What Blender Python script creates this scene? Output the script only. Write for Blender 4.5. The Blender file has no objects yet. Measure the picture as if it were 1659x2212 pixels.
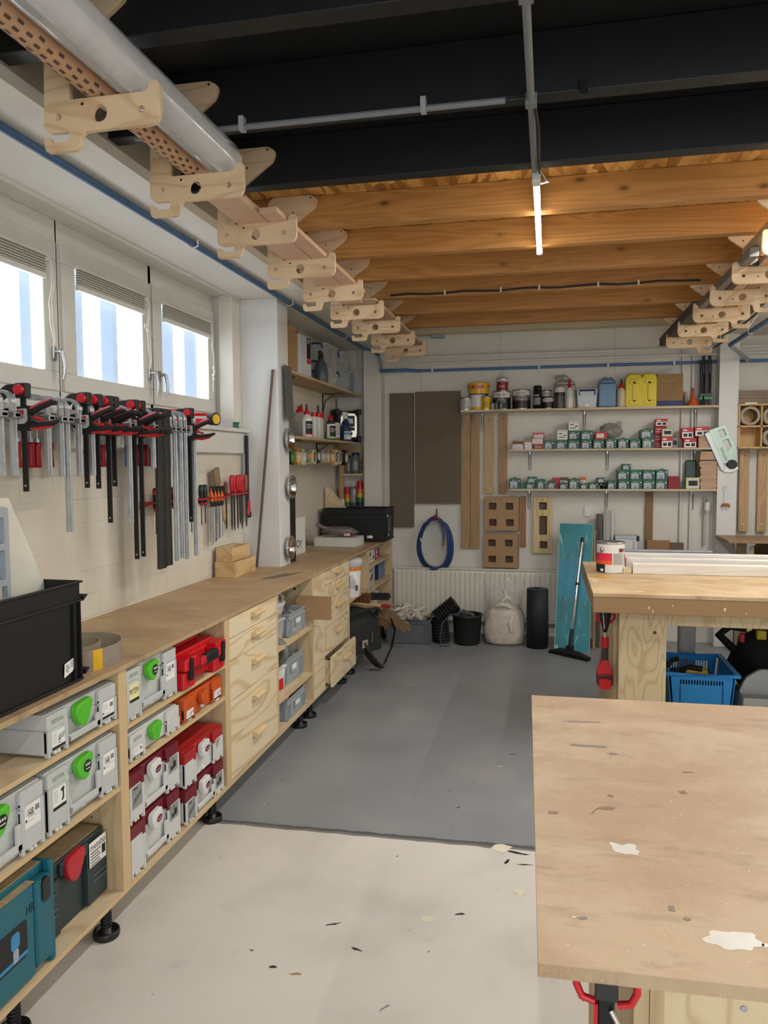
import bpy, bmesh, math, random
from mathutils import Vector, Matrix, noise
R = math.radians
PI = math.pi
random.seed(7)
sc = bpy.context.scene
COL = sc.collection

# ------------------------------------------------------------------ camera
cam_data = bpy.data.cameras.new('camera')
cam_data.sensor_fit = 'VERTICAL'
cam_data.sensor_height = 36.0
cam_data.lens = 36.0 * 1661.0 / 2212.0
cam_data.clip_start = 0.05
cam = bpy.data.objects.new('camera', cam_data)
COL.objects.link(cam)
cam.matrix_world = Matrix(((0.97792940, -0.00805301, 0.20878036, 0.0),
                           (0.20886610, 0.06345299, -0.97588353, 0.0),
                           (-0.00538894, 0.99795234, 0.06373455, 1.74),
                           (0, 0, 0, 1)))
sc.camera = cam

# ------------------------------------------------------------------ view and daylight
sc.view_settings.view_transform = 'Standard'
sc.view_settings.look = 'None'
sc.view_settings.gamma = 1.0
sc.view_settings.use_curve_mapping = False
sc.view_settings.exposure = 0.0
sc.cycles.use_denoising = True
sc.cycles.max_bounces = 8
sc.cycles.diffuse_bounces = 5
sc.cycles.glossy_bounces = 4
sc.cycles.transmission_bounces = 8
sc.cycles.transparent_max_bounces = 12
sc.cycles.caustics_reflective = False
sc.cycles.caustics_refractive = False
sc.cycles.sample_clamp_indirect = 8.0

world = bpy.data.worlds.new('overcast_sky')
sc.world = world
world.use_nodes = True
bgn = world.node_tree.nodes['Background']
bgn.inputs[0].default_value = (0.88, 0.94, 1.0, 1)
bgn.inputs[1].default_value = 5.2


def area_light(name, loc, size, size_y, energy, color, rot, portal=False):
    d = bpy.data.lights.new(name, 'AREA')
    d.shape = 'RECTANGLE'
    d.size = size
    d.size_y = size_y
    d.energy = energy
    d.color = color
    if portal:
        d.cycles.is_portal = True
    o = bpy.data.objects.new(name, d)
    COL.objects.link(o)
    o.location = loc
    o.rotation_euler = rot
    return o


# the sky seen through the windows on the left and the open loading door behind and to the right
area_light('window_daylight', (-2.44, 3.76, 2.44), 0.66, 2.8, 1, (1, 1, 1), (0, R(-90), 0), True)
area_light('loading_door_daylight', (1.1, -3.05, 1.4), 2.6, 2.8, 1, (1, 1, 1), (R(90), 0, 0), True)
LAMP_POWER = 33.0
LAMP_COLOR = (1.0, 0.975, 0.94)

# ------------------------------------------------------------------ colours and materials


def lin(h):
    h = h.lstrip('#')
    out = []
    for i in (0, 2, 4):
        c = int(h[i:i + 2], 16) / 255.0
        out.append(c / 12.92 if c <= 0.04045 else ((c + 0.055) / 1.055) ** 2.4)
    return (out[0], out[1], out[2], 1.0)


_M = {}


def nodes_of(name):
    m = bpy.data.materials.new(name)
    m.use_nodes = True
    nt = m.node_tree
    return m, nt, nt.nodes['Principled BSDF']


def coords(nt, scale=(1, 1, 1), rnd=True, rot=(0, 0, 0)):
    tc = nt.nodes.new('ShaderNodeTexCoord')
    mp = nt.nodes.new('ShaderNodeMapping')
    mp.inputs['Scale'].default_value = scale
    mp.inputs['Rotation'].default_value = rot
    nt.links.new(tc.outputs['Object'], mp.inputs['Vector'])
    if rnd:
        oi = nt.nodes.new('ShaderNodeObjectInfo')
        ml = nt.nodes.new('ShaderNodeMath')
        ml.operation = 'MULTIPLY'
        ml.inputs[1].default_value = 37.0
        nt.links.new(oi.outputs['Random'], ml.inputs[0])
        nt.links.new(ml.outputs[0], mp.inputs['Location'])
    return mp.outputs['Vector']


def ramp(nt, fac, stops):
    r = nt.nodes.new('ShaderNodeValToRGB')
    e = r.color_ramp.elements
    while len(e) > 1:
        e.remove(e[-1])
    e[0].position, e[0].color = stops[0][0], stops[0][1]
    for p, c in stops[1:]:
        n = e.new(p)
        n.color = c
    nt.links.new(fac, r.inputs[0])
    return r.outputs[0]


def noise_tex(nt, vec, scale, detail=3.0, rough=0.5, dist=0.0):
    n = nt.nodes.new('ShaderNodeTexNoise')
    n.inputs['Scale'].default_value = scale
    n.inputs['Detail'].default_value = detail
    n.inputs['Roughness'].default_value = rough
    n.inputs['Distortion'].default_value = dist
    nt.links.new(vec, n.inputs['Vector'])
    return n.outputs['Fac']


def math_node(nt, op, a, b=None):
    n = nt.nodes.new('ShaderNodeMath')
    n.operation = op
    for i, v in enumerate((a, b)):
        if v is None:
            continue
        if isinstance(v, (int, float)):
            n.inputs[i].default_value = v
        else:
            nt.links.new(v, n.inputs[i])
    return n.outputs[0]


def mix(nt, fac, a, b):
    n = nt.nodes.new('ShaderNodeMix')
    n.data_type = 'RGBA'
    for s, v in ((n.inputs[0], fac), (n.inputs[6], a), (n.inputs[7], b)):
        if isinstance(v, (int, float, tuple)):
            s.default_value = v
        else:
            nt.links.new(v, s)
    return n.outputs[2]


def bump(nt, bs, h, strength=0.2, dist=0.002):
    b = nt.nodes.new('ShaderNodeBump')
    b.inputs['Strength'].default_value = strength
    b.inputs['Distance'].default_value = dist
    nt.links.new(h, b.inputs['Height'])
    nt.links.new(b.outputs[0], bs.inputs['Normal'])


def dark(c, f):
    return (c[0] * f, c[1] * f, c[2] * f, 1)


def solid(name, hexc, rough=0.5, metal=0.0, var=0.10, scale=14.0, bmp=0.0, spec=None):
    if name in _M:
        return _M[name]
    m, nt, bs = nodes_of(name)
    c = lin(hexc)
    v = coords(nt)
    f = noise_tex(nt, v, scale, 4.0, 0.6)
    nt.links.new(ramp(nt, f, [(0.3, dark(c, 1 - var)), (0.7, dark(c, 1 + var * 0.5))]), bs.inputs['Base Color'])
    bs.inputs['Roughness'].default_value = rough
    bs.inputs['Metallic'].default_value = metal
    if spec is not None:
        bs.inputs['Specular IOR Level'].default_value = spec
    if bmp:
        bump(nt, bs, noise_tex(nt, v, scale * 6, 3.0), bmp)
    _M[name] = m
    return m


def plywood(name, light, darkc, axis='y', freq=16.0, scale=1.3, knots=True, rough=0.6, line=0.6):
    """Rotary cut veneer: contour lines of a stretched noise field, as plywood faces show."""
    if name in _M:
        return _M[name]
    m, nt, bs = nodes_of(name)
    s = {'x': (0.35, 1.6, 1.6), 'y': (1.6, 0.35, 1.6), 'z': (1.6, 1.6, 0.35)}[axis]
    v = coords(nt, s)
    f = noise_tex(nt, v, scale * 1.9, 1.8, 0.4, 0.5)
    w = math_node(nt, 'SINE', math_node(nt, 'MULTIPLY', f, freq * 6.283))
    w = math_node(nt, 'POWER', math_node(nt, 'ADD', math_node(nt, 'MULTIPLY', w, 0.5), 0.5), 5.0)
    fs = {'x': (3, 160, 160), 'y': (160, 3, 160), 'z': (160, 160, 3)}[axis]
    fine = noise_tex(nt, coords(nt, fs), 1.0, 3.0)
    lo = lin(light)
    dk = lin(darkc)
    base = mix(nt, math_node(nt, 'MULTIPLY', fine, 0.5), lo, mix(nt, 0.45, lo, dk))
    col = mix(nt, math_node(nt, 'MULTIPLY', w, line), base, dk)
    big = noise_tex(nt, coords(nt, (1, 1, 1)), 1.1, 2.0)
    col = mix(nt, math_node(nt, 'MULTIPLY', big, 0.35), col, mix(nt, 0.5, lo, dk))
    if knots:
        vo = nt.nodes.new('ShaderNodeTexVoronoi')
        vo.inputs['Scale'].default_value = 2.4
        nt.links.new(coords(nt, (1, 1, 1)), vo.inputs['Vector'])
        kf = ramp(nt, vo.outputs['Distance'], [(0.0, (1, 1, 1, 1)), (0.018, (0.8, 0.8, 0.8, 1)), (0.045, (0, 0, 0, 1))])
        col = mix(nt, math_node(nt, 'MULTIPLY', kf, 0.75), col, dark(dk, 0.35))
    nt.links.new(col, bs.inputs['Base Color'])
    bs.inputs['Roughness'].default_value = rough
    bump(nt, bs, fine, 0.08)
    _M[name] = m
    return m


def timber(name, light, darkc, axis='x', knots=2.2, rough=0.6, kdark=0.3):
    """Sawn softwood: long grain streaks, cathedral rings and knots along the axis."""
    if name in _M:
        return _M[name]
    m, nt, bs = nodes_of(name)
    s = {'x': (0.6, 9, 9), 'y': (9, 0.6, 9), 'z': (9, 9, 0.6)}[axis]
    v = coords(nt, s)
    f = noise_tex(nt, v, 1.0, 2.0, 0.5, 0.4)
    w = math_node(nt, 'SINE', math_node(nt, 'MULTIPLY', f, 70.0))
    w = math_node(nt, 'ADD', math_node(nt, 'MULTIPLY', w, 0.5), 0.5)
    fs = {'x': (2, 120, 120), 'y': (120, 2, 120), 'z': (120, 120, 2)}[axis]
    fine = noise_tex(nt, coords(nt, fs), 1.0, 3.0)
    lo = lin(light)
    dk = lin(darkc)
    col = mix(nt, math_node(nt, 'MULTIPLY', w, 0.55), lo, dk)
    col = mix(nt, math_node(nt, 'MULTIPLY', fine, 0.5), col, mix(nt, 0.6, lo, dk))
    if knots:
        vo = nt.nodes.new('ShaderNodeTexVoronoi')
        vo.inputs['Scale'].default_value = knots
        ks = {'x': (1, 0.0, 2.0), 'y': (2.0, 1, 0.0), 'z': (2.0, 0.0, 1)}[axis]
        nt.links.new(coords(nt, ks), vo.inputs['Vector'])
        kf = ramp(nt, vo.outputs['Distance'], [(0.0, (1, 1, 1, 1)), (0.05, (0.9, 0.9, 0.9, 1)), (0.10, (0.25, 0.25, 0.25, 1)), (0.17, (0, 0, 0, 1))])
        col = mix(nt, math_node(nt, 'MULTIPLY', kf, 0.85), col, dark(dk, kdark))
    nt.links.new(col, bs.inputs['Base Color'])
    bs.inputs['Roughness'].default_value = rough
    bump(nt, bs, w, 0.06)
    _M[name] = m
    return m


def fibreboard(name, hexc, worn=None, rough=0.6):
    """MDF: fine fibre speckle, with an optional worn paler or darker tone in large patches."""
    if name in _M:
        return _M[name]
    m, nt, bs = nodes_of(name)
    c = lin(hexc)
    v = coords(nt)
    f = noise_tex(nt, v, 330.0, 4.0, 0.7)
    col = ramp(nt, f, [(0.3, dark(c, 0.78)), (0.55, c), (0.75, dark(c, 1.22))])
    if worn:
        b = noise_tex(nt, coords(nt, (1.0, 1.5, 1)), 3.0, 6.0, 0.65, 0.3)
        col = mix(nt, ramp(nt, b, [(0.40, (0, 0, 0, 1)), (0.62, (0.8, 0.8, 0.8, 1))]), col, lin(worn))
        b2 = noise_tex(nt, coords(nt, (1.0, 3.0, 1)), 5.0, 6.0, 0.7, 0.4)
        col = mix(nt, ramp(nt, b2, [(0.55, (0, 0, 0, 1)), (0.70, (0.6, 0.6, 0.6, 1))]), col, dark(c, 0.6))
        b3 = noise_tex(nt, coords(nt), 95.0, 2.0, 0.5)
        col = mix(nt, ramp(nt, b3, [(0.735, (0, 0, 0, 1)), (0.76, (0.5, 0.5, 0.5, 1))]), col, lin('f4ead8'))
    nt.links.new(col, bs.inputs['Base Color'])
    bs.inputs['Roughness'].default_value = rough
    bump(nt, bs, f, 0.05)
    _M[name] = m
    return m


def clear(name, hexc, rough=0.08, alpha=0.25):
    """Thin clear plastic film or box wall: part transparent, part glossy white body."""
    if name in _M:
        return _M[name]
    m, nt, bs = nodes_of(name)
    out = [n for n in nt.nodes if n.type == 'OUTPUT_MATERIAL'][0]
    bs.inputs['Base Color'].default_value = lin(hexc)
    bs.inputs['Roughness'].default_value = rough
    tr = nt.nodes.new('ShaderNodeBsdfTransparent')
    mx = nt.nodes.new('ShaderNodeMixShader')
    v = coords(nt)
    f = noise_tex(nt, v, 9.0, 3.0)
    nt.links.new(math_node(nt, 'ADD', alpha - 0.12, math_node(nt, 'MULTIPLY', f, 0.24)), mx.inputs[0])
    nt.links.new(tr.outputs[0], mx.inputs[1])
    nt.links.new(bs.outputs[0], mx.inputs[2])
    nt.links.new(mx.outputs[0], out.inputs[0])
    _M[name] = m
    return m


def emitter(name, col, strength):
    m, nt, bs = nodes_of(name)
    bs.inputs['Base Color'].default_value = col
    bs.inputs['Emission Color'].default_value = col
    bs.inputs['Emission Strength'].default_value = strength
    _M[name] = m
    return m


# ------------------------------------------------------------------ mesh building
_TEXT = {}


def text_geo(s):
    if s not in _TEXT:
        c = bpy.data.curves.new('t', 'FONT')
        c.body = s
        c.resolution_u = 2
        o = bpy.data.objects.new('t', c)
        me = o.to_mesh()
        vs = [(v.co.x, v.co.y) for v in me.vertices]
        fs = [tuple(p.vertices) for p in me.polygons]
        o.to_mesh_clear()
        bpy.data.objects.remove(o)
        bpy.data.curves.remove(c)
        x0 = min(v[0] for v in vs); x1 = max(v[0] for v in vs)
        y0 = min(v[1] for v in vs); y1 = max(v[1] for v in vs)
        _TEXT[s] = ([((a - x0) / (x1 - x0), (b - y0) / (y1 - y0)) for a, b in vs], fs, (x1 - x0) / (y1 - y0))
    return _TEXT[s]


def plate_geo(outer, holes=(), depth=0.01, bev=0.0):
    """A flat plate with holes: outline and holes are lists of (a, b); depth is centred on 0."""
    c = bpy.data.curves.new('p', 'CURVE')
    c.dimensions = '2D'
    c.fill_mode = 'BOTH'
    c.extrude = depth / 2 - bev
    c.bevel_depth = bev
    c.bevel_resolution = 1
    for loop in [outer] + list(holes):
        sp = c.splines.new('POLY')
        sp.points.add(len(loop) - 1)
        for p, (a, b) in zip(sp.points, loop):
            p.co = (a, b, 0, 1)
        sp.use_cyclic_u = True
    o = bpy.data.objects.new('p', c)
    me = o.to_mesh()
    vs = [tuple(v.co) for v in me.vertices]
    fs = [tuple(p.vertices) for p in me.polygons]
    o.to_mesh_clear()
    bpy.data.objects.remove(o)
    bpy.data.curves.remove(c)
    return vs, fs


def arc(cx, cy, r, a0, a1, n=6):
    return [(cx + r * math.cos(R(a0 + (a1 - a0) * i / n)), cy + r * math.sin(R(a0 + (a1 - a0) * i / n))) for i in range(n + 1)]


def circle(cx, cy, r, n=16):
    return [(cx + r * math.cos(2 * PI * i / n), cy + r * math.sin(2 * PI * i / n)) for i in range(n)]


def rrect(x0, x1, y0, y1, r, n=4):
    return (arc(x1 - r, y1 - r, r, 0, 90, n) + arc(x0 + r, y1 - r, r, 90, 180, n)
            + arc(x0 + r, y0 + r, r, 180, 270, n) + arc(x1 - r, y0 + r, r, 270, 360, n))


def rounded(poly, r, n=4):
    """Round every corner of a polygon by r (or a per-corner third value)."""
    out = []
    k = len(poly)
    for i in range(k):
        p = poly[i]
        rr = p[2] if len(p) > 2 else r
        a = Vector(poly[i - 1][:2]); b = Vector(p[:2]); c = Vector(poly[(i + 1) % k][:2])
        d1 = a - b; d2 = c - b
        rr = min(rr, d1.length * 0.49, d2.length * 0.49)
        if rr < 1e-5:
            out.append((b.x, b.y)); continue
        p0 = b + d1.normalized() * rr; p1 = b + d2.normalized() * rr
        for j in range(n + 1):
            t = j / n
            q = p0 * (1 - t) ** 2 + b * 2 * t * (1 - t) + p1 * t * t
            out.append((q.x, q.y))
    return out


TO_XZ = Matrix(((1, 0, 0, 0), (0, 0, -1, 0), (0, 1, 0, 0), (0, 0, 0, 1)))   # (a, b, d) -> (a, -d, b): upright plate facing -y


class MB:
    def __init__(s):
        s.v = []; s.f = []; s.mi = []; s.sm = []

    def add(s, vs, fs, mi=0, sm=False, M=None):
        o = len(s.v)
        if M is not None:
            vs = [tuple(M @ Vector(p)) for p in vs]
        s.v += [tuple(p) for p in vs]
        for f in fs:
            s.f.append(tuple(i + o for i in f)); s.mi.append(mi); s.sm.append(sm)
        return s

    def box(s, x0, x1, y0, y1, z0, z1, mi=0, M=None):
        vs = [(x0, y0, z0), (x1, y0, z0), (x1, y1, z0), (x0, y1, z0), (x0, y0, z1), (x1, y0, z1), (x1, y1, z1), (x0, y1, z1)]
        return s.add(vs, [(0, 3, 2, 1), (4, 5, 6, 7), (0, 1, 5, 4), (1, 2, 6, 5), (2, 3, 7, 6), (3, 0, 4, 7)], mi, False, M)

    def frust(s, a, b, z0, z1, mi=0, M=None):
        """Box whose bottom rectangle is a=(x0,x1,y0,y1) and top rectangle is b."""
        vs = [(a[0], a[2], z0), (a[1], a[2], z0), (a[1], a[3], z0), (a[0], a[3], z0), (b[0], b[2], z1), (b[1], b[2], z1), (b[1], b[3], z1), (b[0], b[3], z1)]
        return s.add(vs, [(0, 3, 2, 1), (4, 5, 6, 7), (0, 1, 5, 4), (1, 2, 6, 5), (2, 3, 7, 6), (3, 0, 4, 7)], mi, False, M)

    def tray(s, x0, x1, y0, y1, z0, z1, t=0.004, taper=0.0, mi=0, M=None, floor=0.006):
        """Open box with real walls."""
        k = taper
        ob = [(x0 + k, y0 + k), (x1 - k, y0 + k), (x1 - k, y1 - k), (x0 + k, y1 - k)]
        ot = [(x0, y0), (x1, y0), (x1, y1), (x0, y1)]
        ib = [(x0 + k + t, y0 + k + t), (x1 - k - t, y0 + k + t), (x1 - k - t, y1 - k - t), (x0 + k + t, y1 - k - t)]
        it = [(x0 + t, y0 + t), (x1 - t, y0 + t), (x1 - t, y1 - t), (x0 + t, y1 - t)]
        vs = [(a, b, z0) for a, b in ob] + [(a, b, z1) for a, b in ot] + [(a, b, z0 + floor) for a, b in ib] + [(a, b, z1) for a, b in it]
        fs = [(0, 3, 2, 1), (8, 9, 10, 11)]
        for i in range(4):
            j = (i + 1) % 4
            fs += [(i, j, j + 4, i + 4), (i + 4, j + 4, j + 12, i + 12), (j + 8, i + 8, i + 12, j + 12)]
        return s.add(vs, fs, mi, False, M)

    def cyl(s, p0, p1, r0, r1=None, n=16, mi=0, caps=True, M=None, mc=None):
        r1 = r0 if r1 is None else r1
        p0 = Vector(p0); p1 = Vector(p1)
        d = (p1 - p0).normalized()
        a = d.orthogonal().normalized(); b = d.cross(a)
        ring = lambda p, r: [tuple(p + (a * math.cos(2 * PI * i / n) + b * math.sin(2 * PI * i / n)) * r) for i in range(n)]
        v0 = ring(p0, r0); v1 = ring(p1, r1)
        s.add(v0 + v1, [(i, (i + 1) % n, n + (i + 1) % n, n + i) for i in range(n)], mi, True, M)
        if caps:
            mc = mi if mc is None else mc
            if r0 > 1e-6: s.add(v0, [tuple(range(n - 1, -1, -1))], mc, False, M)
            if r1 > 1e-6: s.add(v1, [tuple(range(n))], mc, False, M)
        return s

    def lathe(s, prof, n=20, mi=0, M=None, sm=True, c=(0, 0)):
        """Profile [(r, z)] around the z axis; close it yourself with r = 0."""
        vs = []
        for r, z in prof:
            vs += [(c[0] + r * math.cos(2 * PI * i / n), c[1] + r * math.sin(2 * PI * i / n), z) for i in range(n)]
        fs = []
        for k in range(len(prof) - 1):
            fs += [(k * n + i, k * n + (i + 1) % n, (k + 1) * n + (i + 1) % n, (k + 1) * n + i) for i in range(n)]
        s.add(vs, fs, mi, sm, M)
        return s

    def tube(s, pts, r, n=8, mi=0, closed=False, M=None, caps=True, flat=None):
        """Round (or, with flat=(w, h), rectangular) section swept along points."""
        P = [Vector(p) for p in pts]
        k = len(P)
        prev = None
        rings = []
        for i in range(k):
            if closed:
                t = (P[(i + 1) % k] - P[i - 1]).normalized()
            else:
                t = (P[min(i + 1, k - 1)] - P[max(i - 1, 0)]).normalized()
            if prev is None:
                a = t.cross(Vector((0, 0, 1)))
                if a.length < 0.1: a = t.cross(Vector((1, 0, 0)))
                a.normalize()
            else:
                a = (prev - t * prev.dot(t)).normalized()
            prev = a
            b = t.cross(a)
            rr = r[i] if isinstance(r, (list, tuple)) else r
            if flat:
                w, h = flat
                rings.append([P[i] + a * x * w / 2 + b * y * h / 2 for x, y in ((-1, -1), (1, -1), (1, 1), (-1, 1))])
            else:
                rings.append([P[i] + (a * math.cos(2 * PI * j / n) + b * math.sin(2 * PI * j / n)) * rr for j in range(n)])
        m = 4 if flat else n
        vs = [tuple(q) for ring in rings for q in ring]
        fs = []
        for i in range(k if closed else k - 1):
            i2 = (i + 1) % k
            fs += [(i * m + j, i * m + (j + 1) % m, i2 * m + (j + 1) % m, i2 * m + j) for j in range(m)]
        s.add(vs, fs, mi, not flat, M)
        if caps and not closed:
            s.add([tuple(q) for q in rings[0]], [tuple(range(m - 1, -1, -1))], mi, False, M)
            s.add([tuple(q) for q in rings[-1]], [tuple(range(m))], mi, False, M)
        return s

    def ball(s, c, rx, ry=None, rz=None, n=14, m=8, mi=0, M=None, wob=0.0, seed=0.0, freq=8.0):
        ry = rx if ry is None else ry; rz = rx if rz is None else rz
        vs = []
        for j in range(m + 1):
            ph = PI * j / m
            for i in range(n):
                th = 2 * PI * i / n
                d = Vector((math.sin(ph) * math.cos(th), math.sin(ph) * math.sin(th), math.cos(ph)))
                k = 1 + (wob * noise.noise(d * freq * 0.3 + Vector((seed, seed * 1.7, 0))) if wob else 0)
                vs.append((c[0] + d.x * rx * k, c[1] + d.y * ry * k, c[2] + d.z * rz * k))
        fs = [(j * n + i, (j + 1) * n + i, (j + 1) * n + (i + 1) % n, j * n + (i + 1) % n) for j in range(m) for i in range(n)]
        return s.add(vs, fs, mi, True, M)

    def plate(s, outer, depth, M, holes=(), mi=0, bev=0.0):
        vs, fs = plate_geo(outer, holes, depth, bev)
        return s.add(vs, fs, mi, False, M)

    def text(s, st, M, h, mi=1, w=None, al='c'):
        """Flat lettering in the local xy plane of M, height h, centred (or left 'l')."""
        vs, fs, asp = text_geo(st)
        ww = h * asp if w is None else w
        ox = -ww / 2 if al == 'c' else 0.0
        return s.add([(a * ww + ox, (b - 0.5) * h, 0) for a, b in vs], fs, mi, False, M)

    def quad(s, x0, x1, y0, y1, M=None, mi=0, z=0.0):
        return s.add([(x0, y0, z), (x1, y0, z), (x1, y1, z), (x0, y1, z)], [(0, 1, 2, 3)], mi, False, M)

    def build(s, name, mats, parent=None, bevel=0.0, loc=None, rot=None, seg=2):
        me = bpy.data.meshes.new(name)
        me.from_pydata(s.v, [], s.f)
        if not isinstance(mats, (list, tuple)): mats = [mats]
        for m in mats: me.materials.append(m)
        me.polygons.foreach_set('material_index', s.mi)
        me.polygons.foreach_set('use_smooth', s.sm)
        me.update()
        bm = bmesh.new(); bm.from_mesh(me)
        bmesh.ops.recalc_face_normals(bm, faces=bm.faces)
        bm.to_mesh(me); bm.free()
        o = bpy.data.objects.new(name, me)
        COL.objects.link(o)
        if parent is not None: o.parent = parent
        if loc is not None: o.location = loc
        if rot is not None: o.rotation_euler = rot
        if bevel:
            b = o.modifiers.new('edge', 'BEVEL')
            b.width = bevel; b.segments = seg; b.limit_method = 'ANGLE'; b.angle_limit = R(40)
        return o


def tag(o, label, cat, group=None, kind=None):
    o['label'] = label; o['category'] = cat
    if group: o['group'] = group
    if kind: o['kind'] = kind
    return o


def thing(name, label, cat, loc=(0, 0, 0), rz=0.0, group=None, rot=None):
    o = bpy.data.objects.new(name, None)
    o.empty_display_size = 0.05
    COL.objects.link(o)
    o.location = loc
    o.rotation_euler = rot if rot else (0, 0, rz)
    return tag(o, label, cat, group)


def struct(name, mb, mats, parent=None, bevel=0.0):
    o = mb.build(name, mats, parent, bevel)
    if parent is None: o['kind'] = 'structure'
    return o


def dup(root, loc, rz=None, label=None, group=None):
    r = root.copy(); COL.objects.link(r)
    r.location = loc
    if rz is not None: r.rotation_euler = (0, 0, rz)
    if label: r['label'] = label
    if group: r['group'] = group
    for ch in list(root.children):
        c = ch.copy(); COL.objects.link(c); c.parent = r
        for g in list(ch.children):
            d = g.copy(); COL.objects.link(d); d.parent = c
    return r


def T(x=0, y=0, z=0):
    return Matrix.Translation((x, y, z))


def RX(a): return Matrix.Rotation(R(a), 4, 'X')
def RY(a): return Matrix.Rotation(R(a), 4, 'Y')
def RZ(a): return Matrix.Rotation(R(a), 4, 'Z')


FACE_X = RZ(90)        # local -y front turned to face +x

# ================================================================== the setting
XL, XR, YB, YF, ZC = -2.15, 2.45, 7.78, -3.0, 3.16


def brick_paint(name, hexc, axis, w=0.225, h=0.113, strength=0.5):
    if name in _M: return _M[name]
    m, nt, bs = nodes_of(name)
    tc = nt.nodes.new('ShaderNodeTexCoord')
    sp = nt.nodes.new('ShaderNodeSeparateXYZ'); cb = nt.nodes.new('ShaderNodeCombineXYZ')
    nt.links.new(tc.outputs['Object'], sp.inputs[0])
    nt.links.new(sp.outputs[axis], cb.inputs[0]); nt.links.new(sp.outputs[2], cb.inputs[1])
    wob = nt.nodes.new('ShaderNodeTexNoise'); wob.inputs['Scale'].default_value = 6.0
    nt.links.new(tc.outputs['Object'], wob.inputs['Vector'])
    vm = nt.nodes.new('ShaderNodeVectorMath'); vm.operation = 'MULTIPLY_ADD'
    vm.inputs[1].default_value = (0.012, 0.012, 0)
    nt.links.new(wob.outputs['Color'], vm.inputs[0]); nt.links.new(cb.outputs[0], vm.inputs[2])
    bt = nt.nodes.new('ShaderNodeTexBrick')
    bt.inputs['Scale'].default_value = 1.0
    bt.inputs['Brick Width'].default_value = w; bt.inputs['Row Height'].default_value = h
    bt.inputs['Mortar Size'].default_value = 0.0022; bt.inputs['Mortar Smooth'].default_value = 0.4
    nt.links.new(vm.outputs[0], bt.inputs['Vector'])
    c = lin(hexc)
    f = noise_tex(nt, tc.outputs['Object'], 3.0, 5.0, 0.6)
    base = ramp(nt, f, [(0.3, dark(c, 0.93)), (0.7, dark(c, 1.04))])
    gap = noise_tex(nt, tc.outputs['Object'], 4.5, 3.0)
    joint = math_node(nt, 'MULTIPLY', bt.outputs['Fac'], ramp(nt, gap, [(0.35, (0.0, 0.0, 0.0, 1)), (0.62, (strength, strength, strength, 1))]))
    nt.links.new(mix(nt, joint, base, dark(c, 0.55)), bs.inputs['Base Color'])
    bs.inputs['Roughness'].default_value = 0.6
    hh = math_node(nt, 'SUBTRACT', noise_tex(nt, tc.outputs['Object'], 60.0, 4.0), math_node(nt, 'MULTIPLY', bt.outputs['Fac'], 1.6))
    bump(nt, bs, hh, 0.25, 0.003)
    _M[name] = m
    return m


WHITE = solid('white_paint', 'dcd8cf', 0.55, var=0.05, scale=3, bmp=0.06)
WHITE_BACK = solid('white_paint_back', 'd4d1c8', 0.6, var=0.05, scale=3, bmp=0.06)
BRICK = brick_paint('painted_brick', 'd6d0c2', 1)
FRAME = solid('window_frame_paint', 'd6d6d0', 0.4, var=0.05, scale=5)
BLACKP = solid('black_ceiling_paint', '0b0c0d', 0.55, var=0.25, scale=5)
GREY_PLASTER = solid('grey_plaster', '96907f', 0.7, var=0.1, scale=4)
CREAM = solid('cream_insulation', 'cdc5a4', 0.7, var=0.06, scale=4)


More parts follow.
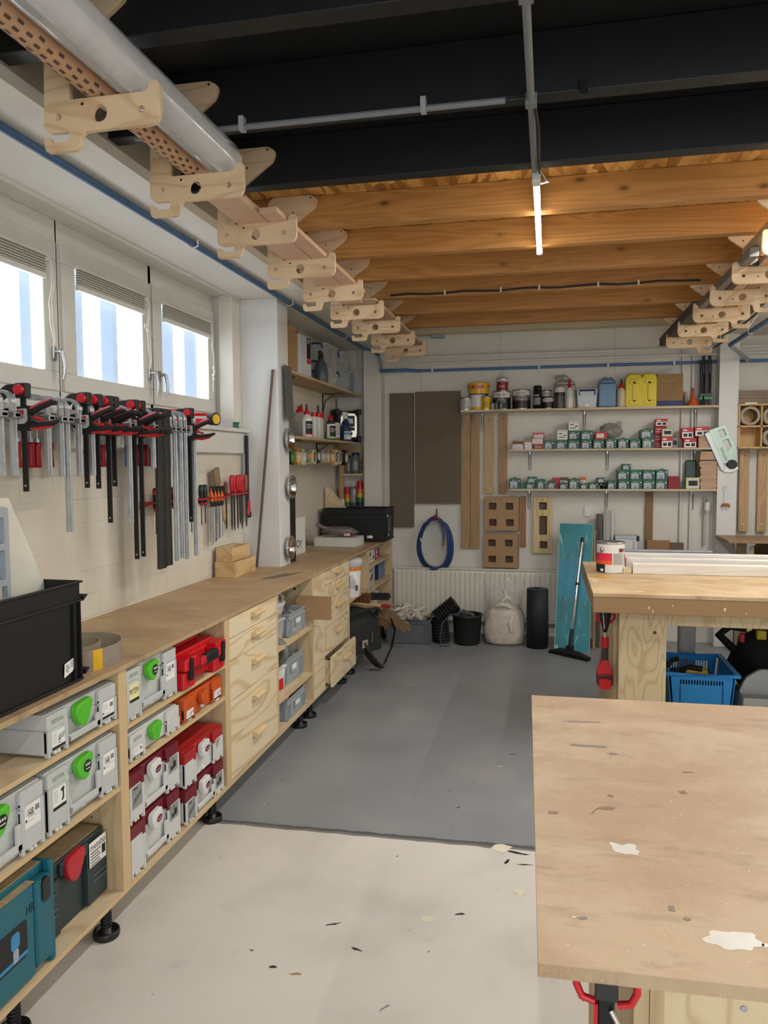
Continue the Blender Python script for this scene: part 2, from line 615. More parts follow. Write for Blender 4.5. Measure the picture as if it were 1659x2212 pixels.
def floor_material():
    m, nt, bs = nodes_of('painted_floor')
    tc = nt.nodes.new('ShaderNodeTexCoord')
    v = tc.outputs['Object']
    sp = nt.nodes.new('ShaderNodeSeparateXYZ'); nt.links.new(v, sp.inputs[0])
    wob = noise_tex(nt, v, 9.0, 3.0)
    edge = math_node(nt, 'ADD', sp.outputs[1], math_node(nt, 'MULTIPLY', math_node(nt, 'SUBTRACT', wob, 0.5), 0.03))
    edge = math_node(nt, 'SUBTRACT', edge, math_node(nt, 'MULTIPLY', sp.outputs[0], 0.02))
    back = math_node(nt, 'GREATER_THAN', edge, 3.425)
    # dark scraped strip where the two coats meet
    e2 = math_node(nt, 'ADD', sp.outputs[1], math_node(nt, 'MULTIPLY', math_node(nt, 'SUBTRACT', noise_tex(nt, v, 14.0, 5.0, 0.7), 0.5), 0.05))
    strip = math_node(nt, 'MULTIPLY', math_node(nt, 'GREATER_THAN', edge, 3.405), math_node(nt, 'LESS_THAN', e2, math_node(nt, 'ADD', 3.452, math_node(nt, 'MULTIPLY', sp.outputs[0], 0.022))))
    cream = lin('d0cbc2'); grey = lin('86898c')
    big = noise_tex(nt, v, 1.6, 6.0, 0.6)
    fine = noise_tex(nt, v, 140.0, 3.0, 0.6)
    cf = ramp(nt, big, [(0.3, dark(cream, 0.84)), (0.5, cream), (0.7, dark(cream, 1.04))])
    cf = mix(nt, ramp(nt, fine, [(0.62, (0, 0, 0, 1)), (0.8, (0.35, 0.35, 0.35, 1))]), cf, lin('8d877c'))
    gf = ramp(nt, big, [(0.3, dark(grey, 0.86)), (0.55, grey), (0.72, mix_c(grey, lin('9a968d'), 0.55))])
    smudge = noise_tex(nt, v, 3.6, 4.0, 0.6, 0.6)
    cf = mix(nt, ramp(nt, smudge, [(0.66, (0, 0, 0, 1)), (0.78, (0.4, 0.4, 0.4, 1))]), cf, lin('8f8a80'))
    col = mix(nt, back, cf, gf)
    # chips of dark and pale paint
    for sc_, thr, cc in ((7.0, 0.055, '2b2a29'), (11.0, 0.045, '55514a'), (9.0, 0.035, 'e6e2d8')):
        vo = nt.nodes.new('ShaderNodeTexVoronoi'); vo.inputs['Scale'].default_value = sc_
        mp = nt.nodes.new('ShaderNodeMapping'); mp.inputs['Location'].default_value = (sc_, sc_ * 2, 0)
        dn = nt.nodes.new('ShaderNodeVectorMath'); dn.operation = 'MULTIPLY_ADD'; dn.inputs[1].default_value = (0.04, 0.04, 0)
        nn = nt.nodes.new('ShaderNodeTexNoise'); nn.inputs['Scale'].default_value = 30.0
        nt.links.new(v, nn.inputs['Vector']); nt.links.new(nn.outputs['Color'], dn.inputs[0]); nt.links.new(v, dn.inputs[2])
        nt.links.new(dn.outputs[0], mp.inputs['Vector']); nt.links.new(mp.outputs[0], vo.inputs['Vector'])
        sel = math_node(nt, 'GREATER_THAN', noise_tex(nt, v, 1.9 + sc_ * 0.1, 2.0), 0.53)
        k = math_node(nt, 'MULTIPLY', math_node(nt, 'LESS_THAN', vo.outputs['Distance'], thr), sel)
        col = mix(nt, math_node(nt, 'MULTIPLY', k, 0.8), col, lin(cc))
    col = mix(nt, math_node(nt, 'MULTIPLY', strip, 0.75), col, lin('3b3c3d'))
    nt.links.new(col, bs.inputs['Base Color'])
    nt.links.new(ramp(nt, big, [(0.3, (0.34, 0.34, 0.34, 1)), (0.7, (0.5, 0.5, 0.5, 1))]), bs.inputs['Roughness'])
    bump(nt, bs, fine, 0.12)
    return m


def mix_c(a, b, t):
    return tuple(a[i] * (1 - t) + b[i] * t for i in range(4))


FLOOR = floor_material()


def osb_material():
    m, nt, bs = nodes_of('strand_board')
    v = coords(nt, (30, 8, 30), False)
    vo = nt.nodes.new('ShaderNodeTexVoronoi'); vo.inputs['Scale'].default_value = 1.0
    nt.links.new(v, vo.inputs['Vector'])
    a = nt.nodes.new('ShaderNodeSeparateColor'); nt.links.new(vo.outputs['Color'], a.inputs[0])
    nt.links.new(ramp(nt, a.outputs[0], [(0.0, lin('8a5a26')), (0.5, lin('b5823f')), (1.0, lin('d3a35c'))]), bs.inputs['Base Color'])
    bs.inputs['Roughness'].default_value = 0.6
    return m


OSB = osb_material()
JOIST = timber('amber_joist', 'bd8a4c', '8f5f2b', 'x', 3.2, 0.5, 0.25)
JOIST_BLACK = BLACKP

# floor, walls, ceiling
struct('floor', MB().box(XL - 0.3, XR + 0.1, YF, YB + 0.2, -0.1, 0), FLOOR)
wl = MB()
wl.box(XL - 0.25, XL, YF, 5.2, 0, 1.955)             # below the windows
wl.box(XL - 0.25, XL, YF, 2.40, 1.955, ZC)           # beyond the window band, towards the door
wl.box(XL - 0.25, XL, 5.2, YB, 0, ZC)                # behind the pillar and along the alcove
struct('wall_left', wl, BRICK)
struct('wall_back', MB().box(XL - 0.25, XR + 0.2, YB, YB + 0.2, 0, ZC), WHITE_BACK)
struct('wall_right', MB().box(XR, XR + 0.2, YF, YB, 0, ZC), WHITE_BACK)
wf = MB()
wf.box(XL - 0.25, -0.2, YF - 0.2, YF, 0, ZC); wf.box(2.4, XR + 0.2, YF - 0.2, YF, 0, ZC); wf.box(-0.2, 2.4, YF - 0.2, YF, 2.8, ZC)
struct('wall_front', wf, WHITE_BACK)
struct('ceiling', MB().box(XL - 0.25, XR + 0.2, YF, 3.344, ZC, ZC + 0.05), BLACKP)
struct('ceiling', MB().box(XL - 0.25, XR + 0.2, 3.345, YB + 0.2, 3.115, ZC + 0.05), OSB)
# soffits that box in both long walls; their faces towards the room
sl = MB()
sl.box(XL - 0.25, -1.62, YF, YB, 2.90, 2.945)
struct('trim_1', sl, WHITE)
struct('trim_2', MB().box(-1.66, -1.62, YF, YB, 2.946, 3.05), GREY_PLASTER)
struct('trim_3', MB().box(-1.70, -1.66, YF, YB, 2.946, ZC), CREAM)
struct('trim_4', MB().box(-2.165, -2.145, 2.4, 5.19, 2.888, 2.90), WHITE)
struct('trim_5', MB().box(1.56, XR, YF, YB, 2.90, ZC), WHITE_BACK)
struct('trim_6', MB().box(-1.60, 1.56, YB - 0.14, YB, 3.02, 3.114), CREAM)
struct('pillar', MB().box(XL, -1.872, 5.2, 5.42, 0, 2.90), solid('pillar_paint', 'd9dad9', 0.5, var=0.04, scale=4, bmp=0.05), None, 0.004)
struct('pillar', MB().box(-1.83, -1.65, YB - 0.18, YB, 0, 2.90), WHITE_BACK, None, 0.004)
struct('pillar', MB().box(1.53, 1.70, YB - 0.16, YB, 0, 2.90), solid('pillar_paint_grey', 'd8d8d6', 0.5, var=0.03, scale=4), None, 0.004)
rv = MB()
rv.box(-2.40, XL, 5.10, 5.2, 1.955, 2.90)            # reveal at the right end of the window niche
rv.box(-2.25, XL - 0.001, 5.06, 5.1, 1.985, 2.90)
struct('wall_left', rv, WHITE)
# ceiling beams: three painted black, six left amber
for i, y in enumerate((1.47, 2.07, 2.68, 3.27)):
    struct('ceiling_beam', MB().box(-1.655, 1.56, y, y + 0.07, 2.955, ZC - 0.001), JOIST_BLACK, None, 0.003)
BEAMY = (3.89, 4.49, 5.08, 5.66, 6.30, 6.91)
for y in BEAMY:
    struct('ceiling_beam', MB().box(-1.655, 1.56, y, y + 0.07, 2.955, 3.114), JOIST, None, 0.003)

# window sill and its apron board
sb = MB()
sb.box(-2.36, -2.085, 2.3, 5.195, 1.957, 1.985)
struct('window_sill', sb, FRAME, None, 0.006)
struct('trim_7', MB().box(XL + 0.001, -2.115, 2.3, 5.19, 1.812, 1.956), FRAME, None, 0.003)

ALU = solid('satin_aluminium', 'b9bcbf', 0.32, 0.9, var=0.05)
PANE = clear('window_glass', 'f4f8ff', 0.03, 0.14)
CORD = solid('white_cord', 'dedcd2', 0.7)
BLINDW = solid('blind_rail_white', 'd9d9d4', 0.4)


def blind_fabric():
    m, nt, bs = nodes_of('pleated_blind_fabric')
    tc = nt.nodes.new('ShaderNodeTexCoord')
    w = nt.nodes.new('ShaderNodeTexWave'); w.bands_direction = 'Z'; w.inputs['Scale'].default_value = 26.0; w.inputs['Distortion'].default_value = 0.3
    nt.links.new(tc.outputs['Object'], w.inputs['Vector'])
    n = noise_tex(nt, coords(nt, (1, 60, 60)), 3.0, 3.0)
    f = math_node(nt, 'MULTIPLY', w.outputs['Fac'], math_node(nt, 'ADD', n, 0.45))
    nt.links.new(ramp(nt, f, [(0.2, lin('6d6a62')), (0.8, lin('c9c6bb'))]), bs.inputs['Base Color'])
    bs.inputs['Roughness'].default_value = 0.8
    return m


BLIND = blind_fabric()
WIN_X = -2.30
for i, (y0, y1) in enumerate(((2.46, 3.305), (3.345, 4.195), (4.215, 5.07))):
    w = bpy.data.objects.new('window_%d' % (i + 1), None); COL.objects.link(w)
    w['kind'] = 'structure'
    fr = MB()
    fr.box(WIN_X - 0.08, WIN_X - 0.005, y0 - 0.025, y1 + 0.03, 1.985, 2.095); fr.box(WIN_X - 0.08, WIN_X - 0.005, y0 - 0.025, y1 + 0.03, 2.79, 2.90)
    fr.box(WIN_X - 0.08, WIN_X - 0.005, y0 - 0.025, y0 + 0.012, 2.095, 2.79); fr.box(WIN_X - 0.08, WIN_X - 0.005, y1 - 0.012, y1 + 0.03, 2.095, 2.79)
    struct('window_frame', fr, FRAME, w, 0.003)
    sa = MB()
    g = 0.105
    sa.box(WIN_X - 0.06, WIN_X + 0.012, y0, y1, 2.093, 2.093 + 0.088); sa.box(WIN_X - 0.06, WIN_X + 0.012, y0, y1, 2.793 - 0.09, 2.793)
    sa.box(WIN_X - 0.06, WIN_X + 0.012, y0, y0 + g, 2.181, 2.703); sa.box(WIN_X - 0.06, WIN_X + 0.012, y1 - g, y1, 2.181, 2.703)
    struct('window_sash', sa, FRAME, w, 0.004)
    struct('window_pane', MB().box(WIN_X - 0.035, WIN_X - 0.03, y0 + g, y1 - g, 2.18, 2.704), PANE, w)
    # lever handle on the opening side
    hy = y1 - 0.045 if i != 2 else y0 + 0.05
    hm = MB()
    hm.plate(rrect(-0.014, 0.014, -0.034, 0.034, 0.010), 0.010, T(WIN_X + 0.017, hy, 2.262) @ FACE_X @ TO_XZ)
    hm.cyl((WIN_X + 0.02, hy, 2.272), (WIN_X + 0.055, hy, 2.272), 0.010, 0.010, 12)
    hm.tube([(WIN_X + 0.055, hy, 2.276), (WIN_X + 0.058, hy + 0.008, 2.25), (WIN_X + 0.062, hy + 0.014, 2.21), (WIN_X + 0.06, hy + 0.014, 2.17), (WIN_X + 0.053, hy + 0.010, 2.142)], [0.011, 0.010, 0.009, 0.008, 0.007], 10)
    struct('window_handle', hm, ALU, w)
    # pleated blind drawn up under the head of the sash
    names = ('white pleated window blind drawn up in the window cut off by the photo edge', 'white pleated window blind drawn up in the middle window with knotted cord', 'white pleated window blind drawn up in the window beside the pillar')
    b = thing('pleated_blind', names[i], 'window blind', (0, 0, 0), group='pleated blinds in the windows')
    hx = WIN_X + 0.014
    MB().box(hx - 0.006, hx + 0.022, y0 + g - 0.01, y1 - g + 0.01, 2.700, 2.714).build('head_rail', BLINDW, b, 0.002)
    MB().box(hx, hx + 0.018, y0 + g + 0.005, y1 - g - 0.005, 2.622, 2.700).build('blind_fabric', BLIND, b)
    MB().box(hx - 0.003, hx + 0.021, y0 + g, y1 - g, 2.596, 2.622).build('bottom_rail', BLINDW, b, 0.003)
    cy = y1 - g + 0.02
    cm = MB()
    cm.cyl((hx - 0.002, cy - 0.012, 2.69), (hx + 0.03, cy - 0.012, 2.69), 0.007, 0.007, 8)
    pts = [(hx + 0.022, cy - 0.01, 2.70)]
    for k in range(1, 12):
        pts.append((hx + 0.022 + 0.004 * math.sin(k * 2.3 + i), cy + 0.014 * math.sin(k * 0.8 + i), 2.70 - 0.042 * k))
    cm.tube(pts, 0.0022, 6)
    cm.tube([(p[0], p[1] + 0.02 * math.sin(PI * j / 11), p[2] + 0.01) for j, p in enumerate(pts)], 0.0018, 6)
    if i == 1:
        for s_ in (-1, 1, 0.5):
            cm.tube([(hx + 0.022, cy, 2.50), (hx + 0.03, cy + 0.05 * s_, 2.52 - 0.02 * s_), (hx + 0.03, cy + 0.055 * s_, 2.49 - 0.03 * s_), (hx + 0.024, cy, 2.495)], 0.0022, 6)
    if i == 2:
        for k in range(4):
            cm.ball((hx + 0.024, cy + 0.008 * math.sin(k * 2), 2.40 - 0.025 * k), 0.008, 0.008, 0.014, 8, 5)
    cm.build('pull_cord', CORD, b)

# steel clad fence outside the windows
fe = bpy.data.objects.new('exterior_fence', None); COL.objects.link(fe); fe['kind'] = 'structure'
POST = solid('pale_blue_steel', '64778e', 0.5, 0.0, var=0.04)
for k in range(12):
    y = 2.6 + k * 0.46
    struct('fence_post', MB().box(-3.35, -3.25, y, y + 0.05, 0.4, 4.2), POST, fe)
for k in range(12):
    y = 2.6 + k * 0.46 + 0.2
    struct('fence_rib', MB().box(-3.36, -3.34, y, y + 0.012, 0.4, 4.2), POST, fe)

# ================================================================== lamps
TUBE = emitter('lamp_tube_glow', (1.0, 0.90, 0.72, 1), 22.0)
LAMPW = solid('lamp_end_white', 'd8d8d4', 0.4)


def tube_lamp(x, y0, y1, z, label, k=1.0):
    t = thing('tube_lamp', label, 'lamp', (x, y0, z), group='tube lamps under the ceiling')
    ln = y1 - y0
    MB().box(-0.018, 0.018, 0, 0.07, -0.012, 0.03).build('end_cap', LAMPW, t, 0.006)
    MB().box(-0.018, 0.018, ln - 0.03, ln, -0.012, 0.03).build('end_cap', LAMPW, t, 0.006)
    MB().box(-0.012, 0.012, 0.07, ln - 0.03, 0.012, 0.03).build('lamp_housing', LAMPW, t)
    d = MB().cyl((0, 0.07, 0), (0, ln - 0.03, 0), 0.014, 0.014, 12).build('light_tube', TUBE, t)
    l = bpy.data.lights.new('lamp_light', 'AREA')
    l.shape = 'RECTANGLE'; l.size = 0.03; l.size_y = ln; l.energy = LAMP_POWER * k; l.color = LAMP_COLOR
    lo = bpy.data.objects.new('lamp_light', l); COL.objects.link(lo); lo.parent = t
    lo.location = (0, ln / 2, -0.02)
    return t


tube_lamp(-0.06, 3.36, 4.55, 2.925, 'lit white tube lamp hanging below the amber beams')
tube_lamp(2.0, 4.9, 6.1, 2.86, 'lit white tube lamp added for brightness under the right soffit out of frame')  # added out of view to brighten the back wall, throwing shadows from the right
tube_lamp(-0.06, 0.2, 1.4, 2.925, 'lit white tube lamp above the camera under the black beams', 0.55)
tube_lamp(1.25, 0.2, 1.4, 2.925, 'lit white tube lamp added for brightness above the front workbench out of frame', 0.5)  # unseen lamp added to light the rear bench front and the basket below
tube_lamp(1.25, 3.3, 4.45, 2.925, 'lit white tube lamp above the rear workbench out of frame')


# ================================================================== left bench run: cabinets under one long worktop
PLY = plywood('birch_plywood', 'd6c4a2', 'b29468', 'y', 7.0)
PLYV = plywood('birch_plywood_upright', 'ccb690', 'a98a60', 'z', 7.0)
PINE_PLY = plywood('pine_plywood_front', 'e0d3b4', 'bb9a6a', 'y', 8.0, 1.5, False, 0.55, 0.7)
HARD = solid('plywood_handle', 'd3b98b', 0.6, var=0.15, scale=40)
WORKTOP = fibreboard('worktop_board', 'a98c68', 'baa07c', 0.5)
BLACKPL = solid('black_plastic', '17181a', 0.42, var=0.2, scale=8)


def edge_mat(name, axis):
    m, nt, bs = nodes_of(name)
    tc = nt.nodes.new('ShaderNodeTexCoord')
    w = nt.nodes.new('ShaderNodeTexWave'); w.bands_direction = axis; w.inputs['Scale'].default_value = 70.0
    w.inputs['Distortion'].default_value = 0.6
    nt.links.new(tc.outputs['Object'], w.inputs['Vector'])
    nt.links.new(ramp(nt, w.outputs['Fac'], [(0.25, lin('b08c5e')), (0.75, lin('dcc69d'))]), bs.inputs['Base Color'])
    bs.inputs['Roughness'].default_value = 0.65
    return m


EDGE_V = edge_mat('plywood_edge_upright', 'Y')
EDGE_H = edge_mat('plywood_edge_flat', 'Z')
CX0, CX1 = -2.12, -1.54
CB, CT = 0.13, 0.981


def pbox(x0, x1, y0, y1, z0, z1):
    b = MB().box(x0, x1, y0, y1, z0, z1)
    b.mi[-3] = 1
    return b


def foot(parent, x, y):
    m = MB()
    m.cyl((x, y, 0.03), (x, y, CB), 0.017, 0.017, 14)
    for k in range(6):
        m.cyl((x, y, 0.045 + k * 0.012), (x, y, 0.051 + k * 0.012), 0.0205, 0.0205, 14)
    m.lathe([(0.0, 0.0), (0.046, 0.0), (0.048, 0.006), (0.048, 0.020), (0.046, 0.026), (0.040, 0.026), (0.038, 0.014), (0.020, 0.014), (0.019, 0.034), (0, 0.034)], 24, 0, T(x, y, 0))
    return m.build('adjustable_foot', BLACKPL, parent)


def carcass(name, label, y0, y1, shelves, feet, left=True, right=True, back=True, bottom=True, CX0=CX0):
    t = thing(name, label, 'cabinet', (0, 0, 0))
    tt = 0.027
    if left: pbox(CX0, CX1, y0, y0 + tt, CB, CT).build('side_panel', [PLYV, EDGE_V], t)
    if right: pbox(CX0, CX1, y1 - tt, y1, CB, CT).build('side_panel', [PLYV, EDGE_V], t)
    a = y0 + (tt if left else 0); b = y1 - (tt if right else 0)
    if bottom: pbox(CX0, CX1, a, b, CB, CB + 0.018).build('bottom_panel', [PLY, EDGE_H], t)
    if back: MB().box(CX0, CX0 + 0.012, a, b, CB + 0.018, CT).build('back_panel', PLYV, t)
    for z in shelves:
        pbox(CX0 + 0.012, CX1 - 0.002, a, b, z - 0.017, z).build('shelf', [PLY, EDGE_H], t)
    for fx, fy in feet: foot(t, fx, fy)
    return t


def holes(parent, pts, y, r=0.0035):
    """Dark screw holes in a panel face that looks towards the camera."""
    for x, z in pts:
        MB().cyl((x, y - 0.0006, z), (x, y + 0.001, z), r, r, 10).build('screw_hole', BLACKPL, parent)


cabA = carcass('shelf_cabinet', 'open plywood cabinet nearest the camera holding grey, dark green and teal tool cases', 1.20, 2.540, (0.804, 0.55), ((-1.585, 2.462), (-1.585, 1.96), (-2.0, 2.44), (-1.585, 1.3)))
holes(cabA, [(-1.66, 0.50), (-1.66, 0.455), (-1.675, 0.46), (-1.665, 0.42)], 2.513)
cabB = carcass('shelf_cabinet', 'open plywood cabinet holding burgundy lidded cases below and a red case on top', 2.541, 3.489, (0.76, 0.602), ((-1.595, 3.40), (-1.95, 2.95), (-2.0, 3.40))) 
holes(cabB, [(-1.62, 0.90), (-1.62, 0.69), (-1.63, 0.555)], 3.462)
drw1 = carcass('drawer_cabinet', 'plywood cabinet with five closed drawers between the two open shelf cabinets', 3.490, 4.220, (), ((-2.0, 3.56),), back=True)
cabD = carcass('shelf_cabinet', 'open plywood cabinet with grey crates on three levels between the two drawer cabinets', 4.221, 4.905, (0.648, 0.336), ((-1.595, 4.765), (-2.0, 4.7)), left=False)
holes(cabD, [(-1.66, 0.90), (-1.63, 0.19 + 0.05)], 4.878, 0.009)
holes(cabD, [(-1.72, 0.86), (-1.75, 0.80)], 4.878)
drw2 = carcass('drawer_cabinet', 'plywood cabinet with five drawers, the lowest one pulled open a little', 4.906, 5.870, (), ((-1.595, 4.97), (-1.82, 5.0), (-1.6, 5.8)), CX0=-1.868)
MB().box(CX1 - 0.02, CX1 + 0.001, 4.91, 5.172, CB + 0.01, CT).build('filler_panel', PINE_PLY, drw2, 0.001)
cabF = carcass('shelf_cabinet', 'open plywood cabinet with one high shelf over the black canvas bag', 5.871, 6.553, (0.64,), ((-1.6, 6.08), (-2.0, 6.4)), left=False)
cabG = carcass('shelf_cabinet', 'open plywood cabinet at the far end by the radiator with small boxes on two shelves', 6.554, 7.575, (0.822, 0.61), ((-1.62, 7.45), (-2.0, 7.45)), left=False, bottom=False)


def drawer(parent, y0, y1, z0, z1, out=0.0):
    x = CX1 + out
    d = MB().box(x - 0.019, x, y0, y1, z0, z1)
    if out:
        d.box(x - 0.40, x - 0.019, y0 + 0.02, y0 + 0.034, z0 + 0.02, z1 - 0.03).box(x - 0.40, x - 0.019, y1 - 0.034, y1 - 0.02, z0 + 0.02, z1 - 0.03).box(x - 0.4, x - 0.019, y0 + 0.034, y1 - 0.034, z0 + 0.02, z0 + 0.03)
    o = d.build('drawer', PINE_PLY, parent, 0.0012)
    yc = (y0 + y1) / 2 + 0.015; zc = z0 + (z1 - z0) * 0.66
    h = MB()
    pr = [(0.0, -0.013), (0.024, -0.013), (0.034, -0.004), (0.034, 0.005), (0.020, 0.013), (0.0, 0.013)]
    n = len(pr)
    vs = [(x + a, yc - 0.068, zc + b) for a, b in pr] + [(x + a, yc + 0.068, zc + b) for a, b in pr]
    h.add(vs, [tuple(range(n)), tuple(range(2 * n - 1, n - 1, -1))] + [(i, (i + 1) % n, n + (i + 1) % n, n + i) for i in range(n)])
    h.build('handle', HARD, o, 0.0015)


for z0, z1 in ((0.873, 0.974), (0.757, 0.869), (0.558, 0.753), (0.362, 0.554), (0.156, 0.358)): drawer(drw1, 3.521, 4.192, z0, z1)
for z0, z1 in ((0.873, 0.974), (0.761, 0.869), (0.566, 0.757), (0.370, 0.562)): drawer(drw2, 5.180, 5.843, z0, z1)
drawer(drw2, 5.180, 5.843, 0.15, 0.366, 0.055)

# worktop, notched round the pillar, with the stain near the pillar foot
wt = MB()
wt.plate([(XL + 0.002, 0.6), (-1.53, 0.6), (-1.53, 7.60), (-1.845, 7.60), (-1.845, 7.77), (XL + 0.002, 7.77), (XL + 0.002, 5.424), (-1.868, 5.424), (-1.868, 5.196), (XL + 0.002, 5.196)], 0.018, T(0, 0, 0.991))
WTOP = tag(wt.build('worktop', WORKTOP, None, 0.002), 'long brown fibreboard worktop running along the left wall over all the cabinets', 'worktop')


def blot(name, outline, z, mat_, parent):
    """A thin dried patch lying on a surface."""
    m = MB().plate(outline, 0.0006, T(0, 0, z))
    return m.build(name, mat_, parent)


def ragged(cx, cy, rx, ry, n=26, seed=0, k=0.25, rot=0.0):
    out = []
    for i in range(n):
        a = 2 * PI * i / n
        q = 1 + k * noise.noise(Vector((math.cos(a) * 1.7 + seed * 3.1, math.sin(a) * 1.7, seed)))* 1.6
        x, y = rx * q * math.cos(a), ry * q * math.sin(a)
        out.append((cx + x * math.cos(rot) - y * math.sin(rot), cy + x * math.sin(rot) + y * math.cos(rot)))
    return out


STAIN = solid('dark_oil_stain', '6f6350', 0.5, var=0.2, scale=20)
blot('oil_stain', ragged(-1.72, 4.78, 0.045, 0.17, 30, 2, 0.3, -0.35), 1.0004, STAIN, WTOP)

# ------------------------------------------------------------------ tool cases
LGREY = solid('case_light_grey', 'bcbfbd', 0.5, var=0.05, scale=6)
LGREY2 = solid('case_white_grey', 'c9cac8', 0.5, var=0.05, scale=6)
GREEN = solid('latch_green', '55b82a', 0.4, var=0.05)
BURG = solid('lid_burgundy', '6d1423', 0.4, var=0.08)
BRICKRED = solid('lid_brick_red', 'a8201f', 0.4, var=0.08)
ORANGE = solid('case_orange', 'c5541d', 0.45, var=0.08)
LATCHW = solid('latch_white', 'd6d7d6', 0.4, var=0.03)
REDPL = solid('red_plastic', 'c8141f', 0.38, var=0.08)
DKGREEN = solid('case_dark_green', '2c3a3a', 0.5, var=0.12)
TEAL = solid('case_teal', '15606f', 0.45, var=0.08)
PAPER = solid('label_paper', 'e6e6e2', 0.6, var=0.03)
YPAPER = solid('label_yellow_paper', 'e6e0a6', 0.6, var=0.03)
INK = solid('printed_ink', '1b1b1c', 0.6, var=0.0)
LOGOG = solid('logo_green', '4f8f2e', 0.5, var=0.0)
GREYPRINT = solid('printed_grey', '8b8d8c', 0.6, var=0.0)
DUST = solid('sawdust', 'a58f6c', 0.9, var=0.2, scale=30)


def face(x, y, z): return T(x, y, z) @ TO_XZ      # local print plane facing -y


def label_front(mb, x0, x1, z0, z1, y, kind, hand=None):
    """Label: mi 0 paper, 1 ink. kinds: icon, bar, hand, yellow, drill."""
    w = x1 - x0; h = z1 - z0
    mb.box(x0, x1, y - 0.0008, y, z0, z1, 0)
    q = lambda a0, a1, b0, b1: mb.quad(x0 + w * a0, x0 + w * a1, z0 + h * b0, z0 + h * b1, T(0, y - 0.0012, 0) @ TO_XZ, 1)
    if kind in ('icon', 'drill', 'yellow', 'bars'):
        q(0, 1, 0.0, 0.16)
    if kind in ('icon', 'drill'):
        for k in range(6): q(0.06, 0.40 - 0.03 * (k % 3), 0.86 - k * 0.1, 0.875 - k * 0.1)
    if kind == 'icon':
        for k in range(4):
            mb.add([(x0 + w * (0.62 + 0.08 * k), y - 0.0012, z0 + h * 0.45), (x0 + w * (0.65 + 0.08 * k), y - 0.0012, z0 + h * 0.45), (x0 + w * (0.77 + 0.08 * k), y - 0.0012, z0 + h * 0.78), (x0 + w * (0.74 + 0.08 * k), y - 0.0012, z0 + h * 0.78)], [(0, 1, 2, 3)], 1)
        q(0.46, 0.66, 0.40, 0.46); q(0.50, 0.54, 0.46, 0.66); q(0.58, 0.62, 0.5, 0.74); q(0.46, 0.70, 0.26, 0.30)
    if kind == 'drill':
        mb.plate([(x0 + w * a, z0 + h * b) for a, b in ((0.62, 0.86), (0.82, 0.93), (0.90, 0.86), (0.84, 0.78), (0.84, 0.36), (0.70, 0.28), (0.64, 0.32), (0.74, 0.44), (0.74, 0.72), (0.62, 0.76))], 0.0004, T(0, y - 0.0011, 0) @ TO_XZ, (), 1)
    if kind in ('bar', 'hand', 'bars'):
        for k in range(9): q(0.66 + 0.03 * k, 0.66 + 0.03 * k + (0.010, 0.018, 0.014)[k % 3], 0.58, 0.84)
        for k in range(3): q(0.05, 0.45, 0.80 - 0.11 * k, 0.815 - 0.11 * k)
        q(0.05, 0.14, 0.28, 0.40); q(0.2, 0.55, 0.27, 0.285); q(0.62, 0.92, 0.40, 0.41)
    if hand:
        mb.text(hand, face(x0 + w * 0.42, y - 0.0013, z0 + h * 0.62), h * 0.36, 1, w * 0.36)


def latch_shape(s=1.0):
    return rounded([(-0.034 * s, 0.030 * s), (0.030 * s, 0.036 * s), (0.036 * s, 0.028 * s), (0.030 * s, 0.006 * s), (0.012 * s, -0.026 * s), (-0.006 * s, -0.034 * s), (-0.022 * s, -0.022 * s), (-0.038 * s, 0.006 * s)], 0.012 * s, 4)


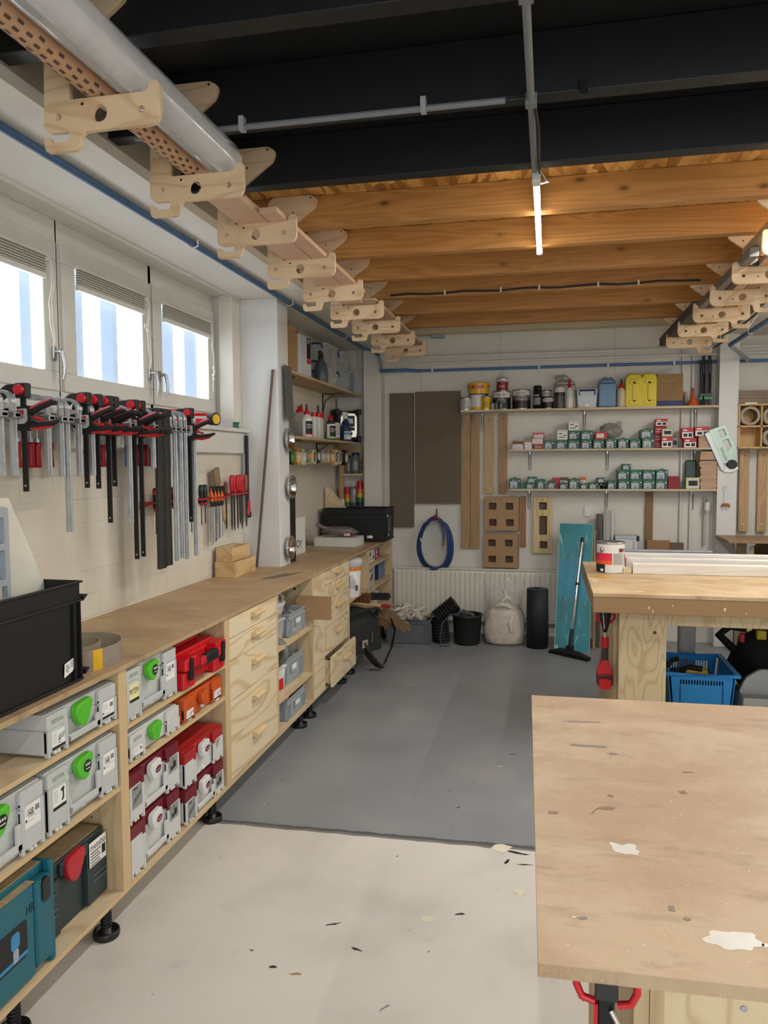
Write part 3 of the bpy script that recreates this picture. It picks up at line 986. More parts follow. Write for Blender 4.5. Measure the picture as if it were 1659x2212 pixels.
def case(name, label, yc, z, h, body, lid, lat, w=0.396, d=0.30, xf=-1.545, lidh=0.052, logo=True, llab='icon', rlab='bar', hand=None, yellow=False, emblem=None, grip=True, ls=1.0, cat='tool case', group=None):
    t = thing(name, label, cat, (xf, yc, z), R(90), group)
    a = w / 2
    wg = 0.092                                            # half width of the recessed centre
    zb = h - lidh
    b = MB()
    b.box(-a, a, 0.014, d, 0.010, zb - 0.001)
    b.box(-a, -wg, 0.0, 0.014, 0.016, zb - 0.001); b.box(wg, a, 0.0, 0.014, 0.016, zb - 0.001)
    b.box(-a, -a + 0.012, -0.004, 0.014, 0.004, zb - 0.001); b.box(a - 0.012, a, -0.004, 0.014, 0.004, zb - 0.001)
    b.box(-wg - 0.012, -wg, -0.004, 0.012, 0.0, zb * 0.92)
    b.box(wg, wg + 0.012, -0.004, 0.012, 0.006, zb * 0.92)
    b.box(-a + 0.02, a - 0.02, 0.03, d - 0.02, 0.0, 0.010)
    for sx in (-1, 1):
        for k in (0.012, 0.03):
            b.box(sx * (a - 0.03) - k * sx - 0.006, sx * (a - 0.03) - k * sx + 0.006, -0.002, 0.016, 0.004, 0.016, 1)
    b.box(-0.012, 0.012, 0.004, 0.016, 0.018, 0.034, 1)
    b.build('case_body', [body, LATCHW], t, 0.0035)
    l = MB()
    l.box(-a, a, 0.014, d, zb, h); l.box(-a, -wg, 0.0, 0.014, zb, h - 0.004); l.box(wg, a, 0.0, 0.014, zb, h - 0.004)
    l.box(-wg - 0.02, -wg, -0.003, 0.01, zb - 0.01, zb + 0.012); l.box(wg, wg + 0.02, -0.003, 0.01, zb - 0.01, zb + 0.012)
    l.box(-a + 0.03, a - 0.03, 0.05, d - 0.04, h, h + 0.004)
    lo = l.build('case_lid', lid, t, 0.0035)
    if logo:
        MB().text('FESTOOL', face(-0.142, -0.0006, zb + lidh * 0.45), 0.014, 0, 0.062).build('logo', LOGOG, lo)
    k = MB().plate(latch_shape(ls), 0.026, face(-0.012, -0.002, zb + 0.004), (), 0, 0.005)
    lt = k.build('latch', lat, t)
    if emblem == 'black':
        e = MB().cyl((-0.006, -0.0155, zb + 0.008), (-0.006, -0.0165, zb + 0.008), 0.021, 0.021, 20)
        for j in (-1, 0, 1): e.quad(-0.009 + j * 0.010, -0.003 + j * 0.010, zb + 0.010, zb + 0.018, T(0, -0.0172, 0) @ TO_XZ, 1)
        e.quad(-0.018, 0.006, zb - 0.002, zb + 0.001, T(0, -0.0172, 0) @ TO_XZ, 1)
        e.build('emblem', [INK, PAPER], lt)
    if emblem == 'oval':
        e = MB().plate([(p[0] * 1.0, p[1]) for p in [(0.022 * math.cos(2 * PI * i / 20), 0.013 * math.sin(2 * PI * i / 20)) for i in range(20)]], 0.002, face(-0.002, -0.0155, zb + 0.006) @ RZ(10))
        e.text('Lamello', face(-0.002, -0.0172, zb + 0.006) @ RZ(10), 0.007, 1, 0.030)
        e.build('emblem', [BURG, PAPER], lt)
    if grip:
        g = MB().box(-wg + 0.002, wg - 0.002, -0.006, 0.006, zb * 0.20, zb * 0.20 + 0.024)
        g.box(wg - 0.026, wg - 0.002, -0.006, 0.006, zb * 0.20, zb * 0.72).box(-wg + 0.002, -wg + 0.012, -0.006, 0.006, zb * 0.20, zb * 0.5)
        g.build('fold_handle', body, t, 0.004)
    lh = min(0.070, zb * 0.66)
    if llab:
        m = MB(); label_front(m, -a + 0.022, -wg - 0.016, zb - 0.010 - lh, zb - 0.010, -0.0002, 'yellow' if yellow else llab)
        if yellow: m.text('MYTEW', face(-a + 0.022 + (a - wg - 0.038) / 2, -0.0016, zb - 0.010 - lh * 0.42), lh * 0.32, 1, 0.062)
        m.build('label', [YPAPER if yellow else PAPER, INK], t)
    if rlab:
        m = MB(); label_front(m, wg + 0.016, a - 0.016, zb - 0.004 - lh, zb - 0.004, -0.0002, rlab, hand)
        m.build('label', [PAPER, INK], t)
    return t


Lg = 'stackable light grey tool cases'
case('tool_case', 'light grey tool case with plain green latch on the top shelf of the nearest cabinet', 2.305, 0.805, 0.142, LGREY, LGREY, GREEN, group=Lg, rlab='bars', ls=1.15)
case('tool_case', 'light grey tool case with a drill picture label, middle shelf of the nearest cabinet', 2.300, 0.551, 0.208, LGREY, LGREY, GREEN, llab='drill', rlab='hand', hand='HR', emblem='black', group=Lg, ls=1.1)
case('tool_case', 'light grey tool case cut off by the left photo edge on the middle shelf', 1.880, 0.551, 0.208, LGREY, LGREY, GREEN, llab='icon', rlab='hand', hand='HR', emblem='black', group=Lg, ls=1.1)
case('tool_case', 'light grey tool case with a handwritten yellow label under the worktop', 2.772, 0.761, 0.205, LGREY, LGREY, GREEN, yellow=True, rlab='hand', hand='HR', emblem='black', group=Lg)
case('tool_case', 'flat cream grey tool case with green latch and no handle on the thin middle shelf', 2.790, 0.603, 0.108, LGREY2, LGREY2, GREEN, llab='bars', rlab=None, grip=False, lidh=0.05, group=Lg, ls=0.95)
ocase = case('tool_case', 'flat orange tool case with two small white labels beside the cream grey one', 3.232, 0.603, 0.112, ORANGE, ORANGE, ORANGE, logo=False, llab='icon', rlab='icon', grip=False, lidh=0.05, ls=0.8)
Lb = 'white grey tool cases with burgundy lids'
lam = [('white grey case with burgundy lid, lower one of the left stack at the cabinet bottom', 2.775, 0.1485, 0.207, LGREY2, BURG, None, 'mark', True),
       ('white grey case with burgundy lid and a line drawing, upper one of the left stack', 2.775, 0.3600, 0.200, LGREY2, BURG, 'icon', 'mark', True),
       ('flatter white grey case with burgundy lid, lower one of the right stack', 3.228, 0.1485, 0.156, LGREY2, BURG, 'icon', 'mark', True),
       ('white grey case with bright red lid and no handle on top of the right stack', 3.228, 0.3115, 0.165, LGREY2, BRICKRED, None, None, False)]
for lb, yc, z, h, bd, ld, ll, rl, gr in lam:
    t = case('tool_case', lb, yc, z, h, bd, ld, LATCHW, logo=False, llab=None, rlab=None, emblem='oval', grip=gr, group=Lb)
    zb = h - 0.052
    if ll:
        m = MB().quad(-0.180, -0.108, zb - 0.090, zb - 0.004, T(0, -0.0008, 0) @ TO_XZ)
        for k in range(5):
            m.tube([(-0.170 + 0.012 * k, -0.0014, zb - 0.075 + 0.006 * k), (-0.165 + 0.012 * k, -0.0014, zb - 0.050 + 0.004 * k), (-0.155 + 0.009 * k, -0.0014, zb - 0.060 + 0.008 * k)], 0.0012, 5, 1)
        m.quad(-0.168, -0.140, zb - 0.018, zb - 0.012, T(0, -0.0012, 0) @ TO_XZ, 1)
        m.build('label', [GREYPRINT, INK], t)
    if rl:
        m = MB().quad(0.108, 0.186, zb - 0.068, zb - 0.002, T(0, -0.0008, 0) @ TO_XZ)
        m.plate([(0.126, zb - 0.058), (0.172, zb - 0.050), (0.172, zb - 0.026), (0.152, zb - 0.026), (0.144, zb - 0.044), (0.132, zb - 0.044), (0.132, zb - 0.036), (0.126, zb - 0.036)], 0.0004, T(0, -0.0012, 0) @ TO_XZ, (), 1)
        m.box(0.145, 0.149, -0.0014, -0.001, zb - 0.028, zb - 0.008, 1)
        m.build('label', [GREYPRINT, INK], t)
    else:
        m = MB()
        for k in range(4): m.quad(0.125, 0.165 - 0.008 * k, zb - 0.012 - 0.010 * k, zb - 0.006 - 0.010 * k, T(0, -0.0008, 0) @ TO_XZ)
        m.build('stamp_print', solid('stamp_brown', '7a6a4c', 0.6), t)

# red power tool case, lying with its grip towards the room
t = thing('carry_case', 'bright red carry case with black latches and grip on the top shelf', 'tool case', (-1.535, 3.215, 0.761), R(90))
b = MB().box(-0.21, 0.21, 0.05, 0.40, 0.006, 0.085); b.box(-0.19, 0.19, 0.02, 0.06, 0.012, 0.08)
for sx in (-1, 1): b.box(sx * 0.155 - 0.055, sx * 0.155 + 0.055, -0.01, 0.05, 0.0, 0.078)
b.build('case_body', REDPL, t, 0.010)
b = MB().box(-0.21, 0.21, 0.05, 0.40, 0.088, 0.150); b.box(-0.19, 0.19, 0.03, 0.06, 0.090, 0.135)
for sx in (-1, 1): b.box(sx * 0.155 - 0.055, sx * 0.155 + 0.055, -0.02, 0.05, 0.082, 0.138)
b.box(-0.16, 0.16, 0.10, 0.36, 0.150, 0.166)
b.build('case_lid', REDPL, t, 0.010)
for sx in (-1, 1): MB().plate(rrect(sx * 0.165 - 0.017, sx * 0.165 + 0.017, 0.038, 0.136, 0.014), 0.012, face(0, -0.02, 0)).build('latch', BLACKPL, t, 0.003)
b = MB().box(-0.10, -0.08, -0.03, 0.03, 0.085, 0.125).box(0.08, 0.10, -0.03, 0.03, 0.085, 0.125).box(-0.1, 0.1, -0.045, -0.02, 0.085, 0.125, 0)
h = b.build('carry_handle', REDPL, t, 0.008)
MB().box(-0.066, 0.066, -0.050, -0.016, 0.081, 0.129).build('rubber_grip', BLACKPL, h, 0.010)

# dark green power tool case
t = thing('tool_case', 'dark dusty green tool case with red latch on the cabinet floor', 'tool case', (-1.60, 2.305, 0.1485), R(90))
b = MB().box(-0.195, 0.195, 0.02, 0.36, 0.0, 0.20); b.box(-0.195, -0.085, 0.0, 0.02, 0.01, 0.20); b.box(0.075, 0.195, 0.0, 0.02, 0.01, 0.20)
for sx in (-1, 1):
    for k in range(3): b.box(min(sx * 0.10, sx * 0.19), max(sx * 0.10, sx * 0.19), -0.004, 0.0, 0.155 - k * 0.022 - (0.03 if k else 0), 0.160 - k * 0.022 - (0.03 if k else 0), 1)
b.build('case_body', [DKGREEN, solid('dark_green_rib', '56615f', 0.5)], t, 0.004)
b = MB().box(-0.195, 0.195, 0.01, 0.36, 0.202, 0.252); b.box(-0.08, 0.08, -0.004, 0.01, 0.202, 0.246)
b.build('case_lid', DKGREEN, t, 0.006)
MB().box(-0.185, 0.185, 0.02, 0.35, 0.253, 0.2545).build('sawdust_film', DUST, t)
MB().plate(latch_shape(1.35), 0.026, face(-0.01, -0.005, 0.205), (), 0, 0.005).build('latch', solid('latch_red', 'b3202a', 0.4), t)
m = MB(); m.box(0.082, 0.186, -0.005, -0.004, 0.145, 0.235)
m.text('metabo', face(0.134, -0.0055, 0.216), 0.024, 1, 0.092)
for k in range(5): m.quad(0.088, 0.150 - 0.008 * (k % 2), 0.193 - 0.011 * k, 0.197 - 0.011 * k, T(0, -0.0055, 0) @ TO_XZ, 1)
m.quad(0.158, 0.180, 0.165, 0.198, T(0, -0.0055, 0) @ TO_XZ, 1)
m.build('label', [PAPER, INK], t)

# teal power tool case with picture label
t = thing('tool_case', 'teal tool case with a black router picture label at the lower left corner', 'tool case', (-1.543, 1.922, 0.1485), R(90))
b = MB().box(-0.195, 0.195, 0.03, 0.36, 0.0, 0.33); b.box(-0.195, 0.095, 0.0, 0.03, 0.012, 0.305); b.box(0.095, 0.175, -0.006, 0.03, 0.03, 0.300)
b.box(0.172, 0.195, 0.0, 0.03, 0.0, 0.335)
b.build('case_body', TEAL, t, 0.008)
b = MB().box(-0.19, 0.165, 0.03, 0.35, 0.331, 0.334); b.quad(-0.19, 0.1, 0.0, 0.03, T(0, 0, 0.3065))
b.build('sawdust_film', DUST, t)
MB().plate(rrect(0.122, 0.158, 0.225, 0.300, 0.012), 0.01, face(0, -0.006, 0)).build('latch', BLACKPL, t, 0.002)
MB().text('HR', face(0.075, -0.001, 0.235), 0.030, 0, 0.036).build('handwriting', INK, t)
m = MB().plate(rrect(-0.19, 0.055, 0.10, 0.215, 0.012), 0.002, face(0, -0.001, 0))
m.box(-0.19, 0.055, -0.0026, -0.0022, 0.108, 0.120, 1)
m.box(-0.12, -0.072, -0.0026, -0.0022, 0.150, 0.172, 2)
m.text('Makita', face(-0.096, -0.003, 0.161), 0.011, 3, 0.040)
m.plate(rrect(-0.018, 0.020, 0.150, 0.200, 0.012), 0.0006, face(0, -0.0026, 0), (), 1)
m.plate(rrect(-0.010, 0.014, 0.110, 0.150, 0.008), 0.0006, face(0, -0.0026, 0), (), 4)
m.build('picture_label', [INK, solid('label_blue', '2f86b8', 0.5), REDPL, PAPER, solid('label_steel', '9aa3b5', 0.4)], t)

# ================================================================== on the worktop, left end
STEEL = solid('bright_steel', 'b3b8bd', 0.32, 0.95, var=0.12, scale=30)
ZINC = solid('zinc_steel', 'bcc2c6', 0.34, 0.75, var=0.18, scale=25)
DKSTEEL = solid('dark_steel', '4b4a48', 0.45, 0.7, var=0.2, scale=20)
BLKSTEEL = solid('black_steel', '1c1c1d', 0.4, 0.3, var=0.1)
CHROME = solid('chrome', 'd8dadb', 0.08, 1.0, var=0.02)
CRATE_BLK = solid('crate_black', '0b0b0c', 0.5, var=0.2, scale=8)
CRATE_GREY = solid('crate_grey', '9aa0a6', 0.5, var=0.06, scale=8)
CRATE_DGREY = solid('crate_dark_grey', '5d6167', 0.5, var=0.08, scale=8)
WHITEP = solid('white_plastic', 'd9d9d5', 0.4, var=0.04)
QRGREY = solid('print_grey', '55565a', 0.6, var=0.0)
TRAYWOOD = plywood('pale_tray_wood', 'd6b98a', 'b08a5a', 'y', 6.0, 1.3, False)
WOODPALE = timber('pale_batten', 'c9a474', 'a57f4f', 'z', 0)


def euro_crate(name, label, loc, rz, w, d, h, col, rim=0.055, ribs=True, cat='crate', group=None, lab=True, rot=None, handle=False):
    """Stacking crate: x is its long front (facing -y), open at the top."""
    t = thing(name, label, cat, loc, rz, group, rot)
    a = w / 2
    m = MB().tray(-a + 0.008, a - 0.008, 0.008, d - 0.008, 0.004, h, 0.004, 0.004)
    m.box(-a + 0.02, a - 0.02, 0.02, d - 0.02, 0.0, 0.004)
    m.build('crate_body', col, t, 0.002)
    r = MB()
    r.tray(-a + 0.004, a - 0.004, 0.004, d - 0.004, h - rim, h - 0.001, 0.004, 0, floor=0.0)
    r = MB()
    for z0, z1, o in ((h - 0.007, h, 0.0), (h - rim, h - rim + 0.006, 0.0), (0.004, 0.012, 0.004)):
        r.box(-a + o, a - o, o, 0.009, z0, z1); r.box(-a + o, a - o, d - 0.009, d - o, z0, z1)
        r.box(-a + o, -a + 0.009, 0.009, d - 0.009, z0, z1); r.box(a - 0.009, a - o, 0.009, d - 0.009, z0, z1)
    r.build('rim', col, t, 0.0015)
    if ribs:
        for sx in (-1, 1):
            for k in (0.02, 0.055):
                MB().box(sx * (a - k) - 0.003, sx * (a - k) + 0.003, 0.0, 0.009, 0.012, h - rim).build('front_rib', col, t)
                MB().box(min(sx * (a - 0.009), sx * a), max(sx * (a - 0.009), sx * a), k - 0.003, k + 0.003, 0.012, h - rim).build('side_rib', col, t)
    if handle:
        g = MB().plate(rrect(-0.045, 0.045, h * 0.35, h * 0.70, 0.006), 0.006, face(0, 0.004, 0))
        g.box(-0.035, 0.035, -0.004, 0.002, h * 0.48, h * 0.66, 1)
        g.build('label_holder', [col, PAPER], t)
    return t


# big black crate overhanging the front edge
t = euro_crate('stacking_crate', 'large black stacking crate with white sticker at the near end of the worktop', (-1.553, 2.035, 1.0005), R(90), 0.60, 0.40, 0.345, CRATE_BLK, 0.07)
m = MB().plate([(0.19, 0.035), (0.235, 0.047), (0.250, 0.065), (0.250, 0.092), (0.194, 0.080)], 0.001, face(0, 0.0065, 0))
for k in range(6):
    for j in range(5):
        if (k * 7 + j * 3) % 4: m.quad(0.199 + j * 0.0035, 0.202 + j * 0.0035, 0.050 + k * 0.0045, 0.053 + k * 0.0045, face(0, 0.0055, 0), 1)
for k in range(4): m.quad(0.222, 0.244 - 0.004 * (k % 2), 0.062 + k * 0.006, 0.064 + k * 0.006, face(0, 0.0055, 0), 1)
m.build('sticker', [PAPER, QRGREY], t)
m = MB()
for zz in (0.275, 0.02): m.add([(0.30, 0.0, zz), (0.30, 0.03, zz), (0.30, 0.0, zz - 0.02 + 0.035), (0.318, -0.006, zz + 0.02), (0.318, 0.03, zz + 0.02)], [(0, 1, 4, 3), (0, 3, 2), (1, 2, 4), (2, 3, 4)])
m.build('corner_lug', CRATE_BLK, t)

# a pale board and a grey crate panel standing in the crate
brd = MB().plate([(0, 0.01), (0.31, 0.01), (0.265, 0.335), (0.105, 0.625), (0.0, 0.625)], 0.010, T(-1.70, 2.055, 1.01) @ RZ(90) @ TO_XZ)
tag(brd.build('offcut_board', solid('pale_board', 'd7d4c6', 0.55, var=0.06), None, 0.001), 'pale slanted offcut board standing in the black crate', 'board')
gp = MB()
gp.plate(rrect(-0.17, 0.17, 0.0, 0.60, 0.01), 0.02, T(-1.625, 1.885, 1.012) @ RZ(90) @ TO_XZ, [rrect(-0.15, 0.150, 0.49, 0.57, 0.006), rrect(-0.15, 0.15, 0.38, 0.47, 0.006)] + [rrect(-0.15 + 0.045 * k, -0.15 + 0.045 * k + 0.035, 0.02 + 0.05 * j, 0.06 + 0.05 * j, 0.004) for k in range(7) for j in range(7)])
gp.box(-1.640, -1.636, 1.73, 2.045, 1.385, 1.60)
tag(gp.build('crate_panel', CRATE_GREY, None), 'grey ribbed crate panel standing on end in the black crate', 'crate part')

# coiled sanding belts
BELT = solid('sanding_belt', '8f8276', 0.85, var=0.12, scale=60)
BELT_IN = solid('belt_backing', 'b8ad98', 0.8, var=0.08, scale=30)


def belt_path(cx, cy, rx, ry, n=56, dent=0.0, rot=0.0):
    out = []
    for i in range(n):
        a = 2 * PI * i / n
        k = 1 - dent * math.exp(-((math.cos(a) + 0.9) ** 2) * 4)
        x, y = rx * k * math.cos(a), ry * math.sin(a)
        out.append((cx + x * math.cos(rot) - y * math.sin(rot), cy + x * math.sin(rot) + y * math.cos(rot)))
    return out


def band(mb, path, z0, z1, th):
    n = len(path)
    P = [Vector((p[0], p[1])) for p in path]
    N = []
    for i in range(n):
        tg = (P[(i + 1) % n] - P[i - 1]).normalized()
        N.append(Vector((tg.y, -tg.x)))
    o = [P[i] + N[i] * th for i in range(n)]
    vs = [(p.x, p.y, z0) for p in o] + [(p.x, p.y, z1) for p in o] + [(p.x, p.y, z0) for p in P] + [(p.x, p.y, z1) for p in P]
    mb.add(vs, [(i, (i + 1) % n, n + (i + 1) % n, n + i) for i in range(n)], 0, True)
    mb.add(vs, [(2 * n + (i + 1) % n, 2 * n + i, 3 * n + i, 3 * n + (i + 1) % n) for i in range(n)], 1, True)
    mb.add(vs, [(n + i, n + (i + 1) % n, 3 * n + (i + 1) % n, 3 * n + i) for i in range(n)], 1, False)


t = thing('sanding_belt', 'two nested brown grey sanding belts with a yellow tape join beside the black crate', 'sanding belt', (0, 0, 0))
m = MB(); band(m, belt_path(-1.735, 2.53, 0.165, 0.19, 60, 0.0, -0.1), 1.0005, 1.075, 0.0022)
m.build('outer_belt', [BELT, BELT_IN], t)
m = MB(); band(m, belt_path(-1.762, 2.50, 0.115, 0.150, 60, 0.12, -0.3), 1.0005, 1.075, 0.0022)
m.build('inner_belt', [BELT, BELT_IN], t)
m = MB(); pth = belt_path(-1.735, 2.53, 0.168, 0.193, 60, 0.0, -0.1)
seg = [pth[i % 60] for i in (56, 57, 58)]
m.add([(x, y, z) for z in (1.0005, 1.0755) for x, y in seg], [(0, 1, 4, 3), (1, 2, 5, 4)])
m.build('tape_join', solid('yellow_tape', 'd9ab1c', 0.5), t)

# two wooden trays, one on the other
def wood_tray(label, x0, x1, y0, y1, z0, z1):
    t = thing('wooden_tray', label, 'tray', ((x0 + x1) / 2, (y0 + y1) / 2, z0))
    a, b = (x1 - x0) / 2, (y1 - y0) / 2
    MB().tray(-a, a, -b, b, 0, z1 - z0, 0.009, 0, floor=0.008).build('tray_box', TRAYWOOD, t, 0.001)
    return t


wood_tray('lower wooden tray of the two stacked on the worktop', -2.125, -1.985, 4.645, 5.005, 1.0005, 1.102)
wood_tray('upper wooden tray of the two stacked on the worktop', -2.12, -2.005, 4.655, 4.955, 1.1025, 1.192)
tag(MB().box(-2.146, -2.137, 4.70, 5.02, 1.0005, 1.19).build('grey_board', solid('grey_backing_board', '9aa0a0', 0.6), None), 'thin grey board leaning on the wall behind the wooden trays', 'board')

# ================================================================== clamp rail and clamps
rl = thing('clamp_rail', 'pale rail on brackets that carries the clamps below the windows', 'rail', (0, 0, 0))
MB().box(-2.035, -1.990, 1.9, 4.15, 1.951, 1.974).build('rail_bar', WHITEP, rl, 0.003)
for y in (2.5, 2.93, 3.33, 3.75, 4.1):
    MB().box(-2.149, -1.99, y - 0.012, y + 0.03, 1.82, 1.947).build('bracket', FRAME, rl, 0.004)

RUBBER = solid('black_rubber', '1a1a1b', 0.55, var=0.1)
REDKNOB = solid('clamp_red', 'd0202c', 0.35, var=0.05)
REDWOOD = solid('red_lacquer_handle', 'a80f1f', 0.25, var=0.06)
BLUEH = solid('clamp_blue', '2b6fb0', 0.35, var=0.05)
CLABEL = solid('clamp_label', 'cfcfcd', 0.3, 0.3, var=0.02)
XB = -1.93           # the bars hang in one plane in front of the rail


def lever_clamp(y, zb, label, red=True):
    """One-hand clamp: black bar, fixed jaw over the rail, sliding body with lever handles. Local x towards the room."""
    t = thing('lever_clamp', label, 'clamp', (XB, y, 0), 0.0, 'black and red one-hand clamps on the rail')
    b = MB().box(-0.011, 0.011, -0.004, 0.004, zb, 2.0, 0)
    b.cyl((0, -0.0046, zb + 0.022), (0, 0.0046, zb + 0.022), 0.0035, 0.0035, 10, 1)
    b.build('bar', [BLKSTEEL, PAPER], t, 0.001)
    h = MB().box(-0.024, 0.024, -0.017, 0.017, 1.99, 2.046)
    h.build('head_block', RUBBER, t, 0.005)
    MB().plate(rounded([(-0.02, 2.043), (-0.02, 2.010), (-0.060, 2.006), (-0.092, 1.985), (-0.098, 1.975), (-0.115, 1.978), (-0.105, 2.012), (-0.065, 2.040)], 0.01), 0.024, TO_XZ).build('fixed_jaw', RUBBER, t, 0.003)
    MB().cyl((-0.002, -0.032, 2.020), (-0.002, -0.016, 2.020), 0.019, 0.021, 8).build('release_knob', REDKNOB, t, 0.002)
    MB().box(-0.118, -0.088, -0.014, 0.014, 1.966, 1.978).build('upper_pad', REDKNOB, t, 0.003)
    m = MB().plate(rounded([(-0.035, 1.955), (0.032, 1.962), (0.036, 1.90), (0.024, 1.868), (-0.030, 1.868), (-0.036, 1.89), (-0.085, 1.925), (-0.116, 1.93), (-0.116, 1.945), (-0.08, 1.948)], 0.008), 0.032, TO_XZ)
    m.build('sliding_body', RUBBER, t, 0.004)
    MB().box(-0.118, -0.088, -0.014, 0.014, 1.936, 1.947).build('lower_pad', REDKNOB, t, 0.003)
    m = MB().plate(rounded([(-0.026, 1.948), (0.026, 1.950), (0.028, 1.905), (0.014, 1.893), (-0.016, 1.893), (-0.028, 1.905)], 0.006), 0.003, face(0, -0.0165, 0))
    m.box(-0.014, 0.014, -0.0187, -0.018, 1.928, 1.944, 1)
    m.text('BESSEY', face(0, -0.0189, 1.918), 0.007, 2, 0.034)
    m.build('label', [CLABEL, REDKNOB, INK], t)
    u = MB().tube([(0.030, 0, 1.936), (0.075, 0, 1.957), (0.120, 0, 1.972), (0.140, 0, 1.968)], [0.014, 0.013, 0.012, 0.008], 8)
    lv = u.build('lever', RUBBER, t)
    MB().tube([(0.030, -0.002, 1.946), (0.075, -0.002, 1.967), (0.118, -0.002, 1.981)], [0.009, 0.009, 0.008], 8).build('lever_grip', solid('clamp_pinkish_red', 'd8505a', 0.4), lv)
    u = MB().tube([(0.028, 0, 1.890), (0.07, 0, 1.888), (0.115, 0, 1.893), (0.150, 0, 1.905)], [0.015, 0.013, 0.012, 0.006], 8)
    lv = u.build('handle', RUBBER, t)
    MB().tube([(0.03, -0.002, 1.880), (0.075, -0.002, 1.878), (0.12, -0.002, 1.884)], [0.008, 0.009, 0.006], 8).build('handle_grip', REDKNOB, lv)
    MB().tube([(0.045, -0.004, 1.918), (0.085, -0.004, 1.906)], [0.006, 0.006], 8).build('trigger', REDKNOB, t)
    return t


def rail_clamp(y, zb, label, hcol, w=0.026, group='bent steel rail clamps on the rail', hang=0.14, ztop=2.012):
    """All-steel clamp bent from one profiled rail, with sliding arm, spindle and wooden handle towards the wall."""
    t = thing('rail_clamp', label, 'clamp', (XB, y, 0), 0.0, group)
    m = MB()
    pts = [(0, 0, zb), (0, 0, ztop - 0.045)] + [(-0.045 + 0.045 * math.cos(R(a)), 0, ztop - 0.045 + 0.045 * math.sin(R(a))) for a in (15, 35, 55, 75, 90)] + [(-0.09, 0, ztop), (-hang, 0, ztop - 0.003)]
    m.tube(pts, 0, flat=(w, 0.011))
    pts2 = [(p[0] + 0.0, p[1] - 0.0, p[2]) for p in pts]
    m.tube([(p[0] + 0.006, -w * 0.32, p[2] + 0.001) for p in pts[1:-1]], 0.0035, 6)
    m.tube([(p[0] + 0.006, w * 0.32, p[2] + 0.001) for p in pts[1:-1]], 0.0035, 6)
    m.box(-0.0075, 0.0075, -w * 0.52, -w * 0.32, zb, ztop - 0.05); m.box(-0.0075, 0.0075, w * 0.32, w * 0.52, zb, ztop - 0.05)
    m.build('clamp_rail_bar', ZINC, t, 0.001)
    s = MB().plate(rounded([(0.022, 1.934), (0.022, 1.912), (-0.03, 1.906), (-hang - 0.012, 1.912), (-hang - 0.012, 1.930), (-0.03, 1.938)], 0.006), 0.026, TO_XZ)
    s.box(-0.02, 0.022, -0.019, 0.019, 1.910, 1.936)
    s.cyl((0.012, -0.022, 1.920), (0.012, 0.022, 1.920), 0.008, 0.008, 10)
    s.build('sliding_arm', solid('cast_steel', 'a5a8a6', 0.4, 0.8, var=0.15), t, 0.003)
    if hcol is not None:
        p = MB().cyl((-hang, 0, 1.830), (-hang, 0, 1.943), 0.006, 0.006, 8)
        p.cyl((-hang, 0, 1.826), (-hang, 0, 1.846), 0.013, 0.011, 12)
        p.build('spindle', STEEL, t)
        g = MB().lathe([(0, 1.833), (0.015, 1.832), (0.0155, 1.815), (0.0130, 1.795), (0.0150, 1.76), (0.0165, 1.732), (0.014, 1.728), (0, 1.728)], 12, 0, T(-hang, 0, 0))
        g.build('handle', hcol, t)
    return t


# from the near end of the rail to the pillar end
lever_clamp(2.56, 1.639, 'one-hand black clamp with red knob, first of the clamps on the rail')
for y in (2.40, 2.47):
    rail_clamp(y + 0.03, 1.70, 'steel clamp with red wooden handle hanging mostly behind the first black clamp', REDWOOD, group='bent steel rail clamps on the rail')
SC = ['short bent steel clamp with red handle right after the first black clamp', 'short bent steel clamp just in front of the longest of the first silver group',
      'long bent steel clamp among the first silver group of clamps', 'short bent steel clamp next to the second black clamp on the rail', 'short bent steel clamp between two black bars on the rail']
for (y, zb), lb, hc in zip(((2.70, 1.693), (2.782, 1.693), (2.822, 1.463), (2.905, 1.691), (3.0, 1.693)), SC, (REDWOOD, REDWOOD, REDWOOD, REDWOOD, REDWOOD)):
    rail_clamp(y, zb, lb, hc)
LC = [(2.955, 1.640, 'short black one-hand clamp behind the first group of silver clamps'), (3.04, 1.634, 'short black one-hand clamp with white hole at its tip, third on the rail'),
      (3.125, 1.477, 'medium black one-hand clamp reaching lower than its short neighbours'), (3.17, 1.640, 'short black one-hand clamp right beside the medium one'),
      (3.345, 1.285, 'long black one-hand clamp behind the silver clamp with blue handle'), (3.405, 1.290, 'long black one-hand clamp with two white holes at its tip')]
for y, zb, lb in LC: lever_clamp(y, zb, lb)
rail_clamp(3.30, 1.463, 'medium bent steel clamp with red handle in front of the long black clamp', REDWOOD)
rail_clamp(3.525, 1.72, 'short bent steel clamp with blue handle just before the dark steel pair', BLUEH)
rail_clamp(3.70, 1.72, 'short bent steel clamp with blue handle just after the dark steel pair', BLUEH)
for y, zb, hc, lb in ((3.75, 1.225, REDWOOD, 'long heavy bent steel clamp next to the dark steel pair'), (3.815, 1.233, None, 'long heavy bent steel clamp, second after the dark steel pair'),
                      (3.868, 1.221, None, 'long heavy bent steel clamp, third after the dark steel pair'), (3.98, 1.227, None, 'long heavy bent steel clamp hanging alone at the far end of the rail')):
    rail_clamp(y, zb, lb, hc, 0.030, 'long heavy bent steel clamps', 0.15, 2.02)
lever_clamp(3.925, 1.42, 'black one-hand clamp with raised red lever at the far end of the rail')
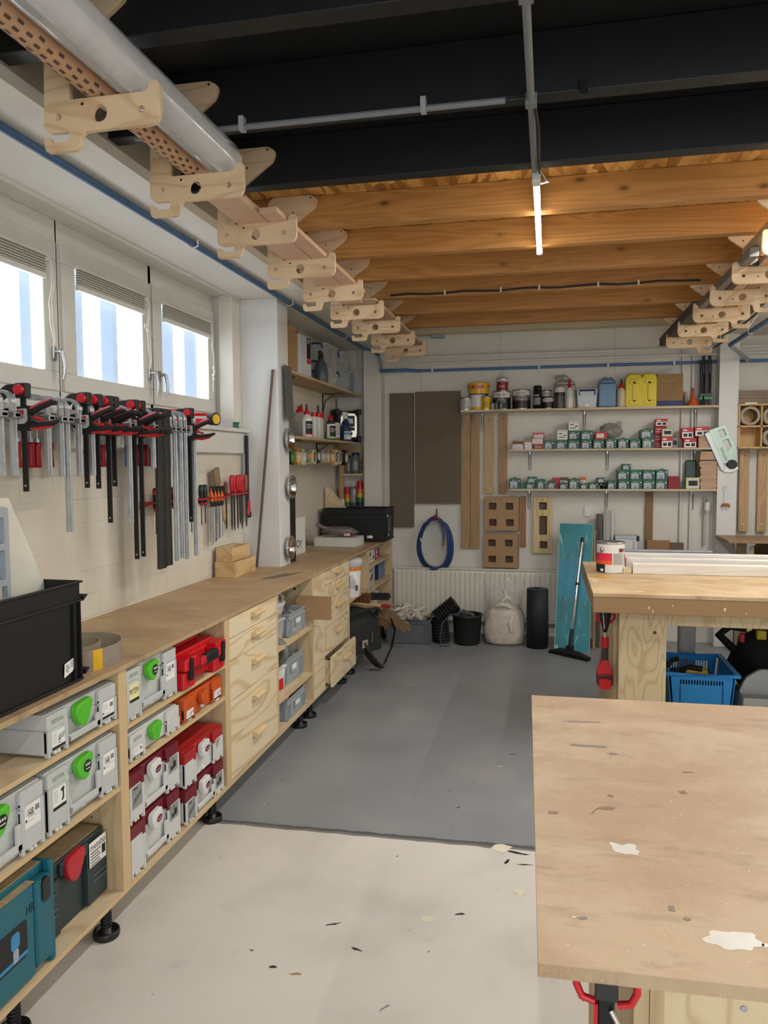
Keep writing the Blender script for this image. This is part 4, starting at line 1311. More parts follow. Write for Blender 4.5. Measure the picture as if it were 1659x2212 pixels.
for y, zb, lb in ((3.585, 1.206, 'dark steel parallel clamp with black jaws, nearer one of the pair'), (3.655, 1.213, 'dark steel parallel clamp with black jaws, farther one of the pair')):
    t = thing('parallel_clamp', lb, 'clamp', (XB, y, 0), 0.0, 'dark steel parallel clamps')
    m = MB().box(-0.006, 0.006, -0.028, 0.028, zb, 1.99); m.box(-0.010, 0.010, -0.030, -0.022, zb, 1.99).box(-0.010, 0.010, 0.022, 0.030, zb, 1.99)
    m.cyl((0.0, 0, zb + 0.03), (0.0075, 0, zb + 0.03), 0.006, 0.006, 10)
    m.build('bar', DKSTEEL, t, 0.001)
    MB().box(-0.15, 0.02, -0.034, 0.034, 1.985, 2.022).build('fixed_jaw', RUBBER, t, 0.006)
    MB().box(-0.15, 0.022, -0.032, 0.032, 1.895, 1.932).build('sliding_jaw', RUBBER, t, 0.006)
    p = MB().lathe([(0, 1.84), (0.014, 1.838), (0.012, 1.80), (0.015, 1.735), (0, 1.73)], 12, 0, T(-0.12, 0, 0)); p.build('handle', REDWOOD, t)
    MB().cyl((-0.12, 0, 1.83), (-0.12, 0, 1.94), 0.006, 0.006, 8).build('spindle', STEEL, t)

# ================================================================== things on the window sill near the pillar
t = thing('tape_measure', 'yellow and black round tape measure on the window sill', 'tape measure', (-2.12, 4.66, 1.9855), R(68))
MB().cyl((0, -0.022, 0.042), (0, 0.022, 0.042), 0.042, 0.042, 20).build('case', RUBBER, t, 0.004)
MB().cyl((0, -0.026, 0.042), (0, 0.026, 0.042), 0.032, 0.032, 20).build('face', solid('tape_yellow', 'e2b61e', 0.4), t, 0.003)
t = thing('stapler', 'red hand tool lying on the window sill beside the tape measure', 'hand tool', (-2.10, 4.35, 1.9855), R(80))
MB().box(-0.10, 0.10, -0.016, 0.016, 0.0, 0.03).build('tool_body', REDPL, t, 0.008)
MB().tube([(-0.10, 0, 0.03), (0.0, 0, 0.055), (0.12, 0, 0.06)], [0.010, 0.011, 0.009], 8).build('lever', REDPL, t)
t = thing('tape_roll', 'green rimmed tape spool lying on the window sill by the pillar', 'tape', (-2.14, 5.02, 1.9855))
MB().lathe([(0.018, 0.0), (0.05, 0.0), (0.05, 0.004), (0.04, 0.005), (0.04, 0.034), (0.05, 0.035), (0.05, 0.040), (0.018, 0.040), (0.018, 0.0)], 20).build('spool', solid('spool_green', '2e6a55', 0.4), t)
tag(MB().box(-2.16, -2.09, 4.76, 4.90, 1.9855, 2.03).build('small_carton', solid('pale_carton', 'c9c3d2', 0.6), None, 0.002), 'small pale carton on the window sill next to the tape spool', 'carton')
tag(MB().cyl((-2.15, 4.50, 1.9855), (-2.15, 4.50, 2.012), 0.055, 0.055, 20).cyl((-2.15, 4.50, 2.012), (-2.15, 4.50, 2.0125), 0.02, 0.02, 12, 1).build('masking_tape', [solid('masking_cream', 'd8cf9f', 0.6), INK]), 'cream tape roll lying flat on the window sill', 'tape')
t = thing('claw_tool', 'red handled tool with pale blade lying on the window sill behind the clamps', 'hand tool', (-2.15, 4.12, 1.9855), R(75))
MB().box(-0.14, 0.02, -0.03, 0.03, 0.0, 0.02).build('blade', solid('pink_film', 'c79a94', 0.5), t, 0.004)
MB().box(0.02, 0.08, -0.02, 0.02, 0.0, 0.075).build('handle', REDPL, t, 0.008)

# ================================================================== tool holder on the wall: screwdrivers, chisels, files
HOLD = solid('holder_red', 'b01f2a', 0.4, var=0.06)
holders = ((3.76, 4.10, 1.53), (4.22, 4.47, 1.525), (4.50, 4.76, 1.525), (4.80, 5.13, 1.535))
for i, (y0, y1, z) in enumerate(holders):
    lb = ['red wall mounted tool holder hidden partly behind the long clamps', 'red wall mounted tool holder with green and blue screwdrivers', 'red wall mounted tool holder with orange handled chisels', 'red wall mounted tool holder with red handled files'][i]
    t = thing('tool_holder', lb, 'tool holder', (0, 0, 0), group='red tool holders on the brick wall')
    pts = [y0 + 0.02 + k * (y1 - y0 - 0.04) / 5 for k in range(6)]
    m = MB().plate(rounded([(XL + 0.001, y0), (-2.055, y0 + 0.03), (-2.055, y1 - 0.03), (XL + 0.001, y1)], 0.008), 0.010, T(0, 0, z), [circle(-2.085, y0 + (y1 - y0) * (k + 0.5) / 6, 0.009, 10) for k in range(6)])
    m.build('holder_plate', HOLD, t)
    for yy in (y0 + 0.004, y1 - 0.004): MB().add([(XL + 0.001, yy - 0.003, z + 0.005), (-2.06, yy - 0.003, z + 0.005), (XL + 0.001, yy - 0.003, z - 0.035), (XL + 0.001, yy + 0.003, z + 0.005), (-2.06, yy + 0.003, z + 0.005), (XL + 0.001, yy + 0.003, z - 0.035)], [(0, 1, 2), (3, 5, 4), (0, 3, 4, 1), (1, 4, 5, 2), (2, 5, 3, 0)]).build('gusset', HOLD, t)


def driver(y, z, kind, label, ln=0.12, col=None, col2=None, group=None, blade=None, tilt=0.0):
    """A tool hanging point down through the holder; z is the underside of its handle."""
    t = thing({'sd': 'screwdriver', 'ch': 'chisel', 'fi': 'file'}[kind], label, {'sd': 'screwdriver', 'ch': 'chisel', 'fi': 'file'}[kind], (-2.085, y, z), 0, group, (R(tilt), 0, 0))
    if kind == 'sd':
        MB().lathe([(0, 0), (0.010, 0), (0.012, 0.01), (0.0145, 0.03), (0.0135, 0.05), (0.016, 0.075), (0.0155, 0.115), (0.011, 0.125), (0, 0.127)], 12).build('handle', col, t)
        MB().lathe([(0.0125, 0.004), (0.0132, 0.012), (0.0125, 0.018), (0.012, 0.004)], 12).build('collar', col2, t)
        MB().lathe([(0, 0.128), (0.0112, 0.1255), (0.0158, 0.112), (0.0163, 0.09), (0.016, 0.088)], 12).build('end_cap', col2 if blade is None else blade, t)
        MB().cyl((0, 0, 0), (0, 0, -ln), 0.003, 0.003, 8).cyl((0, 0, -ln), (0, 0, -ln - 0.025), 0.0036, 0.003, 8).build('shaft', BLKSTEEL, t)
    elif kind == 'ch':
        MB().lathe([(0, 0), (0.008, 0), (0.011, 0.015), (0.013, 0.05), (0.015, 0.09), (0.013, 0.118), (0, 0.125)], 12).build('handle', col, t)
        MB().plate(rounded([(-0.011, 0.128), (0.011, 0.128), (0.013, 0.10), (0.004, 0.07), (-0.004, 0.07), (-0.013, 0.10)], 0.004), 0.030, RZ(90) @ TO_XZ).build('end_grip', RUBBER, t, 0.002)
        MB().lathe([(0.0085, 0.0), (0.0125, 0.012), (0.0135, 0.032), (0.0120, 0.034), (0.008, 0.0)], 12).build('neck_grip', RUBBER, t)
        MB().box(-0.002, 0.002, -blade, blade, -ln, 0.0).build('blade', STEEL, t, 0.001)
    else:
        MB().lathe([(0, 0), (0.007, 0), (0.010, 0.01), (0.014, 0.05), (0.015, 0.085), (0.012, 0.112), (0.006, 0.120), (0, 0.121)], 12).build('handle', col, t)
        MB().box(-0.003, 0.003, -0.008, 0.008, -ln * 0.86, 0.0).frust((-0.0015, 0.0015, -0.004, 0.004), (-0.003, 0.003, -0.008, 0.008), -ln, -ln * 0.86).build('blade', DKSTEEL, t)
    return t


DGREEN = solid('driver_green', '24402c', 0.4, var=0.06)
DBLUE = solid('driver_blue', '23315e', 0.4, var=0.06)
for y, c, lb in ((3.82, REDPL, 'dark screwdriver with red end hanging behind the dark steel clamps'), (3.90, REDPL, 'dark screwdriver hanging behind the first long steel clamps'), (4.03, REDPL, 'dark screwdriver with red rim between two long steel clamps')):
    driver(y, 1.485, 'sd', lb, 0.10, RUBBER, c, 'screwdrivers in the holders')
for y, c, lb, ln in ((4.245, DBLUE, 'blue ended black screwdriver beside the lone long clamp', 0.13), (4.30, DBLUE, 'short black screwdriver half hidden by the lone long clamp', 0.10), (4.38, DGREEN, 'green ended black screwdriver, nearer one of the pair', 0.095), (4.435, DGREEN, 'green ended black screwdriver, farther one of the pair', 0.09)):
    driver(y, 1.485, 'sd', lb, ln, RUBBER, HOLD, 'screwdrivers in the holders', c)
CHO = solid('chisel_orange', 'e0701c', 0.4, var=0.05)
for y, w, ln, lb in ((4.535, 0.007, 0.235, 'orange handled chisel with narrow blade, first in the row'), (4.585, 0.017, 0.225, 'orange handled chisel with wide blade, second in the row'), (4.635, 0.015, 0.21, 'orange handled chisel, third in the row'), (4.685, 0.006, 0.20, 'orange handled chisel with thin blade, last in the row')):
    driver(y, 1.468, 'ch', lb, ln, CHO, None, 'orange handled chisels', w)
FR = solid('file_red', 'b8121f', 0.35, var=0.05)
for k, (y, ln, c) in enumerate(((4.845, 0.25, FR), (4.885, 0.255, FR), (4.945, 0.25, FR), (4.985, 0.22, FR), (5.02, 0.255, FR), (5.095, 0.25, solid('file_worn_red', 'a4483f', 0.5)))):
    driver(y, 1.543, 'fi', ['red handled file, first in the row of files', 'red handled file, second in the row', 'red handled file with short grip in the middle of the row', 'red handled file just left of the last tall one', 'tall red handled file, last bright red one in the row', 'file with faded red handle at the end of the row'][k], ln, c, None, 'red handled files', None, 1.0 if k % 2 else 0)
t = thing('wood_mallet', 'wooden handled tool with flat pale head hanging above the orange chisels', 'hand tool', (-2.10, 4.70, 1.45), rot=(R(14), 0, 0))
MB().box(-0.012, 0.012, -0.05, 0.03, 0.16, 0.27).build('head', solid('worn_wood', '8a7458', 0.7, var=0.2), t, 0.004)
MB().tube([(0, 0.03, 0.16), (0.0, 0.035, 0.05), (0, 0.03, -0.08), (0, 0.05, -0.13)], [0.014, 0.012, 0.015, 0.006], 8).build('handle', solid('pale_handle_wood', 'c59f6d', 0.6, var=0.15), t)
t = thing('iron_rasp', 'dark rasp with wooden handle hanging between the chisels and the files', 'file', (-2.085, 4.755, 1.52), group=None)
MB().lathe([(0, 0), (0.009, 0), (0.014, 0.05), (0.013, 0.09), (0, 0.10)], 12).build('handle', solid('old_brown_wood', '6d4534', 0.6), t)
MB().box(-0.002, 0.002, -0.008, 0.008, -0.21, 0.0).build('blade', DKSTEEL, t)

t = thing('iron_bar_clamp', 'black slotted bar with red grip hanging by the pillar', 'clamp', (-2.10, 5.16, 0))
MB().box(-0.008, 0.008, -0.017, 0.017, 1.42, 1.94).build('bar', BLKSTEEL, t, 0.002)
MB().box(-0.012, 0.016, -0.016, 0.018, 1.37, 1.48).build('grip', REDPL, t, 0.006)
MB().box(-0.010, 0.018, 0.0, 0.030, 1.355, 1.40).build('grip_end', RUBBER, t, 0.008)

# ================================================================== leaning stick and things on the pillar
st = MB().tube([(-2.035, 5.155, 1.001), (-1.905, 5.185, 2.40)], 0.010, 8)
tag(st.build('wooden_stick', solid('dark_stick', '6a5547', 0.7, var=0.2, scale=30)), 'thin dark wooden stick leaning in the corner against the pillar', 'stick')
XP = -1.872


def dish(y, z, label, red=False):
    t = thing('parts_dish', label, 'dish', (XP, y, z), rot=(0, R(90), 0), group='round steel dishes stuck to the pillar')
    MB().lathe([(0, 0.003), (0.043, 0.003), (0.055, 0.009), (0.082, 0.038), (0.088, 0.040), (0.088, 0.036), (0.058, 0.003), (0.045, 0.0), (0, 0.0)], 28).build('bowl', CHROME, t)
    random.seed(int(z * 1000))
    for k in range(9):
        a = random.uniform(0, 6.28); r = random.uniform(0.0, 0.032); b = random.uniform(0, 6.28)
        c = Vector((r * math.cos(a), r * math.sin(a), 0.010 + 0.004 * k * 0.5))
        d = Vector((math.cos(b), math.sin(b), random.uniform(-0.1, 0.5))) * 0.020
        m = MB().cyl(c - d, c + d, 0.002, 0.0015, 6).cyl(c - d * 1.15, c - d, 0.0045, 0.0045, 8)
        m.build('screw', REDPL if (red and k % 2) else STEEL, t)
    return t


dish(5.35, 1.915, 'round steel dish, topmost of three on the pillar')
dish(5.375, 1.567, 'round steel dish, middle one of three on the pillar')
dish(5.335, 1.127, 'round steel dish filled with red and silver screws, lowest on the pillar', True)
tag(MB().plate([(-0.075, 0), (0.075, 0.0), (0.075, -0.37), (-0.060, -0.40)], 0.006, T(XP + 0.025, 5.335, 2.44) @ RX(-2) @ RY(-3) @ FACE_X @ TO_XZ).build('hanging_sheet', solid('hanging_grey_panel', '5a5a58', 0.5, var=0.05)), 'dark grey thin sheet hanging high on the pillar from the shelf end', 'panel')
tag(MB().box(XP - 0.012, XP, 5.424, 5.545, 1.0005, 1.50).build('black_bar', BLKSTEEL, None, 0.001), 'flat black bar standing on the worktop behind the pillar', 'bar')
t = thing('lettered_board', 'white board with the letters LO! standing behind the black bar', 'board', (-2.0, 5.89, 1.0005), R(82))
MB().box(-0.20, 0.20, 0.0, 0.012, 0.0, 0.30).build('board', solid('white_board', 'd5d5d1', 0.5, var=0.04), t, 0.001)
MB().text('LO!', face(0.05, -0.001, 0.085), 0.062, 0, 0.15).build('lettering', INK, t)

# ================================================================== alcove beyond the pillar
XA = -1.872


def wrap_text(mb, st, r, zc, h, w, mi, ang=-90.0, c=(0, 0)):
    """Lettering bent round a cylinder of radius r about the local z axis, facing the given angle."""
    vs, fs, asp = text_geo(st)
    out = []
    for a, b in vs:
        t = R(ang) + (a - 0.5) * w / r
        out.append((c[0] + r * math.cos(t), c[1] + r * math.sin(t), zc + (b - 0.5) * h))
    mb.add(out, fs, mi)
    return mb


def wrap_patch(mb, r, z0, z1, a0, a1, mi, n=10):
    vs = []
    for i in range(n + 1):
        t = R(a0 + (a1 - a0) * i / n)
        vs += [(r * math.cos(t), r * math.sin(t), z0), (r * math.cos(t), r * math.sin(t), z1)]
    mb.add(vs, [(2 * i, 2 * i + 2, 2 * i + 3, 2 * i + 1) for i in range(n)], mi, True)
    return mb


CLEARBOX = clear('clear_box_plastic', 'cfd4d2', 0.15, 0.42)
CLEARFILM = clear('clear_film', 'e2e4e2', 0.12, 0.34)
CLEARFILM2 = clear('milky_film', 'd8d9d6', 0.25, 0.62)
BLUELATCH = solid('box_latch_blue', '22306f', 0.4, var=0.04)
CARD = fibreboard('cardboard', 'a98660', None, 0.8)
CARD_D = fibreboard('cardboard_dark', '8a6c4a', None, 0.8)
SHELFW = plywood('shelf_plank', 'c2ad88', 'a0845a', 'y', 4.0, 1.0, False)
SHELFX = plywood('shelf_plank_back', 'd3c3a3', 'ac9469', 'x', 4.0, 1.0, False)
TIN = solid('tin_metal', 'b4b6b8', 0.25, 0.9, var=0.05)
NAVY = solid('navy_label', '1f2c57', 0.45, var=0.04)
SKYB = solid('sky_label', '4d86b8', 0.45, var=0.04)


def shelf_thing(label, x0, x1, y0, y1, z, th, mat_, brackets, along='y', bmat=None, group=None):
    t = thing('wall_shelf', label, 'shelf', (0, 0, 0), group=group)
    MB().box(x0, x1, y0, y1, z - th, z).build('shelf_plank', mat_, t, 0.001)
    for b in brackets:
        m = MB()
        if along == 'y':
            m.box(XL + 0.001, x1 - 0.06, b - 0.012, b + 0.012, z - th - 0.006, z - th)
            m.box(XL + 0.001, XL + 0.008, b - 0.012, b + 0.012, z - th - 0.20, z - th - 0.006)
            m.tube([(XL + 0.006, b, z - th - 0.18), (XL + 0.03, b, z - th - 0.07), (XL + 0.12, b, z - th - 0.012)], 0, flat=(0.012, 0.006))
        else:
            m.tube([(b - 0.010, y0 + 0.03, z - th - 0.004), (b - 0.010, YB - 0.012, z - th - 0.006), (b - 0.010, YB - 0.006, z - th - 0.18), (b, YB - 0.006, z - th - 0.192), (b + 0.010, YB - 0.006, z - th - 0.18), (b + 0.010, YB - 0.012, z - th - 0.006), (b + 0.010, y0 + 0.03, z - th - 0.004)], 0.0035, 6)
            m.box(b - 0.012, b + 0.012, YB - 0.006, YB - 0.001, z - th - 0.03, z - th - 0.005)
        m.build('bracket', bmat or STEEL, t)
    return t


shelf_thing('upper plank shelf in the alcove carrying the white tin and clear boxes', XL + 0.001, XA, 5.425, 7.67, 2.432, 0.020, SHELFW, (5.75, 7.22), 'y', BLKSTEEL, 'alcove shelves')
shelf_thing('lower plank shelf in the alcove carrying glue bottles and the radio', XL + 0.001, XA, 5.425, 7.67, 1.948, 0.020, SHELFW, (5.9, 7.0), 'y', BLKSTEEL, 'alcove shelves')

# --- upper shelf
Z1 = 2.4325
m = MB().plate([(0, 0), (0.15, 0.0), (0.16, 0.31), (0.06, 0.40), (0, 0.34)], 0.012, T(-1.985, 5.70, Z1) @ RZ(78) @ TO_XZ)
m.quad(0.02, 0.05, 0.02, 0.05, T(-1.985, 5.70, Z1) @ RZ(78) @ T(0, -0.0068, 0) @ TO_XZ, 1)
tag(m.build('cardboard_piece', [CARD, INK], None), 'tall brown cardboard piece at the near end of the upper alcove shelf', 'cardboard')
t = thing('solvent_tin', 'tall white rectangular tin with red cap on the upper alcove shelf', 'tin', (-1.96, 6.12, Z1), R(84))
MB().box(-0.12, 0.12, 0, 0.16, 0, 0.355).build('tin_body', solid('white_tin', 'd6d8dc', 0.25, 0.1, var=0.03), t, 0.012)
MB().cyl((-0.04, 0.08, 0.355), (-0.04, 0.08, 0.372), 0.018, 0.016, 12).cyl((-0.04, 0.08, 0.372), (-0.04, 0.08, 0.393), 0.022, 0.026, 12).build('cap', REDPL, t)
m = MB().box(0.02, 0.10, -0.001, 0.0, 0.17, 0.34, 1)
m.box(0.02, 0.10, -0.0012, -0.001, 0.13, 0.165, 2)
for k in range(3): m.quad(0.03, 0.09 - 0.01 * k, 0.32 - 0.012 * k, 0.326 - 0.012 * k, face(0, -0.0016, 0), 0)
m.build('label', [PAPER, INK, REDPL], t)
d1 = [(0, 0.055), (0.055, 0), (0, -0.055), (-0.055, 0)]
m = MB().plate(d1, 0.001, T(-0.1205, 0.08, 0.26) @ RZ(-90) @ TO_XZ, (), 0)
m.plate([(a * 0.95, b * 0.95) for a, b in d1], 0.001, T(-0.1205, 0.08, 0.09) @ RZ(-90) @ TO_XZ, [[(a * 0.85, b * 0.85) for a, b in d1]], 1)
m.build('hazard_diamond', [REDPL, INK], t)


def spray_bottle(label, loc, rz, body, head, r=0.05, h=0.26, lab=None):
    t = thing('spray_bottle', label, 'spray bottle', loc, rz)
    MB().lathe([(0, 0), (r * 0.95, 0), (r, 0.01), (r, h * 0.35), (r * 0.72, h * 0.62), (r * 0.34, h * 0.76), (r * 0.32, h * 0.80), (0, h * 0.80)], 18).build('bottle', body, t)
    m = MB().lathe([(r * 0.38, h * 0.77), (r * 0.42, h * 0.84), (r * 0.30, h * 0.86), (0, h * 0.86)], 12)
    m.build('collar', head, t)
    m = MB().box(-0.055, 0.035, -0.014, 0.014, h * 0.86, h)
    m.box(-0.068, -0.055, -0.009, 0.009, h * 0.91, h * 0.98)
    m.build('spray_head', head, t, 0.006)
    MB().tube([(-0.030, 0, h * 0.88), (-0.045, 0, h * 0.80), (-0.042, 0, h * 0.70)], [0.006, 0.006, 0.004], 8).build('trigger', head, t)
    if lab:
        m = MB(); wrap_patch(m, r + 0.0006, 0.02, h * 0.34, -170, 60, 0); wrap_patch(m, r + 0.0009, h * 0.22, h * 0.30, -170, 60, 1)
        m.build('label', lab, t)
    return t


spray_bottle('dark grey spray bottle on the upper alcove shelf in front of clear boxes', (-1.93, 6.45, Z1), R(95), solid('slate_bottle', '4a515a', 0.4), RUBBER, 0.062, 0.27)


def clear_box(label, loc, rz, w, d, h, group=None):
    t = thing('clear_box', label, 'storage box', loc, rz, group)
    a = w / 2
    MB().tray(-a, a, 0, d, 0, h - 0.012, 0.003, 0.012).build('box_body', CLEARBOX, t)
    MB().box(-a - 0.006, a + 0.006, -0.006, d + 0.006, h - 0.016, h).build('lid', CLEARFILM2, t, 0.003)
    MB().box(-a * 0.8, a * 0.7, d * 0.2, d * 0.8, 0.008, h * 0.45).build('contents', solid('boxed_parts_grey', 'a7a49a', 0.7, var=0.3, scale=40), t)
    for sx in (-1, 1):
        MB().tube([(sx * (a - 0.01), d * 0.22, h * 0.72), (sx * (a + 0.022), d * 0.22, h * 0.92), (sx * (a + 0.026), d * 0.5, h * 0.96), (sx * (a + 0.022), d * 0.78, h * 0.92), (sx * (a - 0.01), d * 0.78, h * 0.72)], 0, flat=(0.008, 0.016)).build('latch', BLUELATCH, t)
    return t


cg = 'clear boxes on the upper alcove shelf'
clear_box('clear storage box at the bottom of the front stack on the upper alcove shelf', (-1.925, 6.79, Z1), R(90), 0.36, 0.20, 0.125, cg)
clear_box('clear storage box in the middle of the front stack on the upper alcove shelf', (-1.925, 6.785, Z1 + 0.126), R(90), 0.36, 0.20, 0.085, cg)
clear_box('larger clear storage box topping the front stack on the upper alcove shelf', (-1.925, 6.80, Z1 + 0.212), R(90), 0.36, 0.20, 0.160, cg)
clear_box('small clear box with blue latch, lower of the pair behind the front stack', (-1.91, 7.24, Z1), R(90), 0.22, 0.20, 0.175, cg)
clear_box('small clear box with blue latch, upper of the pair behind the front stack', (-1.91, 7.24, Z1 + 0.176), R(90), 0.22, 0.20, 0.185, cg)
t = thing('parts_jar', 'tall clear bluish box at the far end of the upper alcove shelf', 'storage box', (-1.93, 7.535, Z1), R(90))
MB().tray(-0.08, 0.08, 0, 0.16, 0, 0.20, 0.003).build('box_body', clear('bluish_clear', 'aebfd2', 0.12, 0.5), t)
MB().box(-0.084, 0.084, -0.004, 0.164, 0.20, 0.215).build('lid', CLEARFILM2, t, 0.003)
for k in range(4): MB().box(-0.07, 0.07, 0.02, 0.14, 0.012 + 0.045 * k, 0.04 + 0.045 * k).build('packet', solid('pale_blue_packet', '9fb0c4', 0.4, var=0.25, scale=25), t, 0.006)

# --- lower shelf
Z2 = 1.9485
t = thing('parts_bin', 'smoky clear tub of odds and ends at the near end of the lower alcove shelf', 'tub', (-1.955, 5.72, Z2), R(90))
MB().tray(-0.10, 0.10, 0, 0.15, 0, 0.19, 0.003, 0.02).build('tub', clear('smoky_clear', '8d9092', 0.15, 0.5), t)
for k in range(7):
    MB().tube([(-0.05 + 0.02 * k, 0.06, 0.01), (-0.045 + 0.017 * k, 0.06 + 0.01 * (k % 3), 0.10), (-0.06 + 0.021 * k, 0.07, 0.17)], 0.009, 8).build('odd_piece', (CARD, DKSTEEL, STEEL)[k % 3], t)
MB().box(-0.05, 0.04, 0.03, 0.12, 0.15, 0.215).build('black_block', RUBBER, t, 0.006)


def nozzle_bottle(label, loc, r, h, body, cap, tip, lab=None, oval=1.0, rz=0.0, name='glue_bottle', group='glue bottles on the lower alcove shelf', loop=False, text=None):
    t = thing(name, label, 'bottle', loc, rz, group)
    hb = h * 0.68
    S = Matrix.Diagonal((1, oval, 1, 1))
    MB().lathe([(0, 0), (r * 0.92, 0), (r, 0.008), (r, hb * 0.80), (r * 0.82, hb * 0.92), (r * 0.45, hb), (r * 0.42, hb + 0.01), (0, hb + 0.01)], 20, 0, S).build('bottle', body, t)
    MB().lathe([(r * 0.50, hb), (r * 0.52, hb + 0.020), (r * 0.30, hb + 0.030), (r * 0.24, h * 0.86), (0, h * 0.86)], 14).build('cap', cap, t)
    if tip is not None:
        MB().lathe([(0.0085, h * 0.84), (0.008, h * 0.88), (0.005, h), (0, h)], 10).build('nozzle', tip, t)
    if lab:
        m = MB()
        wrap_patch(m, r + 0.0008, hb * 0.08, hb * 0.80, -200, 10, 0)
        wrap_patch(m, r + 0.0012, hb * 0.12, hb * 0.72, -160, -20, 1)
        wrap_patch(m, r + 0.0016, hb * 0.12, hb * 0.18, -160, -20, 2)
        for k in range(3): wrap_patch(m, r + 0.0016, hb * (0.55 - 0.07 * k), hb * (0.57 - 0.07 * k), -150, -60 - 15 * k, 0)
        m2 = MB()
        m2.v = [tuple(S @ Vector(p)) for p in m.v]; m2.f = m.f; m2.mi = m.mi; m2.sm = m.sm
        m2.build('label', lab, t)
    if text:
        m = MB(); wrap_text(m, text, r + 0.0018, hb * 0.66, 0.014, r * 1.5, 0); m.build('print', PAPER, t)
    return t


BL = [PAPER, INK, REDPL]
nozzle_bottle('white glue bottle with black nozzle half hidden behind the smoky tub', (-2.05, 5.78, Z2), 0.035, 0.29, WHITEP, REDPL, RUBBER)
nozzle_bottle('white bottle with red looped cap behind the smoky tub', (-2.08, 5.92, Z2), 0.045, 0.30, WHITEP, REDPL, REDPL)
nozzle_bottle('white glue bottle with large black label and black nozzle on the lower alcove shelf', (-1.93, 6.03, Z2), 0.044, 0.275, WHITEP, REDPL, RUBBER, BL, 1.0, R(75))
nozzle_bottle('tall milky jug with red cap behind the black labelled glue bottle', (-2.03, 6.15, Z2), 0.06, 0.31, solid('milky_jug', 'b9b7ab', 0.35), REDPL, None)
nozzle_bottle('milky bottle with black nozzle standing behind the pair of white flasks', (-2.07, 6.33, Z2), 0.045, 0.295, solid('milky_jug', 'b9b7ab', 0.35), REDPL, RUBBER)
for y, lb in ((6.315, 'flat white flask with red cap, nearer of the pair on the lower alcove shelf'), (6.445, 'flat white flask with red cap and black nozzle, farther of the pair')):
    t = thing('white_flask', lb, 'bottle', (-1.925, y, Z2), R(88), 'flat white flasks on the lower alcove shelf')
    MB().frust((-0.055, 0.055, 0, 0.06), (-0.052, 0.045, 0.005, 0.055), 0, 0.19).build('flask', WHITEP, t, 0.012)
    MB().cyl((-0.01, 0.03, 0.19), (-0.01, 0.03, 0.222), 0.024, 0.022, 14).build('cap', REDPL, t)
    if y > 6.4: MB().lathe([(0.012, 0.222), (0.009, 0.235), (0.008, 0.28), (0.004, 0.295), (0, 0.295)], 10, 0, T(-0.01, 0.03, 0)).build('nozzle', RUBBER, t)
nozzle_bottle('brown bottle with large red lid and black label on the lower alcove shelf', (-1.92, 6.70, Z2), 0.044, 0.26, solid('dark_bottle', '3a3b38', 0.3), solid('red_lid', 'b0182a', 0.4), None, [PAPER, INK, GREEN], 1.0, R(75))
t = thing('red_sprayer_lid', 'white round tub with big red lid behind the brown bottle', 'tub', (-2.03, 6.68, Z2))
MB().cyl((0, 0, 0), (0, 0, 0.19), 0.05, 0.05, 18).build('tub', WHITEP, t); MB().cyl((0, 0, 0.19), (0, 0, 0.245), 0.055, 0.05, 18).build('lid', REDPL, t)
t = thing('paper_carton', 'white and brown small carton with red corner between brown bottle and spray bottle', 'carton', (-1.94, 6.97, Z2), R(80))
MB().box(-0.07, 0.07, 0, 0.07, 0, 0.17).build('carton', [CARD], t, 0.001)
m = MB().box(-0.06, 0.068, -0.001, 0, 0.03, 0.168, 0).box(-0.06, -0.03, -0.0014, -0.001, 0.12, 0.168, 1)
for k in range(5): m.quad(-0.02, 0.055 - 0.01 * (k % 2), 0.14 - 0.02 * k, 0.146 - 0.02 * k, face(0, -0.0016, 0), 2)
m.build('label', [PAPER, REDPL, GREYPRINT], t)
spray_bottle('spray bottle with white head and blue label beside the radio', (-1.925, 7.24, Z2), R(80), NAVY, WHITEP, 0.055, 0.285, [PAPER, SKYB])
t = thing('site_radio', 'black and chrome work radio at the far end of the lower alcove shelf', 'radio', (-1.95, 7.46, Z2), R(34))
MB().box(-0.12, 0.12, 0.01, 0.14, 0.02, 0.31).build('housing', RUBBER, t, 0.018)
for sx in (-1, 1):
    for z in (0.03, 0.30): MB().box(sx * 0.115 - 0.022, sx * 0.115 + 0.022, -0.01, 0.16, z - 0.028, z + 0.028).build('corner_bumper', RUBBER, t, 0.012)
m = MB().plate(rounded([(-0.075, 0.05), (0.075, 0.05), (0.085, 0.09), (0.085, 0.25), (0.06, 0.285), (-0.06, 0.285), (-0.085, 0.25), (-0.085, 0.09)], 0.012), 0.014, face(0, 0.006, 0), [rounded([(-0.062, 0.115), (0.062, 0.115), (0.062, 0.262), (-0.062, 0.262)], 0.01)])
m.build('chrome_front', CHROME, t, 0.003)
MB().box(-0.062, 0.062, 0.0, 0.012, 0.115, 0.262).build('control_panel', RUBBER, t)
MB().box(-0.045, 0.045, -0.002, 0.0, 0.185, 0.235).build('display', solid('lcd_grey', 'a9b7bd', 0.15), t)
for k in range(4): MB().cyl((-0.045 + 0.03 * k, -0.004, 0.15), (-0.045 + 0.03 * k, 0.0, 0.15), 0.007, 0.007, 10).build('button', CHROME, t)
MB().cyl((0, -0.024, 0.085), (0, 0.0, 0.085), 0.030, 0.032, 20).build('dial', RUBBER, t, 0.003)
MB().cyl((-0.10, 0.09, 0.30), (-0.10, 0.09, 0.43), 0.006, 0.005, 8).build('aerial', RUBBER, t)

# --- tape rolls on a rod under the lower shelf
t = thing('peg_rail', 'wooden peg rail under the lower alcove shelf carrying the tape rolls', 'rail', (0, 0, 0))
MB().box(XL + 0.001, XL + 0.02, 5.56, 7.42, 1.80, 1.86).build('rail_board', PLY, t, 0.002)


